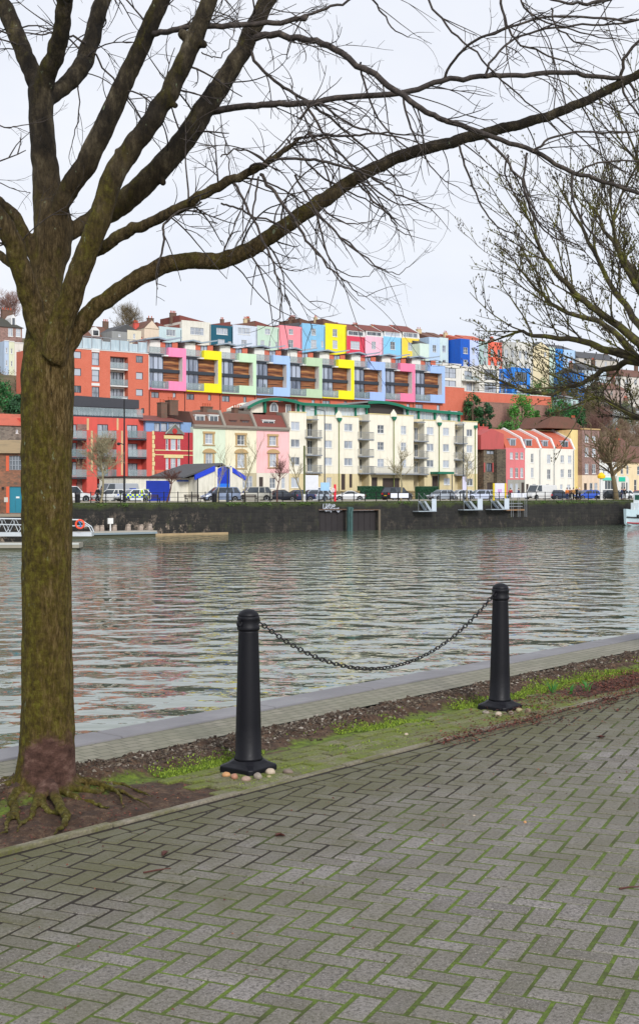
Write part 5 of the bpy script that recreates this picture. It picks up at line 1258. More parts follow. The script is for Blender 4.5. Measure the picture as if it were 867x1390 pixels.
# pebbles
rr = random.Random(12)
pc = ['#b98a5c','#a87860','#9d8474','#8f8478','#b0a08c','#77685c','#9a8f6a','#86705c']
def pebble(x, y, r, k, label, grp):
    c = px_ground(x, y); bm = bmesh.new(); bmesh.ops.create_icosphere(bm, subdivisions=3, radius=1)
    sx_, sy_, sz_ = r*rr.uniform(1,1.25), r*rr.uniform(.8,1), r*rr.uniform(.65,.85); ph = rr.uniform(0,9)
    for v in bm.verts:
        n_ = 1+.12*noise.noise(v.co*1.2+Vector((ph,0,0))); v.co = Vector((v.co.x*sx_, v.co.y*sy_, v.co.z*sz_))*n_
        v.co.z -= 0
    me = bpy.data.meshes.new('pebble'); bm.to_mesh(me); bm.free(); me.polygons.foreach_set('use_smooth', [True]*len(me.polygons))
    me.materials.append(plain('pebble_%s' % 'abcdefgh'[k % 8], hx(pc[k % 8]), .6, var=.3, scale=60))
    o = link('pebble', me); o.location = c+Vector((0,0,sz_*.55)); o.rotation_euler = (0,0,rr.uniform(0,3)); tag(o, label, 'pebble', grp)
g1 = 'pebbles round the foot of the nearer post'
for k, (x, y, r, lb) in enumerate([(307,1054,.022,'orange-tan pebble leftmost in front of the nearer post'),(318,1057,.024,'pinkish pebble second from the left at the nearer post'),(334,1060,.026,'brown pebble in the middle front of the nearer post'),
    (350,1057,.028,'mottled pebble right of the middle at the nearer post'),(367,1051,.028,'large pale pebble at the right corner of the nearer post'),(391,1050,.026,'lone grey-tan pebble away to the right of the nearer post'),(365,1056,.016,'small dark pebble between the mottled and the large pale one')]):
    pebble(x, y, r, k, lb, g1)
g2 = 'pebbles round the foot of the farther post'
for k, (x, y, r, lb) in enumerate([(659,969,.026,'grey pebble at the left corner of the farther post'),(676,972,.028,'round pale pebble in front of the farther post'),(693,970,.022,'light pebble right of the middle at the farther post'),(704,966,.024,'cream pebble at the right corner of the farther post'),(716,967,.026,'flat pebble outermost to the right of the farther post')]):
    pebble(x, y, r, k+3, lb, g2)
for x, y, r, k, lb in ((551,1004-6,.014,4,'white stone lying in the moss between the posts'),(712,1117,.009,0,'tiny tan stone in a mossy joint of the paving'),(643,1108,.007,4,'tiny white stone alone on the paving')):
    pebble(x, y, r, k, lb, None)

# ================================================================ foreground tree
def cr_spline(P, n):
    out = []
    for i in range(len(P)-1):
        p0, p1, p2, p3 = P[max(i-1,0)], P[i], P[i+1], P[min(i+2,len(P)-1)]
        for k in range(n):
            t_ = k/n; out.append(tuple(.5*((2*p1[j])+(-p0[j]+p2[j])*t_+(2*p0[j]-5*p1[j]+4*p2[j]-p3[j])*t_*t_+(-p0[j]+3*p1[j]-3*p2[j]+p3[j])*t_**3) for j in range(len(p1))))
    out.append(P[-1]); return out
def limb(P, n=6, seed=0, wob=.012):
    """P: x, y in the photo, depth in metres, radius in photo pixels -> points and radii in metres"""
    Q = cr_spline(P, n); pts = []; R = []
    for i, (x, y, D, r) in enumerate(Q):
        v = Vector(((x-CX)/F*D, D, EYE+(HY-y)*D/F))
        v += Vector((noise.noise(Vector((i*.5, seed, 0))), noise.noise(Vector((i*.5, seed, 5))), noise.noise(Vector((i*.5, seed, 9)))))*wob
        pts.append(v); R.append(max(r*D/F, .002))
    return pts, R
D0 = 6.97
S1 = 1/1.9705
def z1(L): return [(x*S1, y*S1, D, r*S1) for x, y, D, r in L]
LIMBS = {
 'trunk': [(60,1110,D0,54),(60,1085,D0,48),(62,1065,D0,43),(64,1030,D0,38.5),(65,980,D0,36),(64,900,D0,34),(64,800,D0,33.5),(64,700,D0,33.8),(64,600,D0,34.5),(65,520,D0,36),(66,480,D0,34),(64,440,D0+.05,27),(63,405,D0+.12,22.5),(65,370,D0+.18,22),(71,335,D0+.2,26),(72,300,D0+.22,26),(66,265,D0+.25,21),(61,220,D0+.25,18),(57,170,D0+.25,17),(55,120,D0+.25,17)],
 'a1': z1([(112,240,D0+.25,30),(80,180,D0+.3,26),(52,110,D0+.35,25),(12,20,D0+.4,25),(-30,-60,D0+.45,22),(-80,-160,D0+.5,16)]),
 'a2': z1([(112,240,D0+.25,30),(130,190,D0+.2,27),(160,110,D0+.1,25),(172,20,D0,23),(182,-60,D0-.1,21),(200,-200,D0-.2,12)]),
 'a3': z1([(120,270,D0+.25,24),(160,240,D0+.35,24),(212,190,D0+.45,26),(240,120,D0+.55,25),(272,10,D0+.6,23),(300,-90,D0+.7,19),(330,-200,D0+.8,11)]),
 'b':  z1([(135,640,D0+.22,20),(165,540,D0+.14,29),(240,420,D0+.1,31),(315,260,D0+.1,29),(370,140,D0+.1,27),(432,0,D0+.1,25),(470,-90,D0+.1,21),(510,-220,D0+.1,12)]),
 'c':  z1([(140,960,D0-.1,50),(165,860,D0-.14,44),(210,740,D0-.18,39),(258,610,D0-.2,39),(305,470,D0-.2,39),(372,370,D0-.2,36),(440,270,D0-.2,33),(500,150,D0-.2,31),(545,40,D0-.2,29),(590,-80,D0-.2,24),(640,-220,D0-.2,14)]),
 'd':  z1([(150,650,D0+.25,20),(225,600,D0+.3,31),(310,555,D0+.3,38),(420,460,D0+.35,38),(510,350,D0+.4,37),(575,250,D0+.45,35),(640,150,D0+.5,31),(700,30,D0+.55,28),(750,-60,D0+.6,24),(810,-200,D0+.6,14)]),
 'e':  z1([(200,700,D0+.1,18),(262,672,D0+.05,17),(325,628,D0,19),(390,600,D0-.05,17),(450,572,D0-.1,17),(520,535,D0-.15,15),(600,490,D0-.2,15),(680,455,D0-.25,12),(730,425,D0-.3,10),(790,380,D0-.35,7),(850,345,D0-.4,5)]),
 'f':  z1([(150,960,D0,40),(195,895,D0,32),(250,830,D0,28),(330,770,D0+.02,27),(420,718,D0+.05,27),(500,698,D0+.07,26),(600,695,D0+.1,26),(690,655,D0+.12,24),(790,585,D0+.15,24),(867,535,D0+.18,23)])+[(470,250,D0+.22,10.5),(529,218,D0+.28,10),(599,196,D0+.34,9.3),(669,178,D0+.4,8.6),(734,160,D0+.46,8.2),(788,140,D0+.52,8),(847,110,D0+.58,7.8),(900,85,D0+.64,6.5),(960,50,D0+.7,5)],
 'g':  z1([(150,960,D0-.05,48),(105,880,D0-.1,35),(82,800,D0-.15,33),(55,710,D0-.2,32),(18,610,D0-.25,30),(-40,540,D0-.3,26),(-110,450,D0-.35,22),(-200,300,D0-.4,14)]),
 'h':  z1([(110,720,D0+.15,22),(80,660,D0+.15,17),(50,590,D0+.15,15),(0,540,D0+.15,14),(-60,500,D0+.15,12),(-160,430,D0+.15,8)]),
 'k':  z1([(60,720,D0+.2,14),(10,690,D0+.25,12),(-40,650,D0+.3,9),(-120,560,D0+.3,5)]),
}
knots = [(325,628,D0,10),(545,122,D0-.2,12),(470,285,D0-.2,9),(437,490,D0+.33,10),(600,712,D0+.1,9),(312,405,D0-.2,8),(700,670,D0+.12,8),(490,95,D0-.2,14)]
mb = MB(); LP = {}
LSC = {'c':.77,'d':.79,'b':.92,'e':.9,'f':.86,'g':.88,'a1':.95,'a2':.95,'a3':.93}
for q, (k, L) in enumerate(LIMBS.items()):
    L = [(x,y,D,r*LSC.get(k,1)) for x,y,D,r in L]
    if k != 'trunk': L[-1] = L[-1][:3]+(L[-1][3]*.22,)
    if k == 'trunk': pts, R = limb(L, 6, q, .006)
    else: pts, R = limb(L, 6, q, .014)
    LP[k] = (pts, R); mb.tube(pts, R, 20)
for x, y, D, r in knots:
    x, y, r = x*S1, y*S1, r*S1; c = Vector(((x-CX)/F*D, D-.02, EYE+(HY-y)*D/F)); R = r*D/F
    mb.lathe([(R*.2,-R),(R*.8,-R*.6),(R,0),(R*.8,R*.6),(R*.2,R)], c, 10)
# flares and surface roots
BC = Vector((-1.486, 6.97, 0)); rr = random.Random(31)
def root_path(px_pts, r0, r1, lift=.0):
    pts = [BC+Vector((0,0,.14))]
    for x, y in px_pts: pts.append(px_ground(x, y)+Vector((0,0,.0)))
    n_ = len(pts)
    r0 *= .78; r1 *= .8
    pts[1].z = .035
    for i in range(2, n_): pts[i].z = max(-.005, .016*(1-i/n_))+.001+lift
    Q = cr_spline([tuple(p) for p in pts], 6); m_ = len(Q)
    return [Vector(q)+Vector((rr.gauss(0,.006),rr.gauss(0,.006),rr.gauss(0,.004))) for q in Q], [r0+(r1-r0)*(i/(m_-1))**.6 for i in range(m_)]
roots = [([(120,1084),(150,1074),(178,1082),(205,1098)],.04,.008),([(112,1080),(135,1067),(160,1066),(190,1076),(215,1085)],.045,.006),([(100,1090),(124,1092),(150,1099)],.04,.01),
         ([(60,1103),(75,1105),(95,1110)],.04,.008),([(50,1102),(40,1112),(28,1122)],.04,.01),([(20,1090),(18,1105),(10,1120),(4,1135)],.06,.008),([(22,1092),(26,1108),(24,1130)],.04,.008),
         ([(5,1080),(-20,1085),(-60,1095)],.07,.01),([(15,1070),(-10,1062),(-30,1060)],.07,.02),([(85,1108),(90,1118),(80,1128),(72,1135)],.05,.008),([(120,1070),(140,1060)],.06,.015),([(66,1052),(70,1046)],.08,.03),
         ([(150,1078),(165,1090),(172,1100)],.03,.006)]
for rp, r0, r1 in roots:
    P_, R_ = root_path(rp, r0, r1); mb.tube(P_, R_, 10)
tmp = bpy.data.objects.new('tmp', mb.mesh('tmp', [])); C.objects.link(tmp)
rm = tmp.modifiers.new('r', 'REMESH'); rm.mode = 'VOXEL'; rm.voxel_size = .0085; rm.adaptivity = 0
sm = tmp.modifiers.new('s', 'SMOOTH'); sm.iterations = 6; sm.factor = .6
dg = bpy.context.evaluated_depsgraph_get(); me = bpy.data.meshes.new_from_object(tmp.evaluated_get(dg)); bpy.data.objects.remove(tmp)
print('trunk verts', len(me.vertices))
me.name = 'trunk'
NRM = [v.normal.copy() for v in me.vertices]; flat = []
for v, nv in zip(me.vertices, NRM):
    p = v.co
    amp = .0045 if p.z < 2.2 else .003
    a = math.atan2(p.y-6.97, p.x+1.49)
    n_ = noise.noise(Vector((a*5.5, p.z*1.6, 0)))*1.1+noise.noise(Vector((p.x*34, p.y*34, p.z*7)))+.6*noise.noise(Vector((p.x*70, p.y*70, p.z*22)))
    if p.z < .32 and p.x > -1.55 and p.y < 6.99: n_ *= .35
    q = p+nv*(amp*n_); flat += [q.x, q.y, q.z]
me.vertices.foreach_set('co', flat); me.update()
me.polygons.foreach_set('use_smooth', [True]*len(me.polygons))
m, t, b = nt('mossy_bark')
oc = coords(t); sp = t.nodes.new('ShaderNodeSeparateXYZ'); t.links.new(oc, sp.inputs[0])
st = noi(t, coords(t, (62,62,15)), 1.0, 8, .8)
base = ramp(t, st, [(.34, hx('#1e160c')), (.47, hx('#55431f')), (.57, hx('#7d6741')), (.7, hx('#a8936a'))])
zr_ = N(t, 'ShaderNodeMapRange'); t.links.new(sp.outputs[2], zr_.inputs[0]); zr_.inputs[1].default_value = 2.3; zr_.inputs[2].default_value = 3.6
up = ramp(t, noi(t, coords(t, (9,9,5)), 1.0, 7, .75), [(.36, hx('#19140f')), (.5, hx('#352d22')), (.6, hx('#544a39')), (.72, hx('#7f745e'))])
base = mixc(t, zr_.outputs[0], base, up)
mz = noi(t, coords(t, (3,3,1.2)), 1.0, 7, .75)
# moss favours the trunk and its sides
zz1 = N(t, 'ShaderNodeMapRange'); t.links.new(sp.outputs[2], zz1.inputs[0]); zz1.inputs[1].default_value = 3.4; zz1.inputs[2].default_value = 2.2; zz1.inputs[3].default_value = -.08; zz1.inputs[4].default_value = .1
ms = N(t, 'ShaderNodeMath', operation='ADD'); t.links.new(mz, ms.inputs[0]); t.links.new(zz1.outputs[0], ms.inputs[1])
gn_ = t.nodes.new('ShaderNodeNewGeometry'); sn = t.nodes.new('ShaderNodeSeparateXYZ'); t.links.new(gn_.outputs['Normal'], sn.inputs[0])
m3 = N(t, 'ShaderNodeMath', operation='MULTIPLY_ADD'); t.links.new(sn.outputs[0], m3.inputs[0]); m3.inputs[1].default_value = -.07; t.links.new(ms.outputs[0], m3.inputs[2])
mosc = ramp(t, noi(t, coords(t), 26, 6, .8), [(.35, hx('#282108')), (.52, hx('#5a5010')), (.7, hx('#82822a'))])
cc = mixc(t, ramp(t, m3.outputs[0], [(.45, 0), (.63, .85)]), base, mosc)
# lichen flecks
cc = mixc(t, ramp(t, noi(t, coords(t, (22,22,14)), 1.0, 3, .6), [(.68, 0), (.73, .7)]), cc, hx('#8f9a7c'))
# bare reddish bark patch at the foot
dv = N(t, 'ShaderNodeVectorMath', operation='SUBTRACT'); t.links.new(oc, dv.inputs[0]); dv.inputs[1].default_value = (-1.40, 6.80, .205)
dm_ = N(t, 'ShaderNodeVectorMath', operation='MULTIPLY'); t.links.new(dv.outputs[0], dm_.inputs[0]); dm_.inputs[1].default_value = (5.0, 3.5, 6.6)
ln = N(t, 'ShaderNodeVectorMath', operation='LENGTH'); t.links.new(dm_.outputs[0], ln.inputs[0])
l2 = N(t, 'ShaderNodeMath', operation='MULTIPLY_ADD'); t.links.new(noi(t, coords(t), 9, 5, .7), l2.inputs[0]); l2.inputs[1].default_value = 1.3; t.links.new(ln.outputs['Value'], l2.inputs[2])
pf = ramp(t, l2.outputs[0], [(0, 1), (.5, 1), (.62, 0)])
l3 = N(t, 'ShaderNodeMath', operation='MULTIPLY'); t.links.new(l2.outputs[0], l3.inputs[0]); l3.inputs[1].default_value = .36
pf = ramp(t, l3.outputs[0], [(0, 1), (.53, 1), (.62, 0)])
pc_ = ramp(t, noi(t, coords(t, (14,14,26)), 1.0, 6, .7), [(.3, hx('#38261f')), (.5, hx('#64473d')), (.7, hx('#8e6f62'))])
cc = mixc(t, pf, cc, pc_)
# mossy pale roots near the soil
z3 = N(t, 'ShaderNodeMapRange'); t.links.new(sp.outputs[2], z3.inputs[0]); z3.inputs[1].default_value = .1; z3.inputs[2].default_value = .03
z4 = N(t, 'ShaderNodeMath', operation='MULTIPLY'); t.links.new(z3.outputs[0], z4.inputs[0]); t.links.new(ramp(t, noi(t, coords(t), 11, 6, .75), [(.44, 0), (.56, .85)]), z4.inputs[1])
cc = mixc(t, z4.outputs[0], cc, ramp(t, noi(t, coords(t), 30, 4, .8), [(.35, hx('#2c2a0c')), (.52, hx('#6c6826')), (.68, hx('#b0a370'))]))
t.links.new(cc, b.inputs['Base Color']); b.inputs['Roughness'].default_value = .85; b.inputs['Specular IOR Level'].default_value = .25
bump(t, b, addn(mul(st, 1.6), noi(t, coords(t, (90,90,34)), 1.0, 6, .8)), 1.0, .016)
BARK = m; me.materials.clear(); me.materials.append(BARK)
tree = empty('bare_tree', BC, 0, 'leafless mossy tree with reddish bare bark patch at its foot, arching over the view', 'tree')
o = link('trunk', me, tree); o.location = -BC
# thin branches and twigs
TW = MB(); rr = random.Random(2024)
def tw(P, r0, r1, n=5):
    m_ = len(P); TW.tube(P, [r0+(r1-r0)*(i/(m_-1)) for i in range(m_)], n, cap=False)
def twig(p, d, L, r, lvl, curl=0.0, droop=.6):
    n_ = max(5, int(L/.045)); P = [p.copy()]; d = d.normalized(); st_ = L/n_; ax_ = d.cross(Vector((rr.gauss(0,1),rr.gauss(0,1),rr.gauss(0,.6)))).normalized(); RM = Matrix.Rotation(rr.uniform(-.1,1.5)/n_, 3, ax_)
    for i in range(n_):
        f = i/n_
        g = Vector((0,0,-1))*droop*(1-f)*.10 + Vector((0,0,1))*(.26*max(0, f-.45))
        d = RM@d; d = (d+g+Vector((rr.gauss(0,.045),rr.gauss(0,.045),rr.gauss(0,.04)))).normalized(); P.append(P[-1]+d*st_)
    tw(P, r, r*.42, 5 if r > .004 else 4)
    if lvl > 0:
        k = rr.randint(2, 4) if lvl > 1 else rr.randint(1, 3)
        for q in range(k):
            i = rr.randint(max(1, n_//4), n_-1); dd = (P[i+1]-P[i]).normalized(); a_ = dd.orthogonal().normalized(); a_ = Matrix.Rotation(rr.uniform(0,2*PI),3,dd)@a_
            twig(P[i], dd*.8+a_*.75, L*rr.uniform(.3,.6), r*.6, lvl-1, rr.uniform(-1,1), droop)
    else:
        for q in range(rr.randint(0,2)):
            i = rr.randint(1, n_-1); dd = (P[i+1]-P[i]).normalized(); a_ = Matrix.Rotation(rr.uniform(0,2*PI),3,dd)@dd.orthogonal().normalized()
            tw([P[i], P[i]+(dd*.5+a_)*.02, P[i]+(dd*.8+a_)*.045+Vector((0,0,.008))], r*.5, r*.35, 4)
S2 = 1/1.857
def z2(L): return [(400+x*S2, y*S2, D, r*.62) for x, y, D, r in L]
S5 = 1/3.3346
def z5(L): return [(300+x*S5, 180+y*S5, D, r*.58) for x, y, D, r in L]
SB = {
 'i': z1([(400,90,D0+.1,9),(430,88,D0+.05,8),(490,75,D0-.1,8),(560,70,D0-.05,8),(650,66,D0,7.5),(750,60,D0,7),(820,45,D0,6.5)])+z2([(0,50,D0,3.3),(80,22,D0,3),(150,-5,D0,2.6),(260,-50,D0,2)]),
 'g2': [(290,152,D0+.45,7),(310,147,D0+.4,6.5),(355,142,D0+.3,6),(400,141,D0+.25,5.8),(470,132,D0+.2,5.5),(545,126,D0+.15,5.3),(599,110,D0+.15,5),(650,104,D0+.2,4.8),(700,102,D0+.3,4.6),(766,98,D0+.4,4.5),(800,103,D0+.48,4.3),(845,106,D0+.55,4)],
 'h2': [(345,52,D0+.5,7),(365,47,D0+.45,6.5),(400,51,D0+.4,6),(430,57,D0+.3,6),(454,67,D0+.2,6),(508,102,D0+.05,5.8),(556,137,D0-.05,5.5),(590,158,D0-.05,5.2),(615,167,D0-.05,5),(669,186,D0,4.6),(723,205,D0+.05,4.3),(777,234,D0+.1,4),(831,250,D0+.15,3.6),(900,275,D0+.2,3)],
 'j1': z2([(375,200,D0+.15,3.2),(395,160,D0+.1,3),(450,105,D0,3),(540,70,D0-.1,2.8),(640,42,D0-.15,2.6),(780,47,D0-.2,2.6),(900,52,D0-.2,2.2),(1000,40,D0-.2,1.6)]),
 'j2': z2([(478,195,D0+.15,2.8),(505,140,D0+.2,2.6),(570,90,D0+.3,2.5),(680,66,D0+.35,2.4),(800,60,D0+.4,2.2),(950,35,D0+.4,1.6)]),
 'j3': z2([(822,195,D0+.55,4),(830,150,D0+.5,3.6),(870,100,D0+.45,3.2),(950,60,D0+.4,2.5)]),
 'j4': z2([(822,200,D0+.55,3),(835,250,D0+.55,2.6),(880,300,D0+.5,2),(930,330,D0+.5,1.2)]),
 'k1': z2([(325,-20,D0+.3,2.5),(370,50,D0+.28,2.4),(440,120,D0+.25,2.2),(520,200,D0+.2,2),(600,270,D0+.2,1.6),(690,360,D0+.2,1)]),
 'k2': z2([(510,-20,D0-.1,3.2),(535,60,D0-.1,2.8),(560,105,D0-.1,2.3),(640,140,D0-.1,2),(740,180,D0-.1,1.3)]),
 'l1': z2([(478,350,D0-.05,3.3),(530,400,D0-.05,3),(575,470,D0-.05,2.6),(600,540,D0-.05,2.2),(640,590,D0,1.7),(720,620,D0,1)]),
 'l2': z2([(412,365,D0+.3,2.6),(430,420,D0+.3,2.4),(462,505,D0+.3,2),(510,570,D0+.3,1.6),(560,590,D0+.3,1)]),
 'l3': z2([(700,437,D0+.02,3),(700,500,D0,2.6),(740,580,D0,2),(800,640,D0,1.4)]),
 'l4': z2([(585,385,D0,2.8),(578,450,D0,2.4),(600,540,D0,1.8),(660,600,D0,1.1)]),
 'l5': z2([(600,385,D0,3),(640,350,D0,2.6),(720,332,D0,2.4),(800,335,D0,2.2),(900,325,D0,1.6)]),
 'l6': z2([(535,390,D0,2.4),(530,440,D0,2),(560,490,D0,1.5),(620,490,D0,1)]),
 'l7': z2([(700,440,D0+.02,2.4),(760,412,D0,2.2),(840,405,D0,2),(930,410,D0,1.4)]),
 'm1': z5([(60,230,D0-.25,3.4),(130,360,D0-.3,3),(200,510,D0-.35,2.6),(250,630,D0-.4,2.2),(275,765,D0-.4,1.7),(250,860,D0-.4,.9)]),
 'm2': z5([(180,190,D0-.25,4.2),(240,270,D0-.3,4),(340,410,D0-.35,3.6),(420,530,D0-.4,2.8),(500,620,D0-.4,2.1),(570,680,D0-.4,1.6),(640,740,D0-.4,.9),(700,720,D0-.4,.6)]),
 'm3': z5([(420,345,D0+.1,3),(500,430,D0+.1,2.5),(600,520,D0+.1,2.1),(700,600,D0+.1,1.6),(790,640,D0+.1,1.1),(860,600,D0+.1,.7)]),
 'm4': z5([(430,360,D0+.05,3),(455,460,D0+.05,2.4),(490,570,D0+.05,1.9),(560,640,D0+.05,1.3),(650,650,D0,.9),(710,610,D0,.6)]),
 'm5': z5([(620,230,D0+.2,2.8),(690,310,D0+.2,2.4),(770,385,D0+.2,1.9),(800,440,D0+.2,1.4),(870,470,D0+.2,.8)]),
 'm6': z5([(680,200,D0+.2,3),(760,260,D0+.2,2.4),(850,300,D0+.2,1.8),(960,350,D0+.2,1.2)]),
 'm7': z5([(450,340,D0+.1,2.2),(530,395,D0+.1,1.9),(620,415,D0+.1,1.4),(700,390,D0+.1,.8)]),
 'n1': z5([(0,320,D0-.2,2.4),(70,340,D0-.2,2.4),(140,375,D0-.25,2.3),(240,405,D0-.25,2),(310,450,D0-.3,1.5),(380,470,D0-.3,.8)]),
 'n2': z5([(0,110,D0-.1,1.8),(60,80,D0-.1,1.9),(130,85,D0-.15,1.9),(200,125,D0-.2,2)]),
 'n3': z5([(60,215,D0-.2,2.2),(160,212,D0-.2,2.2),(270,255,D0-.2,2.1),(360,310,D0-.2,1.8),(450,390,D0-.2,1.2)]),
 'n4': z5([(170,200,D0-.25,2.4),(150,330,D0-.3,2.2),(110,440,D0-.3,1.6),(60,530,D0-.3,1)]),
 'n5': z5([(150,180,D0-.25,2),(110,300,D0-.3,1.8),(60,420,D0-.3,1.4),(20,520,D0-.3,.9)]),
 'n6': z5([(230,120,D0-.3,3),(330,118,D0-.35,3.4),(450,130,D0-.4,3.4),(560,155,D0-.45,3.2),(640,185,D0-.5,2.4),(760,230,D0-.5,1.6)]),
 'n7': z5([(330,30,D0-.3,3.2),(430,12,D0-.4,3.2),(560,15,D0-.5,3),(680,5,D0-.6,2.4),(850,10,D0-.7,1.8)]),
 'n8': z5([(300,30,D0+.2,2.6),(420,170,D0+.2,2.4),(560,260,D0+.2,2),(700,330,D0+.2,1.5),(830,420,D0+.2,.9)]),
 'o1': z1([(665,130,D0+.5,8),(700,185,D0+.45,8),(760,235,D0+.4,7.5),(830,275,D0+.35,7),(900,330,D0+.3,6),(980,400,D0+.3,5),(1060,480,D0+.3,3.5)]),
 'o2': z1([(588,300,D0+.45,2),(600,380,D0+.4,2.6),(612,440,D0+.3,3),(618,490,D0+.2,3)]),
 'o3': z1([(540,140,D0-.2,3.5),(575,155,D0-.25,3),(605,135,D0-.3,2.6),(625,90,D0-.3,2),(640,20,D0-.3,1.4)]),
 'o4': z1([(540,540,D0-.15,4),(470,600,D0-.2,0) if 0 else (445,590,D0-.15,6),(440,640,D0-.15,6),(428,695,D0-.15,5)]),
 'o5': z1([(700,95,D0+.5,3),(640,60,D0+.4,3),(560,20,D0+.3,2.4),(500,-10,D0+.3,2)]),
 'p1': z1([(235,120,D0+.5,6),(200,100,D0+.45,5.5),(150,92,D0+.4,4.5),(80,90,D0+.4,3.5),(0,75,D0+.4,2.5)]),
 'p2': z1([(210,230,D0+.4,3.5),(212,300,D0+.4,3),(200,360,D0+.4,2.5),(183,425,D0+.4,1.6)]),
 'p3': z1([(250,140,D0+.5,5),(300,210,D0+.5,4.5),(350,270,D0+.5,4),(390,340,D0+.5,3),(430,400,D0+.5,2)]),
 'p4': z1([(-60,320,D0-.3,4),(0,340,D0-.3,3.5),(60,335,D0-.3,2.5),(120,325,D0-.3,1.5)]),
 'p5': z1([(-60,470,D0-.3,3),(0,490,D0-.3,2.6),(60,512,D0-.3,2),(85,516,D0-.3,1.2)]),
 'q1': z2([(270,240,D0+.1,2.6),(285,300,D0+.05,2.4),(310,360,D0,2),(350,430,D0,1.4),(420,480,D0,.8)]),
 'q2': z2([(166,158,D0+.14,2.2),(170,190,D0+.3,2.4),(210,300,D0+.3,2),(290,380,D0+.3,1.6)]),
 'q3': z2([(190,-10,D0+.1,2.2),(215,25,D0+.1,2),(250,75,D0+.1,1.5),(295,92,D0+.1,.8)]),
 'q4': z2([(30,260,D0+.2,3),(80,350,D0+.15,2.8),(150,420,D0+.1,2.4),(230,500,D0+.1,1.8),(300,520,D0+.1,1.2)]),
 'q5': z2([(10,300,D0,3),(60,260,D0,2.8),(110,295,D0,2.6),(180,330,D0,2.4),(260,345,D0,2)]),
 'q6': z2([(0,440,D0-.3,2.6),(60,540,D0-.3,2.2),(140,620,D0-.3,1.6),(210,680,D0-.3,1)]),
 'q7': z2([(560,-15,D0-.3,2.2),(600,40,D0-.3,2),(700,75,D0-.3,1.8),(800,100,D0-.3,1.2)]),
 'q8': z2([(820,-10,D0+.1,4),(760,5,D0+.1,4),(700,10,D0+.1,3.2),(620,-10,D0+.1,2)]),
 'q9': z2([(645,20,D0,2),(660,70,D0,2),(720,110,D0,1.6),(790,125,D0,1)]),
}
for q, (k, L) in enumerate(SB.items()):
    if k.startswith(('i','o','p')) and k != 'i' : L = [(x,y,D,r*.55) if 1 else 0 for x,y,D,r in L] if k[0] in 'op' else L
    if k in ('g2','h2'): L = [(x,y,D,r*.74) for x,y,D,r in L]
    pts, R = limb(L, 5, 40+q, .016)
    TW.tube(pts, R, 7, cap=False)
    n_ = len(pts); big = R[0] > .0075
    tot = sum((pts[i+1]-pts[i]).length for i in range(n_-1))
    cnt = int(tot*(6.5 if big else 5.5))+1
    for c_ in range(cnt):
        i = rr.randint(2, n_-2); d = (pts[i+1]-pts[i]).normalized(); a_ = Matrix.Rotation(rr.uniform(0,2*PI),3,d)@d.orthogonal().normalized()
        sgn = rr.uniform(.5,1)
        twig(pts[i], d*.9+a_*.8*sgn+Vector((.15,0,-.1)), rr.uniform(.2,.62 if big else .36), min(.0038, R[i]*.55), 1 if big or rr.random() < .4 else 0, rr.uniform(-1,1), rr.uniform(.2,1.2))
    # pointed tip
    d = (pts[-1]-pts[-2]).normalized(); twig(pts[-1], d, .16, R[-1]*.9, 0)
for k, f0, cnt, Lm in (('f',.3,34,.8),('e',.35,24,.6),('d',.35,16,.55),('c',.6,8,.4),('b',.4,12,.6),('a3',.3,16,.55),('a1',.3,9,.5),('a2',.3,9,.45),('g',.5,8,.4),('h',.5,6,.4)):
    pts, R = LP[k]; n_ = len(pts)
    for c_ in range(cnt):
        i = int(n_*(f0+(1-f0)*rr.random())); i = min(i, n_-2); d = (pts[i+1]-pts[i]).normalized(); a_ = Matrix.Rotation(rr.uniform(0,2*PI),3,d)@d.orthogonal().normalized()
        twig(pts[i]+a_*R[i]*.6, d*.5+a_+Vector((.1,0,-.15)), rr.uniform(.25,Lm), rr.uniform(.003,.0065), 1 if rr.random() < .7 else 2, rr.uniform(-1,1), rr.uniform(.2,1.3))
m, t, b = nt('twig_bark')
cc = ramp(t, noi(t, coords(t, (30,30,30)), 1.0, 5, .7), [(.35, hx('#211a17')), (.55, hx('#3d3430')), (.72, hx('#5f5448'))])
t.links.new(cc, b.inputs['Base Color']); b.inputs['Roughness'].default_value = .8; bump(t, b, noi(t, coords(t), 120, 4), .6, .003)
TWM = m
o = TW.build('crown', TWM, tree, True); o.location = -BC
print('twig faces', len(TW.f))

# ================================================================ right-hand tree, trunk just outside the view
T2 = MB(); T2W = MB(); rr = random.Random(77)
DT = 12.5
def pp(x, y, D): return Vector(((x-CX)/F*D, D, EYE+(HY-y)*D/F))
base2 = pp(1010, 0, DT); base2.z = 0
def up_twig(p, d, L, r, lvl, mb_):
    n_ = max(4, int(L/.11)); P = [p.copy()]; d = d.normalized()
    for i in range(n_):
        d = (d+Vector((rr.gauss(0,.07),rr.gauss(0,.07),rr.gauss(0,.05)+.035))).normalized(); P.append(P[-1]+d*(L/n_))
    m_ = len(P); mb_.tube(P, [r*(1-.62*i/(m_-1)) for i in range(m_)], 5 if r > .01 else 4, cap=False)
    if lvl > 0:
        k = {3: 7, 2: 5, 1: 3}[lvl]
        for q in range(k):
            i = min(m_-2, int((.18+.8*(q+rr.random())/k)*(m_-1))); dd = (P[i+1]-P[i]).normalized(); a_ = Matrix.Rotation(rr.uniform(0,2*PI),3,dd)@dd.orthogonal().normalized()
            up_twig(P[i], dd*.95+a_*.62+Vector((0,0,.16)), L*rr.uniform(.32,.55), max(.003, r*.5), lvl-1, mb_)
    else:
        for q in range(3):
            i = rr.randint(1, m_-1); T2W.lathe([(.002,-.006),(.0055,.004),(.002,.014)], P[i]+Vector((rr.gauss(0,.008),0,.006)), 4)
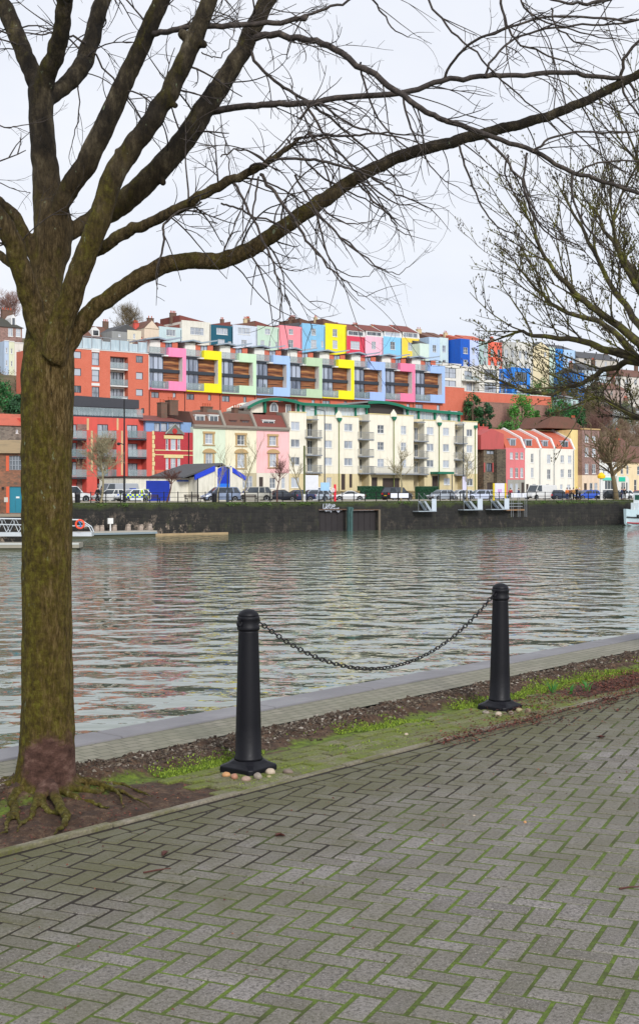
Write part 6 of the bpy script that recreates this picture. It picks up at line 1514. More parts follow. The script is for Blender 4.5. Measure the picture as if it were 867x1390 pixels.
BRM = [
 [(1005,620,DT,34),(960,560,DT,30),(905,510,DT,22),(867,488,DT,15),(826,476,DT,12),(781,461,DT+.1,9),(729,456,DT+.2,6.5),(700,449,DT+.3,4.5)],
 [(960,560,DT,28),(900,495,DT-.1,18),(850,452,DT-.2,13),(801,415,DT-.3,10),(762,380,DT-.4,7.5),(736,344,DT-.5,5.5),(722,306,DT-.6,3.5)],
 [(900,520,DT,16),(867,492,DT+.2,12),(826,500,DT+.3,9),(788,520,DT+.4,7),(739,535,DT+.5,5),(700,528,DT+.6,3)],
 [(985,590,DT,28),(950,500,DT+.3,22),(900,420,DT+.5,15),(860,370,DT+.6,10),(825,320,DT+.7,6),(808,285,DT+.8,3)],
 [(1010,560,DT,30),(985,450,DT,22),(950,370,DT-.3,16),(905,300,DT-.5,11),(872,240,DT-.6,7),(862,205,DT-.7,4)],
 [(905,500,DT,14),(860,430,DT+.6,11),(830,390,DT+.8,8),(800,330,DT+1,6),(775,285,DT+1.1,4)],
 [(940,590,DT,16),(890,575,DT+.4,11),(850,560,DT+.6,8),(815,540,DT+.8,5),(785,548,DT+1,3)],
 [(920,480,DT,15),(870,400,DT-.6,11),(840,345,DT-.8,7),(832,300,DT-.9,5),(845,260,DT-1,3)],
 [(867,488,DT,11),(820,440,DT+.2,8.5),(770,425,DT+.4,6.5),(735,400,DT+.5,5),(705,365,DT+.6,3)],
]
T2.tube([base2+Vector((0,0,-.1)), base2+Vector((0,0,.3)), pp(1008,600,DT), pp(1012,480,DT), pp(1020,330,DT), pp(1022,200,DT), pp(1016,90,DT)], [.34,.26,.24,.18,.11,.05,.015], 14)
for q, L in enumerate(BRM):
    L = [(x,y,D,r*.44) for x,y,D,r in L]; pts, R = limb(L, 5, 90+q, .03); T2.tube(pts, R, 9, cap=False); n_ = len(pts)
    for c_ in range(12):
        i = min(n_-2, int(n_*(.25+.75*(c_+rr.random())/12))); d = (pts[i+1]-pts[i]).normalized(); a_ = Matrix.Rotation(rr.uniform(0,2*PI),3,d)@d.orthogonal().normalized()
        up_twig(pts[i], d*.75+a_*.6+Vector((0,0,.35)), rr.uniform(.4,.95), min(.009,R[i]*.5), 2, T2W)
    up_twig(pts[-1], pts[-1]-pts[-2], .5, R[-1]*.9, 2, T2W)
m, t, b = nt('mossy_twig_bark')
cc = ramp(t, noi(t, coords(t, (6,6,6)), 1.0, 6, .75), [(.36, hx('#2a241c')), (.5, hx('#463d2a')), (.57, hx('#5c5a20')), (.75, hx('#84842c'))])
t.links.new(cc, b.inputs['Base Color']); b.inputs['Roughness'].default_value = .85; bump(t, b, noi(t, coords(t), 60, 4), .6, .006)
tr2 = empty('bare_tree', base2, 0, 'bushy leafless tree with mossy upswept twigs reaching in from the right edge', 'tree')
o = T2.build('trunk', m, tr2, True); o.location = -base2
o = T2W.build('crown', m, tr2, True); o.location = -base2
print('tree2 faces', len(T2W.f))
# ================================================================ far bank vegetation
def bare(h, seed, spread=.5, k0=6, dense=1.0, r0=.1, up=.3, trunk_frac=.35):
    rr = random.Random(seed); T = MB(); K = MB()
    def br(p, d, L, r, lvl):
        n_ = 5; P = [p]; d = d.normalized()
        for i in range(n_):
            d = (d+Vector((rr.gauss(0,.12),rr.gauss(0,.12),rr.gauss(0,.08)+up*.12))).normalized(); P.append(P[-1]+d*L/n_)
        (T if lvl == 9 else K).tube(P, [r*(1-.6*i/n_) for i in range(n_+1)], 6 if r > .05 else 3, cap=False)
        return P
    top = br(Vector((0,0,-.1)), Vector((0,0,1)), h*.8, r0, 9)
    def rec(P, L, r, lvl):
        if lvl < 0: return
        k = max(2, int([4,5,7][lvl]*dense))
        for q in range(k):
            i = rr.randint(1, len(P)-1); dd = (P[i]-P[i-1]).normalized(); a = Matrix.Rotation(rr.uniform(0,2*PI),3,dd)@dd.orthogonal().normalized()
            Q = br(P[i], dd*.8+a*.8+Vector((0,0,up)), L*rr.uniform(.6,1), r, lvl); rec(Q, L*.55, max(r*.6,.012), lvl-1)
    for q in range(int(k0*2)):
        f = trunk_frac+(1-trunk_frac)*rr.random(); i = min(4, int(f*5)); p = top[i].lerp(top[i+1], f*5-i)
        a = rr.uniform(0,2*PI); d = Vector((math.cos(a),math.sin(a),.6+up))
        Q = br(p, d, h*spread*(1.15-f*.6), r0*.4, 3); rec(Q, h*spread*.5, max(r0*.2,.014), 2 if dense > 1.1 else 1)
    return T, K
TBK = plain('street_tree_bark', hx('#5d5240'), .85, var=.3); TBR = plain('reddish_twigs', hx('#5a3a32'), .85, var=.3); TBP = plain('pale_bark', hx('#8d8468'), .85, var=.3)
def place_tree(x, o, h, seed, label, mat=TBK, z=GZ, name='bare_tree', grp=None, tm=None, **kw):
    T, K = bare(h, seed, **kw); c = WP(U(x, o), o, z)
    e = empty(name, c, 0, label, 'tree', grp); T.build('trunk', tm or mat, e, True); K.build('crown', mat, e); return e
G = 'leafless saplings along the far quay'
place_tree(137, 2.6, 7.5, 1, 'dense brown sapling beside the police car', TBP, grp=G, spread=.33, k0=9, dense=1.2, r0=.13)
place_tree(226.5, 2.2, 3.6, 2, 'reddish bushy sapling in front of the blue shutter', TBR, grp=G, spread=.42, k0=7, dense=1.0, r0=.12, trunk_frac=.7)
place_tree(332, 2.6, 8, 3, 'tall pale sapling before the cream Victorian house', TBP, grp=G, spread=.33, k0=6, dense=.8, r0=.1, up=.7)
place_tree(376, 2.2, 5.2, 4, 'dense reddish sapling before the pink Victorian house', TBR, grp=G, spread=.34, k0=9, dense=1.05, r0=.1, trunk_frac=.5)
place_tree(411, 2.8, 7.6, 5, 'slender pale sapling left of the tall bent lamp post', TBP, grp=G, spread=.25, k0=5, dense=.7, r0=.1, up=.7)
place_tree(543.5, 2.3, 6.8, 6, 'open-crowned sapling before the middle of the cream flats', TBP, grp=G, spread=.36, k0=8, dense=.9, r0=.14, trunk_frac=.5)
place_tree(633.5, 2.8, 7.8, 7, 'sapling before the right end of the cream flats', TBP, grp=G, spread=.3, k0=7, dense=.8, r0=.12)
place_tree(295, 2.6, 7.2, 8, 'faint tall sapling before the blue-doored boathouse', TBP, grp=G, spread=.33, k0=5, dense=.7, r0=.07, up=.7)
# big quayside tree
e = place_tree(836, 5, 10.5, 10, 'big old leafless tree on the far quay at the right, before the cream house', plain('old_bark', hx('#6a5c42'), .9, var=.35), spread=.5, k0=9, dense=1.0, r0=.42, trunk_frac=.4, up=.2)
# winter trees on the hill
WM_ = [plain('winter_twigs_a', hx('#8a7462'), .9, var=.25), plain('winter_twigs_b', hx('#776a50'), .9, var=.25), plain('winter_twigs_c', hx('#86665c'), .9, var=.25)]
protos = []
for k in range(4):
    T, K = bare(8, 50+k, spread=.42, k0=10, dense=1.25, r0=.14, up=.35, trunk_frac=.2); protos.append((T.mesh('trunk', TBK), K.mesh('crown', WM_[k % 3])))
rr = random.Random(99)
def hill_tree(x, o, s, k, label, grp='winter trees on the hillside'):
    u = U(x, o); e = empty('bare_tree', WP(u, o, terr(u, o)-.3), rr.uniform(0,6), label, 'tree', grp); e.scale = (s,s,s)
    link('trunk', protos[k][0], e); link('crown', protos[k][1], e)
cnt = 0
for o_, x0, x1, n_ in ((56,795,900,6),(64,770,900,7),(72,755,900,7),(80,748,900,7),(88,748,900,6),(96,752,900,5),(104,790,900,4),(112,800,900,3)):
    for q in range(n_):
        x = x0+(x1-x0)*(q+rr.uniform(.2,.8))/n_; hill_tree(x, o_+rr.uniform(-2,2), rr.uniform(.55,.95), rr.randint(0,3), 'bare brown winter tree among its like on the wooded slope at the right')
hill_tree(178, 140, 1.35, 1, 'bare tree standing alone on the skyline above the grey and cream cottage', None)
hill_tree(12, 150, 1.2, 2, 'bare tree top showing above the roof of the stone villa', None)
# evergreens: crowns of many leaf-sized faces
def evergreen(x, o, yt, wp, seed, col, label, cone=False, z=None, n_=5200):
    rr = random.Random(seed); u = U(x, o); zb = terr(u, o)-.3 if z is None else z; h = max(2.5, ZZ(x, yt, o)-zb); w = wp*YD(x, o)/F
    e = empty('evergreen_tree', WP(u, o, zb), TH, label, 'tree')
    MB().tube([(0,0,-.2),(0,0,h*.3),(rr.uniform(-.2,.2),0,h*.75)], [.22,.18,.07], 7).tube([(0,0,h*.3),(w*.25,.2,h*.6)], [.1,.04], 5).tube([(0,0,h*.25),(-w*.25,-.2,h*.55)], [.1,.04], 5).build('trunk', TBK, e)
    m = MB(); blobs = []
    for k in range(16 if not cone else 22):
        if cone: f = k/22; R = w*.5*(1-f)**.8; a = rr.uniform(0,6.3); blobs.append((Vector((math.cos(a)*R*.5, math.sin(a)*R*.5, h*(.1+.86*f))), max(.4, R*.6)))
        else: a = rr.uniform(0,6.3); f = rr.random(); R = w*.5*math.sin(PI*min(.95,.15+.8*f))**.6; blobs.append((Vector((math.cos(a)*R*.7, math.sin(a)*R*.6, h*(.15+.72*f))), rr.uniform(.16,.28)*w))
    for k in range(n_):
        c, r = rr.choice(blobs); d = Vector((rr.gauss(0,1),rr.gauss(0,1),rr.gauss(0,1))).normalized(); p = c+d*r*rr.uniform(.55,1.08)
        if p.z < 0: continue
        if noise.noise(p*.9+Vector((seed,0,0))) < -.22: continue
        a = (d+Vector((rr.gauss(0,.7),rr.gauss(0,.7),rr.gauss(0,.7)))).normalized(); s = rr.uniform(.1,.24); e1 = a.orthogonal().normalized(); e2 = a.cross(e1)
        m.quad(p-e1*s, p+e2*s*.6, p+e1*s, p-e2*s*.6)
    mt, t, b = nt('evergreen_leaves'); g = t.nodes.new('ShaderNodeNewGeometry'); c = hx(col)
    t.links.new(ramp(t, g.outputs['Random Per Island'], [(0, sc(c,.45)), (.6, c), (1, sc(c,1.7))]), b.inputs['Base Color']); b.inputs['Roughness'].default_value = .7
    m.build('crown', mt, e); return e
evergreen(641, 80, 529, 26, 1, '#2c5a2c', 'dark ivy-covered tree at the left end of the long brick wall', n_=4500)
evergreen(658, 79, 543, 24, 2, '#27502e', 'low dark evergreen between the ivy tree and the bright green one', n_=3500)
evergreen(708, 77, 532, 40, 3, '#4d8a34', 'bright green evergreen climbing the brick wall, tallest of its neighbours')
evergreen(729, 73, 556, 26, 4, '#3f7028', 'dark cone-shaped conifer in front of the brick retaining wall', cone=True, n_=4500)
evergreen(694, 71, 570, 42, 14, '#41742c', 'broad rounded evergreen bush above the salmon townhouse roof')
evergreen(757, 79, 538, 42, 5, '#2f7030', 'broad green evergreen right of the conifer')
evergreen(779, 80, 548, 36, 6, '#2a5c2c', 'dark evergreen at the foot of the brown winter wood')
evergreen(8, 70, 520, 50, 7, '#2f6a34', 'green evergreen left of the trunk behind the stone cottage', z=14)
evergreen(28, 66, 535, 36, 8, '#2a5430', 'darker evergreen half hidden by the big trunk', z=12)
evergreen(738, 99, 505, 30, 9, '#4a6a34', 'scrubby green bush right of the bright blue box house', n_=2500)
evergreen(726, 97, 512, 20, 10, '#5b7a3c', 'small yellowish bush beside the bright blue box house', n_=1800)
evergreen(758, 100, 502, 36, 11, '#55663a', 'olive bush below the buff cream house', n_=2500)
evergreen(688, 112, 494, 30, 12, '#3c7030', 'low green hedge bush above the roof of the white balcony house', n_=2000, z=26.2)
evergreen(775, 104, 505, 36, 13, '#5a6a3e', 'greyish green bush below the pale blue end house', n_=2500)
for k_, (x_, y_, w_, c_) in enumerate(((748,512,26,'#5f6a3c'),(766,516,30,'#4f6236'),(786,522,34,'#6a6444'),(806,517,32,'#58643a'),(826,535,36,'#6b6046'),(848,538,34,'#5d6440'),(800,540,40,'#6f5e48'),(858,524,30,'#66603f'))):
    evergreen(x_, 98 if y_ < 530 else 88, y_, w_, 60+k_, c_, 'rounded %s bush on the slope %s' % (('olive','mossy green','tawny green','dull green','brownish','grey-olive','russet','straw-coloured')[k_], ('just right of the bright blue box house','below the bright blue crest house','below the small bright blue hillside house','left of the brownish cottage','in front of the brownish cottage','left of the pale grey hillside house','above the tall brown stone townhouse','below the off-white hillside house')[k_]), n_=2200)
# hillside scrub
rr = random.Random(7); m = MB()
for k in range(26000):
    x = rr.uniform(745, 905) if rr.random() < .8 else rr.uniform(-30, 60); o = rr.uniform(50, 130); u = U(x, o)
    if noise.noise(Vector((u*.12, o*.12, 3))) < -.1: continue
    p = WP(u, o, terr(u, o)+rr.uniform(0,1.3)); d = Vector((rr.gauss(0,1),rr.gauss(0,1),rr.gauss(0,1)+.5)).normalized()*rr.uniform(.15,.4); e_ = d.orthogonal().normalized()*.06
    m.quad(p-d, p+e_, p+d, p-e_)
mt, t, b = nt('scrub_leaves'); g = t.nodes.new('ShaderNodeNewGeometry')
t.links.new(ramp(t, g.outputs['Random Per Island'], [(0, hx('#4a4a2c')), (.4, hx('#6a5a40')), (.7, hx('#8a7260')), (1, hx('#5a6e34'))]), b.inputs['Base Color']); b.inputs['Roughness'].default_value = .9
tag(m.build('hillside_scrub', mt), 'brown and olive scrub covering the slope', 'scrub', kind='stuff')

# ================================================================ vehicles
TYRE = plain('tyre_rubber', (.015,.015,.015,1), .8); RIM = plain('wheel_rim', (.4,.42,.44,1), .35, .6); CGL = plain('car_glass', (.03,.04,.05,1), .06, spec=1.0)
TAIL = plain('tail_light', hx('#c8141c'), .3); HEADL = plain('head_light', (.7,.72,.74,1), .2); PLY = plain('rear_plate', hx('#d8b820'), .5); PLW = plain('front_plate', (.7,.7,.68,1), .5)
def carpaint(c):
    m = plain('car_paint_'+c.strip('#'), hx(c), .28, .0, .6, var=.04); return m
def car(kind, col, label, x, o, face=-1, yaw=0, grp='vehicles parked behind the quay railing', cat='car', z=GZ):
    """built along local x, nose at -x; face=-1 nose to the left along the quay"""
    L, W, H = {'hatch':(4.0,1.7,1.46), 'saloon':(4.5,1.75,1.42), 'estate':(4.5,1.75,1.46), 'mpv':(4.6,1.85,1.75), 'suv':(4.6,1.9,1.8), 'van':(5.3,1.95,2.2), 'coupe':(4.2,1.72,1.32)}[kind]
    e = empty('parked_car' if cat == 'car' else cat.replace(' ','_'), WP(U(x, o), o, z), TH+(0 if face < 0 else PI)+math.radians(yaw), label, cat, grp)
    h = L/2; belt = {'suv':1.12,'mpv':1.08,'van':1.25}.get(kind, .92); pm = carpaint(col)
    nose = .72 if kind not in ('suv','van') else .95
    # lower body: stations along the length (x, z low, z top, half width)
    top = {'hatch':[(-h,.5,.62,.62),(-h+.15,.28,nose,.78),(-h+.95,.25,belt-.06,.86),(-.6,.2,belt,.87),(.6,.2,belt+.02,.87),(h-.35,.25,belt+.04,.84),(h-.05,.32,belt-.02,.78),(h,.45,belt-.25,.7)]}
    st = top['hatch'] if kind in ('hatch','mpv','suv','van') else [(-h,.5,.6,.6),(-h+.15,.28,.7,.78),(-h+1.1,.25,belt-.06,.86),(-.6,.2,belt,.87),(.7,.2,belt+.02,.87),(h-.8,.25,belt+.02,.85),(h-.08,.3,belt-.06,.78),(h,.45,belt-.28,.7)]
    if kind in ('suv','mpv','van'): st = [(x_, a, c if i in (0,) else c, w*W/1.74) for i, (x_, a, c, w) in enumerate(st)]
    mb = MB(); ns = len(st)
    for (x_, zl, zt, w) in st:
        zm = zl+(zt-zl)*.55
        mb.v += [(x_,-w*.92,zl),(x_,-w,zm),(x_,-w*.93,zt),(x_,0,zt+.03),(x_,w*.93,zt),(x_,w,zm),(x_,w*.92,zl)]
    for i in range(ns-1):
        for k in range(7): mb.f.append((7*i+k, 7*i+7+k, 7*i+7+(k+1)%7, 7*i+(k+1)%7)); mb.m.append(0)
    mb.f.append(tuple(range(7))); mb.m.append(0); mb.f.append(tuple(7*(ns-1)+k for k in range(7))[::-1]); mb.m.append(0)
    body = mb.build('body', pm, e); sb = body.modifiers.new('b', 'BEVEL'); sb.width = .05; sb.segments = 2
    # greenhouse
    xb0 = -h+(.95 if kind in ('hatch','mpv') else 1.15 if kind != 'van' else .75); xb1 = h-(.08 if kind in ('hatch','mpv','suv','van','estate') else .85)
    xr0 = xb0+(.75 if kind not in ('van','suv') else .55); xr1 = xb1-(.35 if kind in ('hatch','suv','mpv','estate') else .12 if kind == 'van' else .75)
    wb, wr = .82*W/1.74, .62*W/1.74 if kind != 'van' else .78*W/1.74
    def ghost(xa0, xa1, xc0, xc1, w0, w1, z0, z1): return [(xa0,-w0,z0),(xa1,-w0,z0),(xa1,w0,z0),(xa0,w0,z0),(xc0,-w1,z1),(xc1,-w1,z1),(xc1,w1,z1),(xc0,w1,z1)]
    bf = [(0,3,2,1),(4,5,6,7),(0,1,5,4),(1,2,6,5),(2,3,7,6),(3,0,4,7)]
    g = MB(); g.add(ghost(xb0, xb1, xr0, xr1, wb, wr, belt-.03, H-.06), bf); g.build('windows', CGL, e)
    r = MB(); r.add(ghost(xr0-.03, xr1+.03, xr0+.1, xr1-.06, wr+.015, wr-.06, H-.07, H), bf)
    for sgn in (-1, 1):
        for (xa, xc, t_) in ((xb0, xr0, .05), (xb1, xr1, .07), ((xb0+xb1)/2, (xr0+xr1)/2, .05), (xb1-.85, xr1-.55, .05)) if kind != 'coupe' else ((xb0, xr0, .05), (xb1, xr1, .1)):
            r.add([(xa-t_,sgn*(wb+.012),belt-.03),(xa+t_,sgn*(wb+.012),belt-.03),(xc+t_,sgn*(wr+.012),H-.06),(xc-t_,sgn*(wr+.012),H-.06),(xa-t_,sgn*(wb-.05),belt-.03),(xa+t_,sgn*(wb-.05),belt-.03),(xc+t_,sgn*(wr-.05),H-.06),(xc-t_,sgn*(wr-.05),H-.06)], [(0,1,2,3),(7,6,5,4),(0,4,5,1),(1,5,6,2),(2,6,7,3),(3,7,4,0)])
        if kind == 'van':
            r.add([(-h+2.0,sgn*(wb+.02),belt-.05),(xb1-.05,sgn*(wb+.02),belt-.05),(xr1,sgn*(wr+.02),H-.06),(-h+2.0,sgn*(wr+.02),H-.06)], [(0,1,2,3)])
    r.build('roof', pm, e)
    for sx_ in (-h+.8, h-.78):
        for sy in (-1, 1):
            y = sy*(W/2-.1); R_ = .31 if kind not in ('suv','van') else .36
            ty = MB().lathe([(R_*.6,-.1),(R_*.95,-.1),(R_,-.06),(R_,.06),(R_*.95,.1),(R_*.6,.1)], (sx_, y, R_), 18, axis='y').build('wheel', TYRE, e)
            MB().lathe([(R_*.62,-.02),(R_*.6,.075),(R_*.2,.06)] if sy > 0 else [(R_*.2,-.06),(R_*.6,-.075),(R_*.62,.02)], (sx_, y+sy*.03, R_), 12, axis='y').build('rim', RIM, ty)
            MB().lathe([(R_+.06,-.01),(R_+.06,.01)], (sx_, sy*(W/2-.012), R_+.02), 18, axis='y').build('wheel_arch', BLACKM, e)
    for sy in (-1, 1):
        MB().box(h-.06, h+.012, sy*.58-.13, sy*.58+.13, belt-.32, belt-.08).build('tail_light', TAIL, e)
        MB().box(-h-.01, -h+.2, sy*.6-.14, sy*.6+.14, .6, .74).build('head_light', HEADL, e)
        MB().box(xb0+.12, xb0+.3, sy*(wb+.04), sy*(wb+.16), belt, belt+.13).build('wing_mirror', pm, e)
    MB().box(h-.0, h+.02, -.26, .26, .62, .74).build('number_plate', PLY, e); MB().box(-h-.02, -h-.0, -.26, .26, .4, .51).build('number_plate', PLW, e)
    MB().box(-h-.03, -h+.1, -.72, .72, .28, .44).box(h-.1, h+.03, -.72, .72, .3, .46).build('bumper', BLACKM, e)
    return e, h, W, belt
car('suv', '#d9dadb', 'white car half hidden behind the big trunk', 95, 6.8, 1, 0)
car('hatch', '#dcdcd8', 'white hatchback left of the police car, seen from behind', 150, 9, -1, -38)
car('van', '#9fa3a8', 'grey van parked behind the white hatchback', 158, 16, -1, 0, cat='van')
car('hatch', '#b5bcc2', 'silver hatchback behind the police car', 171, 12.5, 1, 10)
e, h, W, belt = car('hatch', '#dfe3e6', 'police car with blue and yellow checks along its side', 180.5, 4.2 if 0 else 6.7, -1, 0, None, 'police car')
mb = MB(); mb2 = MB(); K = 11
for sy in (-1, 1):
    y = sy*(W/2+.008+.012)
    for r_ in range(2):
        for k in range(K):
            x0, x1 = -h+.5+(2*h-.8)*k/K, -h+.5+(2*h-.8)*(k+1)/K; z0 = .5+.2*r_; q = [(x0,y,z0),(x1,y,z0),(x1,y,z0+.2),(x0,y,z0+.2)]
            (mb if (k+r_) % 2 else mb2).quad(*(q if sy < 0 else q[::-1]))
mb.build('blue_checks', plain('police_blue', hx('#1b4fd0'), .4), e); mb2.build('yellow_checks', plain('police_yellow', hx('#d8f020'), .4), e)
MB().box(h-.95,h-.25,-.66,.66,1.452,1.475).box(h-1.3,h-1.18,-W/2+.1,-W/2+.2,.95,1.4).build('yellow_roof_panel', plain('police_yellow', hx('#d8f020'), .4), e)
MB().box(-.15,.15,-.5,.5,1.46,1.58).build('light_bar', plain('blue_lamp', hx('#2a50b0'), .3), e)
car('mpv', '#7d8ba4', 'blue-grey people carrier in front of the boathouse', 299.5, 7.4, -1, -14)
car('suv', '#a9a79c', 'silver four-by-four beside the blue-grey people carrier', 343, 8.2, -1, -20)
car('saloon', '#20242e', 'dark navy saloon behind the reddish sapling', 378, 7.6, -1, -14)
car('saloon', '#252f55', 'dark blue saloon right of the navy one', 403, 8.2, -1, -16)
car('estate', '#9aa4b0', 'silver estate car left of the bent lamp post', 423, 7.8, -1, -16)
car('mpv', '#dcdee0', 'white people carrier parked behind the silver estate car', 427, 13, -1, 0)
car('coupe', '#c9cacb', 'pale silver coupe right of the red post, seen from behind', 473, 7.6, -1, -30)
car('suv', '#1a1d24', 'black off-roader before the dark green hedges', 538.5, 8.5, 1, 8)
car('hatch', '#9aa2ac', 'silver-grey hatchback left of the first gangway steps', 598, 7.8, -1, 0)
car('hatch', '#c6cacd', 'pale silver hatchback behind the first gangway steps', 624, 10, -1, -14)
car('estate', '#b7c0d4', 'pale blue-silver estate car between the two gangway steps', 650, 8, -1, -20)
car('hatch', '#8090ae', 'grey-blue hatchback behind the second gangway steps', 671, 8, 1, 0)
car('van', '#d0d0ce', 'long white panel van before the white townhouses', 733, 9.5, -1, 0, cat='van')
car('hatch', '#2a3448', 'dark blue hatchback right of the white panel van', 757, 9, 1, 0)
car('hatch', '#2f55b8', 'bright blue hatchback before the tall brown stone house', 795.5, 8.2, -1, -16)
car('saloon', '#c4c8cc', 'white saloon between the bright blue and the black hatchbacks', 812, 9, 1, 10)
car('hatch', '#23282c', 'black hatchback right of the yellow-topped post', 823, 6.8, -1, -16)
car('hatch', '#a02838', 'dark red hatchback behind the black one', 832, 10, 1, 0)
car('hatch', '#d4d6d8', 'white hatchback left of the big quayside tree', 841, 7.4, -1, -16)
car('saloon', '#b81c28', 'red saloon right of the big quayside tree', 867, 7.2, -1, 0)

# ================================================================ street furniture
def at(x, o): return WP(U(x, o), o, GZ)
def px_m(x, o): return F/YD(x, o)
ra = U(60, .5); rb_ = U(905, .5); rt = empty('quay_railing', WP(ra, .45, GZ), TH, 'long black railing along the far quay edge', 'railing')
gaps = []
n_ = int((rb_-ra)/1.75)
for k in range(n_+1):
    x = (rb_-ra)*k/n_; MB().box(x-.04, x+.04, -.04, .04, 0, 1.12).lathe([(.055,1.12),(.05,1.18),(.01,1.21)], (x,0,0), 6).build('post', BLACKM, rt)
for z in (.55, 1.05): MB().box(0, rb_-ra, -.018, .018, z, z+.045).build('rail', BLACKM, rt)
def lamp(x, o, ytop, label, arm=0, cam=False, name='street_lamp', r=.08):
    c = at(x, o); H_ = ZZ(x, ytop, o)-GZ; e = empty(name, c, TH, label, 'lamp post', None)
    MB().lathe([(r*1.7,0),(r*1.7,.9),(r,1.0),(r*.7,H_)], n=10).build('pole', DGREY if not cam else BLACKM, e)
    if arm: MB().tube([(0,0,H_-.05),(arm*.5,0,H_+.12),(arm,0,H_+.1)], .045, 6).build('arm', DGREY, e)
    MB().box(arm-.35 if arm else -.3, arm+.2 if arm else .3, -.14, .14, H_+.04, H_+.16).build('lantern', plain('lantern_grey', (.5,.52,.53,1), .4), e)
    if cam:
        for dz, dx in ((-5.0,-.5),): MB().tube([(0,0,H_+dz),(dx*1.6,-.2,H_+dz+.2)], .05, 6).lathe([(.05,-.1),(.2,0),(.2,.15),(.05,.25)], (dx*1.7,-.3,H_+dz), 8).build('camera_bracket', BLACKM, e)
    return e
lamp(169, 3, 542, 'very tall black pole with camera bracket right of the police car', 0, True, r=.11)
lamp(440.5, 3, 557.5, 'tall grey lamp post with a short arm before the cream flats', -1.9)
lamp(628.6, 3, 575, 'tall dark lamp post before the recessed balconies at the right of the cream flats')
lamp(309, 2, 634, 'short dark lamp post before the boathouse door', 0, r=.1)
# wooden sign post with white foot
e = empty('sign_post', at(413, 1.6), TH, 'weathered mossy post with white base near the dark blue saloon', 'post')
H_ = ZZ(413, 605, 1.6)-GZ
MB().lathe([(.13,.9),(.12,H_)], n=8).build('pole', plain('mossy_timber', hx('#5a6038'), .9), e); MB().lathe([(.15,0),(.15,.9)], n=8).build('white_base', TRIM, e)
e = empty('rescue_post', at(454.5, 1.2), TH, 'bright red lifebelt post on the quay edge', 'post'); H_ = ZZ(454, 657.5, 1.2)-GZ
MB().box(-.11,.11,-.08,.08,0,H_).build('pole', plain('signal_red', hx('#e8203c'), .45), e); MB().lathe([(.22,-.05),(.3,0),(.22,.05)], (-.35,-.1,H_-.7), 12, axis='y').build('lifebelt_case', plain('case_white', (.6,.5,.5,1), .5), e)
e = empty('beacon_post', at(815.5, 1.0), TH, 'white post topped by a yellow beacon near the turquoise shop', 'post'); H_ = ZZ(815.5, 650, 1.0)-GZ
MB().lathe([(.2,0),(.18,H_)], n=10).build('pole', TRIM, e); MB().lathe([(.2,0),(.55,.12),(.6,.45),(.35,.75),(.08,.95)], (0,0,H_), 12).build('beacon', plain('beacon_yellow', hx('#f0c010'), .5), e)
def bench(x, label, s=1.0):
    e = empty('bench', at(x, 1.9), TH, label, 'bench', 'dark benches on the far quay'); D_ = plain('bench_timber', hx('#3a2d26'), .7)
    MB().box(-1,1,-.25,-.02,.43,.48).box(-1,1,.0,.2,.43,.48).build('seat', D_, e); MB().box(-1,1,.24,.29,.58,.68).box(-1,1,.26,.31,.74,.86).build('backrest', D_, e)
    for xx in (-.85,.85): MB().box(xx-.04,xx+.04,-.25,-.17,0,.43).box(xx-.04,xx+.04,.2,.28,0,.86).box(xx-.04,xx+.04,-.17,.2,.36,.42).build('leg', BLACKM, e)
bench(206.5, 'dark bench in front of the blue shutter'); bench(262, 'dark bench left of the boathouse drainpipe'); bench(340, 'dark bench before the silver four-by-four')
def bin_(x, label):
    e = empty('litter_bin', at(x, 1.3), TH, label, 'bin', 'black litter bins'); MB().lathe([(.26,0),(.28,.1),(.3,.95)], n=12).build('body', BLACKM, e); MB().lathe([(.34,.96),(.34,1.02),(.1,1.12)], n=12).build('lid', BLACKM, e)
bin_(105.5, 'black litter bin right of the big trunk, before the white car'); bin_(291, 'small black bin left of the blue-grey people carrier')
def banner(x0, x1, label, o=.3):
    u0, u1 = U(x0,o), U(x1,o); e = MB().box(0, u1-u0, -.02, .01, .42, 1.0).build('banner', plain('banner_white', (.72,.73,.8,1), .6)); e.location = WP(u0,o,GZ); e.rotation_euler = (0,0,TH); tag(e, label, 'banner')
banner(530, 539, 'small white banner on the railing, left of the pair before the black off-roader'); banner(541, 554, 'wide white banner on the railing, right of the pair before the black off-roader')
banner(693, 707, 'longer white banner on the railing right of the second gangway steps'); banner(708, 714, 'short white banner beside the longer one near the white panel van')
# notice board with yellow posts
e = empty('notice_board', at(677.5, 1.6), TH, 'white notice board between yellow posts at the second gangway steps', 'sign')
zt = ZZ(677,656,1.6)-GZ; MB().box(-.9,.9,-.04,.04,zt-2.0,zt).build('board', plain('board_white', (.68,.66,.75,1), .5), e); MB().box(-.4,.4,-.05,-.042,zt-1.3,zt-.8).build('blurred_emblem', plain('emblem_pink', hx('#c8a0c8'), .5), e)
for xx in (-1.1,1.1): MB().box(xx-.12,xx+.12,-.06,.06,0,zt).build('post', plain('post_yellow', hx('#d8c020'), .5), e)
for x, o, yt, w, h, lb, c_ in ((421,12,645,2.4,4.0,'big white sign panel behind the silver estate car',(.72,.73,.76,1)),(440,2.9,655,1.3,1.0,'small pale blue sign hanging on the tall bent lamp post',hx('#9cc4e8')),(629,2.9,647,.7,1.8,'narrow lilac sign on the dark lamp post',(.6,.58,.72,1))):
    e = empty('sign', at(x, o), TH, lb, 'sign'); H_ = ZZ(x, yt, o)-GZ
    MB().box(-w/2,w/2,-.16,-.1,H_-h,H_).build('panel', plain('sign_'+'abc'[int(w*2)%3], c_, .5), e)
    if w > 2: MB().box(-.9,-.8,-.05,.05,0,H_).box(.8,.9,-.05,.05,0,H_).build('posts', GREYM, e)
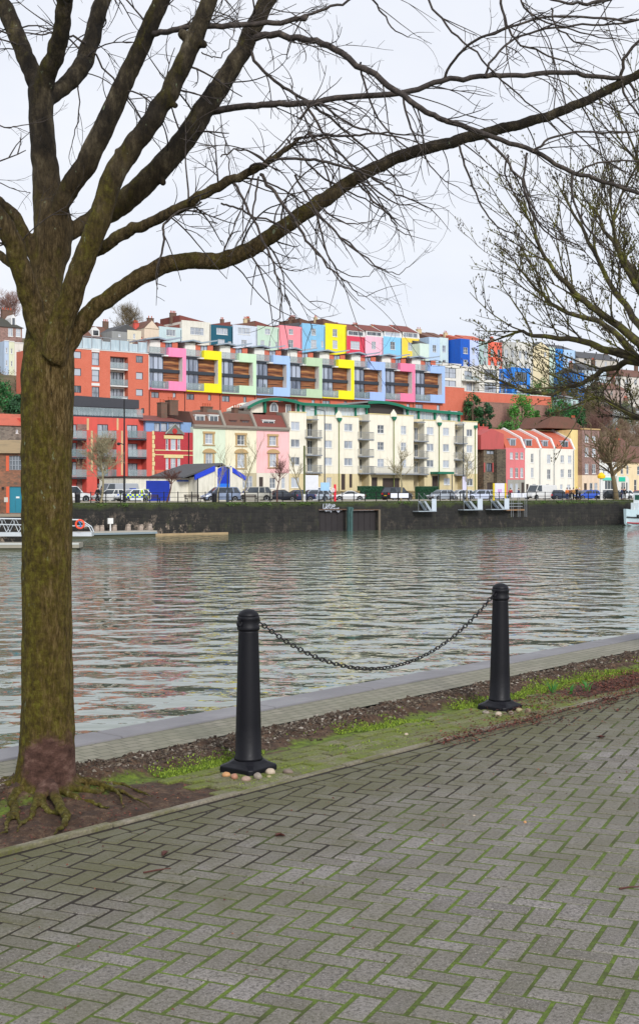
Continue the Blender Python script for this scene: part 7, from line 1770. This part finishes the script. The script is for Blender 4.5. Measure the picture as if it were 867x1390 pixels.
# gangway steps down the wall
def steps(x0, x1, y1, label):
    u = U(x0, 0); L = U(x1,0)-u; e = empty('gangway_steps', WP(u, -.05, GZ), TH, label, 'steps', 'steel steps on the quay wall'); PG = plain('pale_galvanised', hx('#aab4bc'), .45, .3)
    H_ = GZ-ZZ((x0+x1)/2, y1, 0)
    for y in (-1.2, -.15): MB().prism_y([(0,0),(.35,0),(L*.62,-H_+.1),(L*.62,-H_-.12),(L*.5,-H_-.12)][::-1], y, y+.06).build('stringer', PG, e)
    m = MB()
    for k in range(8): f = (k+.5)/8; m.box(.2+(L*.55-.2)*f-.13, .2+(L*.55-.2)*f+.13, -1.15, -.15, -H_*f-.02, -H_*f+.02)
    m.build('treads', PG, e); MB().box(-.9, L, -1.25, -.1, -H_-.13, -H_-.03).build('landing', PG, e)
    MB().box(L*.64, L, -1.2, -1.15, -H_-.02, .3).build('side_panel', plain('panel_pale', hx('#bcc6d0'), .5), e)
    for y in (-1.2,-.15):
        MB().tube([(0,y,0),(0,y,1.0),(L*.62,y,-H_+1.0),(L*.62,y,-H_)], .03, 5).build('handrail', GREYM, e)
    MB().tube([(-.9,-1.2,-H_),(-.9,-1.2,-H_+1.0),(0,-1.2,-H_+1.0)], .03, 5).build('landing_rail', GREYM, e)
steps(566, 583, 693, 'pale steel steps down the wall left of the silver hatchbacks'); steps(627, 645.5, 691, 'pale steel steps down the wall with blue lifebelt, at the end of the cream flats'); steps(664, 681.5, 690.5, 'pale steel steps down the wall below the white notice board')
e = empty('timber_landing', WP(U(682,0), -.1, GZ), TH, 'timber fender platform with thin steel ladders on the quay wall', 'platform'); L = U(707,0)-U(682,0)
MB().box(0, L, -.5, 0, -1.35, -1.15).build('deck', plain('worn_timber', hx('#8a6a4c'), .85), e); MB().box(0,L,-.12,0,-.45,-.35).box(0,L,-.12,0,-.85,-.75).build('fender_rail', GREYM, e)
for xx in (.9, 2.2, 3.5): MB().tube([(xx,-.55,.9),(xx,-.55,-2.2)], .03, 5).tube([(xx+.35,-.55,.9),(xx+.35,-.55,-2.2)], .03, 5).build('ladder', GREYM, e)

# pontoon and footbridge on the left
YG = 108.5
def wx(x, Y=YG): return (x-CX)/F*Y
def wz(y, Y=YG): return EYE+(HY-y)*Y/F
G0 = Vector((wx(-40), YG, wz(706)))
e = empty('gangway_bridge', (wx(-40), YG, 0), math.radians(2), 'white steel truss footbridge behind the trunk with a lifebuoy on it', 'footbridge')
LX = wx(124)-wx(-40); WT = plain('white_steel', hx('#c2c8cc'), .45, .2); za, zb0, zb1 = wz(703.5), wz(719), wz(722.5)
MB().box(0, LX, -.06, 1.3, zb1-.35, zb1-.02).build('deck', WT, e)
for yy in (-.06, 1.24):
    m = MB(); n_ = 10
    m.tube([(0,yy,za),(LX-1.1,yy,za-.15),(LX-.2,yy,za-.75),(LX,yy,zb1)], .05, 6).tube([(0,yy,(za+zb1)/2+.1),(LX-.3,yy,(za+zb1)/2-.1)], .03, 5)
    for k in range(n_): 
        x0 = LX*k/n_; x1 = LX*(k+1)/n_; zt0 = za-.15*k/n_
        if k < n_-2: m.tube([(x0,yy,zb1),((x0+x1)/2,yy,zt0-.03),(x1,yy,zb1)], .03, 5)
    m.build('truss', WT, e)
e2 = empty('lifebuoy', (wx(109.5), YG-.22, wz(711.5)), 0, 'orange lifebuoy hung on the white footbridge', 'lifebuoy')
m = MB(); m.tube([(.34*math.cos(2*PI*k/24),0,.34*math.sin(2*PI*k/24)) for k in range(25)], .085, 10, cap=False); m.build('ring', plain('lifebuoy_orange', hx('#e8502c'), .5), e2, True); MB().tube([(-.1,.0,.25),(.05,-.03,0),(.1,0,-.4)], .06, 6).build('rope_bag', plain('bag_blue', hx('#2f6fb0'), .6), e2)
e = empty('pontoon', (wx(-60,105.5), 104.5, WZ), math.radians(3), 'long low grey pontoon under the footbridge', 'pontoon')
MB().box(0, 10.2, 0, 2.6, .15, .55).build('deck', plain('pontoon_deck', hx('#8f8a7c'), .7), e); MB().box(.2, 10, .1, 2.5, -.5, .149).build('float', plain('pontoon_float', hx('#4a4a38'), .9), e); MB().box(0, 10.2, -.04, -.004, .42, .56).build('edge_strip', plain('pontoon_edge', hx('#b5b8b4'), .6), e)
# landing stage along the wall
u0, u1 = U(88,-3.2), U(212,-3.2); e = empty('landing_stage', WP(u0, -3.4, WZ), TH, 'grey landing stage floating along the quay wall', 'landing stage'); L = u1-u0
MB().box(0, L, 0, 2.4, .3, .62).build('deck', plain('stage_deck', hx('#a59f94'), .7), e); MB().box(0, L, -.08, -.004, .3, .5).build('edge_strip', plain('stage_edge', hx('#7f8d94'), .6), e); MB().box(.1, L-.1, .1, 2.3, -.5, .299).build('float', plain('pontoon_float', hx('#4a4a38'), .9), e)
e = empty('timber_beam', WP(U(206,-.9), -1.0, WZ), TH, 'long weathered timber beam floating at the wall foot', 'beam')
MB().box(0, U(308,-.9)-U(206,-.9), -.2, .2, -.15, .2).build('beam', plain('weathered_beam', hx('#a08a68'), .85, var=.35, scale=1.5), e)
e = empty('mooring_sign', WP(U(150,-1.6), -1.6, WZ+.62), TH, 'small white sign box standing on the landing stage', 'sign'); MB().box(-.3,.3,-.1,.1,.75,1.35).build('box', TRIM, e); MB().box(-.06,.06,-.05,.05,0,.75).build('post', TRIM, e)
rr = random.Random(5)
for k, x in enumerate((131,138,155,174,191,203)):
    e = empty('mooring_pile_stub', WP(U(x,-1.2), -1.2, WZ+.62), TH, 'short pale worn block on the landing stage against the wall', 'block', 'pale blocks on the landing stage'); h_ = rr.uniform(.4,.7)
    MB().prism_y([(-.25,0),(.25,0),(.2,h_),(-.16,h_*.92)], -.2, .2).build('block', stone('pale_block', hx('#a8988c'), hx('#b5a698'), hx('#8c7f74'), 4), e)
# boat at the right
e = empty('motor_boat', WP(U(846,-4.2), -4.4, WZ), TH, 'white and grey work boat moored at the right edge', 'boat'); HU = plain('hull_white', hx('#b4c8ce'), .4); 
st = [(0,.55,2.35,.25),(.8,.2,2.2,.95),(2.5,0,2.0,1.5),(6,0,1.9,1.6),(10,.1,1.9,1.5)]
mb = MB()
for x_, zl, zt_b, w in st: mb.v += [(x_,-w,zt_b),(x_,-w*.92,zl+.9),(x_,-w*.6,zl-.2),(x_,0,zl-.4),(x_,w*.6,zl-.2),(x_,w*.92,zl+.9),(x_,w,zt_b)]
for i in range(4):
    for k in range(6): mb.f.append((7*i+k,7*i+7+k,7*i+8+k,7*i+1+k)); mb.m.append(0)
    mb.f.append((7*i+6,7*i+13,7*i+7,7*i)); mb.m.append(0)
mb.f.append(tuple(range(7))); mb.m.append(0); mb.f.append(tuple(range(28,35))[::-1]); mb.m.append(0)
mb.build('hull', HU, e)
MB().tube([(0,-.3,1.2),(.8,-1.0,1.15),(2.5,-1.55,1.1),(6,-1.64,1.1),(10,-1.54,1.1)], .09, 6).build('rubbing_strake', BLACKM, e); MB().tube([(.15,-.25,.42),(.8,-.82,.36),(2.5,-1.37,.3),(6,-1.46,.3),(10,-1.36,.35)], .1, 6).build('red_stripe', plain('antifoul_red', hx('#a02830'), .6), e)
cb_ = MB().box(2.6, 7.5, -1.1, 1.1, 1.9, 3.2).box(3.0, 5.6, -.95, .95, 3.2, 4.6).build('wheelhouse', plain('wheelhouse_white', hx('#dfe6e8'), .45), e)
MB().box(3.3, 5.3, -.97, -.955, 3.5, 4.3).box(2.98, 2.995, -.7, .7, 3.6, 4.3).box(4.0, 7.0, -1.12, -1.105, 2.2, 2.9).build('windows', plain('boat_glass', hx('#2c5a4c'), .1), cb_)
MB().lathe([(.06,0),(.06,.35),(.12,.4),(.05,.5)], (1.6,-.3,2.15), 8).build('bollard', TRIM, e); MB().tube([(2.0,-.6,2.1),(1.2,-1.0,1.6),(1.3,-1.15,1.4)], .03, 5).lathe([(.05,-.2),(.16,-.1),(.16,.1),(.05,.2)], (1.3,-1.25,1.35), 8).build('fender', BLACKM, e)

# ================================================================ people
def skin(name, joints, edges, mat, parent, sub=1):
    me = bpy.data.meshes.new(name); me.from_pydata([j[0] for j in joints], edges, []); me.materials.append(mat)
    o = bpy.data.objects.new('tmp', me); C.objects.link(o)
    m = o.modifiers.new('skin', 'SKIN')
    if not me.skin_vertices:
        bpy.context.view_layer.objects.active = o
    sv = me.skin_vertices[0].data
    for i, j in enumerate(joints): sv[i].radius = (j[1], j[1] if len(j) < 3 else j[2])
    sv[0].use_root = True
    s_ = o.modifiers.new('s', 'SUBSURF'); s_.levels = s_.render_levels = sub
    dg = bpy.context.evaluated_depsgraph_get(); me2 = bpy.data.meshes.new_from_object(o.evaluated_get(dg)); bpy.data.objects.remove(o)
    me2.name = name; me2.polygons.foreach_set('use_smooth', [True]*len(me2.polygons)); me2.materials.clear(); me2.materials.append(mat)
    return link(name, me2, parent)
SKINM = plain('skin', hx('#b98a72'), .6); HAIR = plain('hair', hx('#2a201a'), .8)
def person(x, o, rz, jacket, trousers, label, walk=0.25, hood=None, hgt=1.0, grp='people on the far quay', z=GZ):
    e = empty('person', WP(U(x, o), o, z), rz, label, 'person', grp); e.scale = (hgt,)*3
    w = walk
    J = [((0,0,.95),.13,.1),((0,0,1.2),.13,.1),((0,0,1.42),.15,.09),((0,0,1.52),.055),((0,.01,1.6),.085),((0,0,1.7),.075),
         ((.1,0,.9),.09),((.1,-w,.5),.06),((.1,-w*.7 if w else 0,.1),.045),((.1,-w*.7-.13,.04),.04),((-.1,0,.9),.09),((-.1,w*.4,.5),.06),((-.1,w,.12),.045),((-.1,w-.12,.05),.04),
         ((.2,0,1.4),.06),((.26,w*.4,1.15),.045),((.25,w*.2-.05,.92),.035),((.25,w*.2-.08,.83),.028),((-.2,0,1.4),.06),((-.26,-w*.4,1.15),.045),((-.25,-w*.6-.05,.92),.035),((-.25,-w*.6-.08,.83),.028)]
    E = [(0,1),(1,2),(2,3),(3,4),(4,5),(0,6),(6,7),(7,8),(8,9),(0,10),(10,11),(11,12),(12,13),(2,14),(14,15),(15,16),(16,17),(2,18),(18,19),(19,20),(20,21)]
    skin('body', J, E, SKINM, e)
    jj = [0,1,2,14,15,16,18,19,20]; mp_ = {a: i for i, a in enumerate(jj)}
    skin('jacket', [((J[a][0][0],J[a][0][1],J[a][0][2]-(.05 if a == 0 else 0)), J[a][1]+.03, (J[a][2] if len(J[a]) > 2 else J[a][1])+.03) for a in jj], [(mp_[a],mp_[c_]) for a, c_ in E if a in mp_ and c_ in mp_], jacket, e)
    jj = [0,6,7,8,10,11,12]; mp_ = {a: i for i, a in enumerate(jj)}
    skin('trousers', [(J[a][0], J[a][1]+.018, (J[a][2] if len(J[a]) > 2 else J[a][1])+.018) for a in jj], [(mp_[a],mp_[c_]) for a, c_ in E if a in mp_ and c_ in mp_], trousers, e)
    MB().lathe([(.02,.13),(.07,.115),(.095,.06),(.098,.0),(.085,-.05)][::-1], (0,.02,1.66), 12).build('hat' if hood else 'hair', hood or HAIR, e, True)
    for sx_ in (-1,1): MB().box(sx_*.1-.05, sx_*.1+.05, (-.7*w if sx_ > 0 else w)-.2, (-.7*w if sx_ > 0 else w)+.06, 0, .09).build('shoe', BLACKM, e)
    return e
cl = lambda n, c: plain('cloth_'+n, hx(c), .85)
DK, NV, OG, BR_, YL, GRY, RD_ = cl('black','#16181c'), cl('navy','#1c2a50'), cl('orange','#c8702c'), cl('brown','#6a4630'), cl('yellow','#c8c040'), cl('grey','#6a6c70'), cl('red','#a82030')
person(133, 2.9, TH-PI/2, DK, DK, 'person in black striding left, nearer of the two beside the dense brown sapling', .26)
person(138.5, 3.3, TH-PI/2, GRY, DK, 'person in grey jacket walking behind the one in black', .18)
person(769, 2.6, .4, OG, NV, 'person in an orange jacket, leftmost of the group on the right quay', .05)
person(773, 3.1, 2.6, BR_, DK, 'person in brown standing second in the group on the right quay', .0)
person(777.5, 2.6, -.8, cl('tan','#b08048'), DK, 'person in tan coat in the middle of the group on the right quay', .05)
person(782, 3.0, 2.0, DK, DK, 'person in black with a yellow hat in the group on the right quay', .0, YL, 1.08)
person(786, 2.5, .2, GRY, DK, 'person in grey at the right end of the group on the right quay', .05, TRIM)
person(843.3, 2.4, 1.0, NV, NV, 'person in navy standing by the big quayside tree, left of a pair', .02, None, 1.03)
person(847, 2.5, -.5, DK, DK, 'person in black standing by the big quayside tree, right of a pair', .0, None, 1.04)
person(692.5, 14, 0, RD_, DK, 'person in dark red before the grey ground floor of the salmon townhouse', .1)
person(703.5, 15, 1, NV, DK, 'person in navy passing the salmon townhouse door', .12)

# ================================================================ camera, sky, light
cam = bpy.data.cameras.new('camera'); co = bpy.data.objects.new('camera', cam); C.objects.link(co)
co.location = (0,0,EYE); co.rotation_euler = (PI/2,0,0)
cam.sensor_fit = 'AUTO'; cam.sensor_width = 36; cam.lens = F*36/1390; cam.shift_y = -(695-HY)/1390; cam.clip_start = .1; cam.clip_end = 3000
SC.camera = co
SUN_EL, SUN_AZ = math.radians(30), math.radians(162)     # compass-like: 0 = +Y, clockwise
wd = bpy.data.worlds.new('World'); SC.world = wd; wd.use_nodes = True; t = wd.node_tree; bg = t.nodes['Background']
sk = t.nodes.new('ShaderNodeTexSky'); sk.sky_type = 'NISHITA'; sk.sun_disc = False; sk.sun_elevation = SUN_EL; sk.sun_rotation = SUN_AZ
tc = t.nodes.new('ShaderNodeTexCoord'); mp = t.nodes.new('ShaderNodeMapping'); mp.inputs['Scale'].default_value = (1,1,2.4); t.links.new(tc.outputs['Generated'], mp.inputs[0])
n1 = noi(t, mp.outputs[0], 2.2, 5, .55)
cl_ = ramp(t, n1, [(.3, (SKYL*.80, SKYL*.85, SKYL*.97, 1)), (.7, (SKYL*.97, SKYL*.985, SKYL*1.03, 1))])
cc = mixc(t, .93, sk.outputs[0], cl_)
t.links.new(cc, bg.inputs[0]); bg.inputs[1].default_value = .1
sn = bpy.data.lights.new('sun', 'SUN'); sn.energy = SUNE; sn.angle = math.radians(14); sn.color = (1,.985,.965); so = bpy.data.objects.new('sun', sn); C.objects.link(so)
dirv = Vector((math.sin(SUN_AZ)*math.cos(SUN_EL), math.cos(SUN_AZ)*math.cos(SUN_EL), math.sin(SUN_EL)))
so.rotation_euler = dirv.to_track_quat('Z', 'Y').to_euler(); so.location = dirv*50
vs_ = SC.view_settings; SC.display_settings.display_device = 'sRGB'; vs_.view_transform = 'Standard'; vs_.look = 'None'; vs_.exposure = EXPO; vs_.gamma = 1; vs_.use_curve_mapping = False
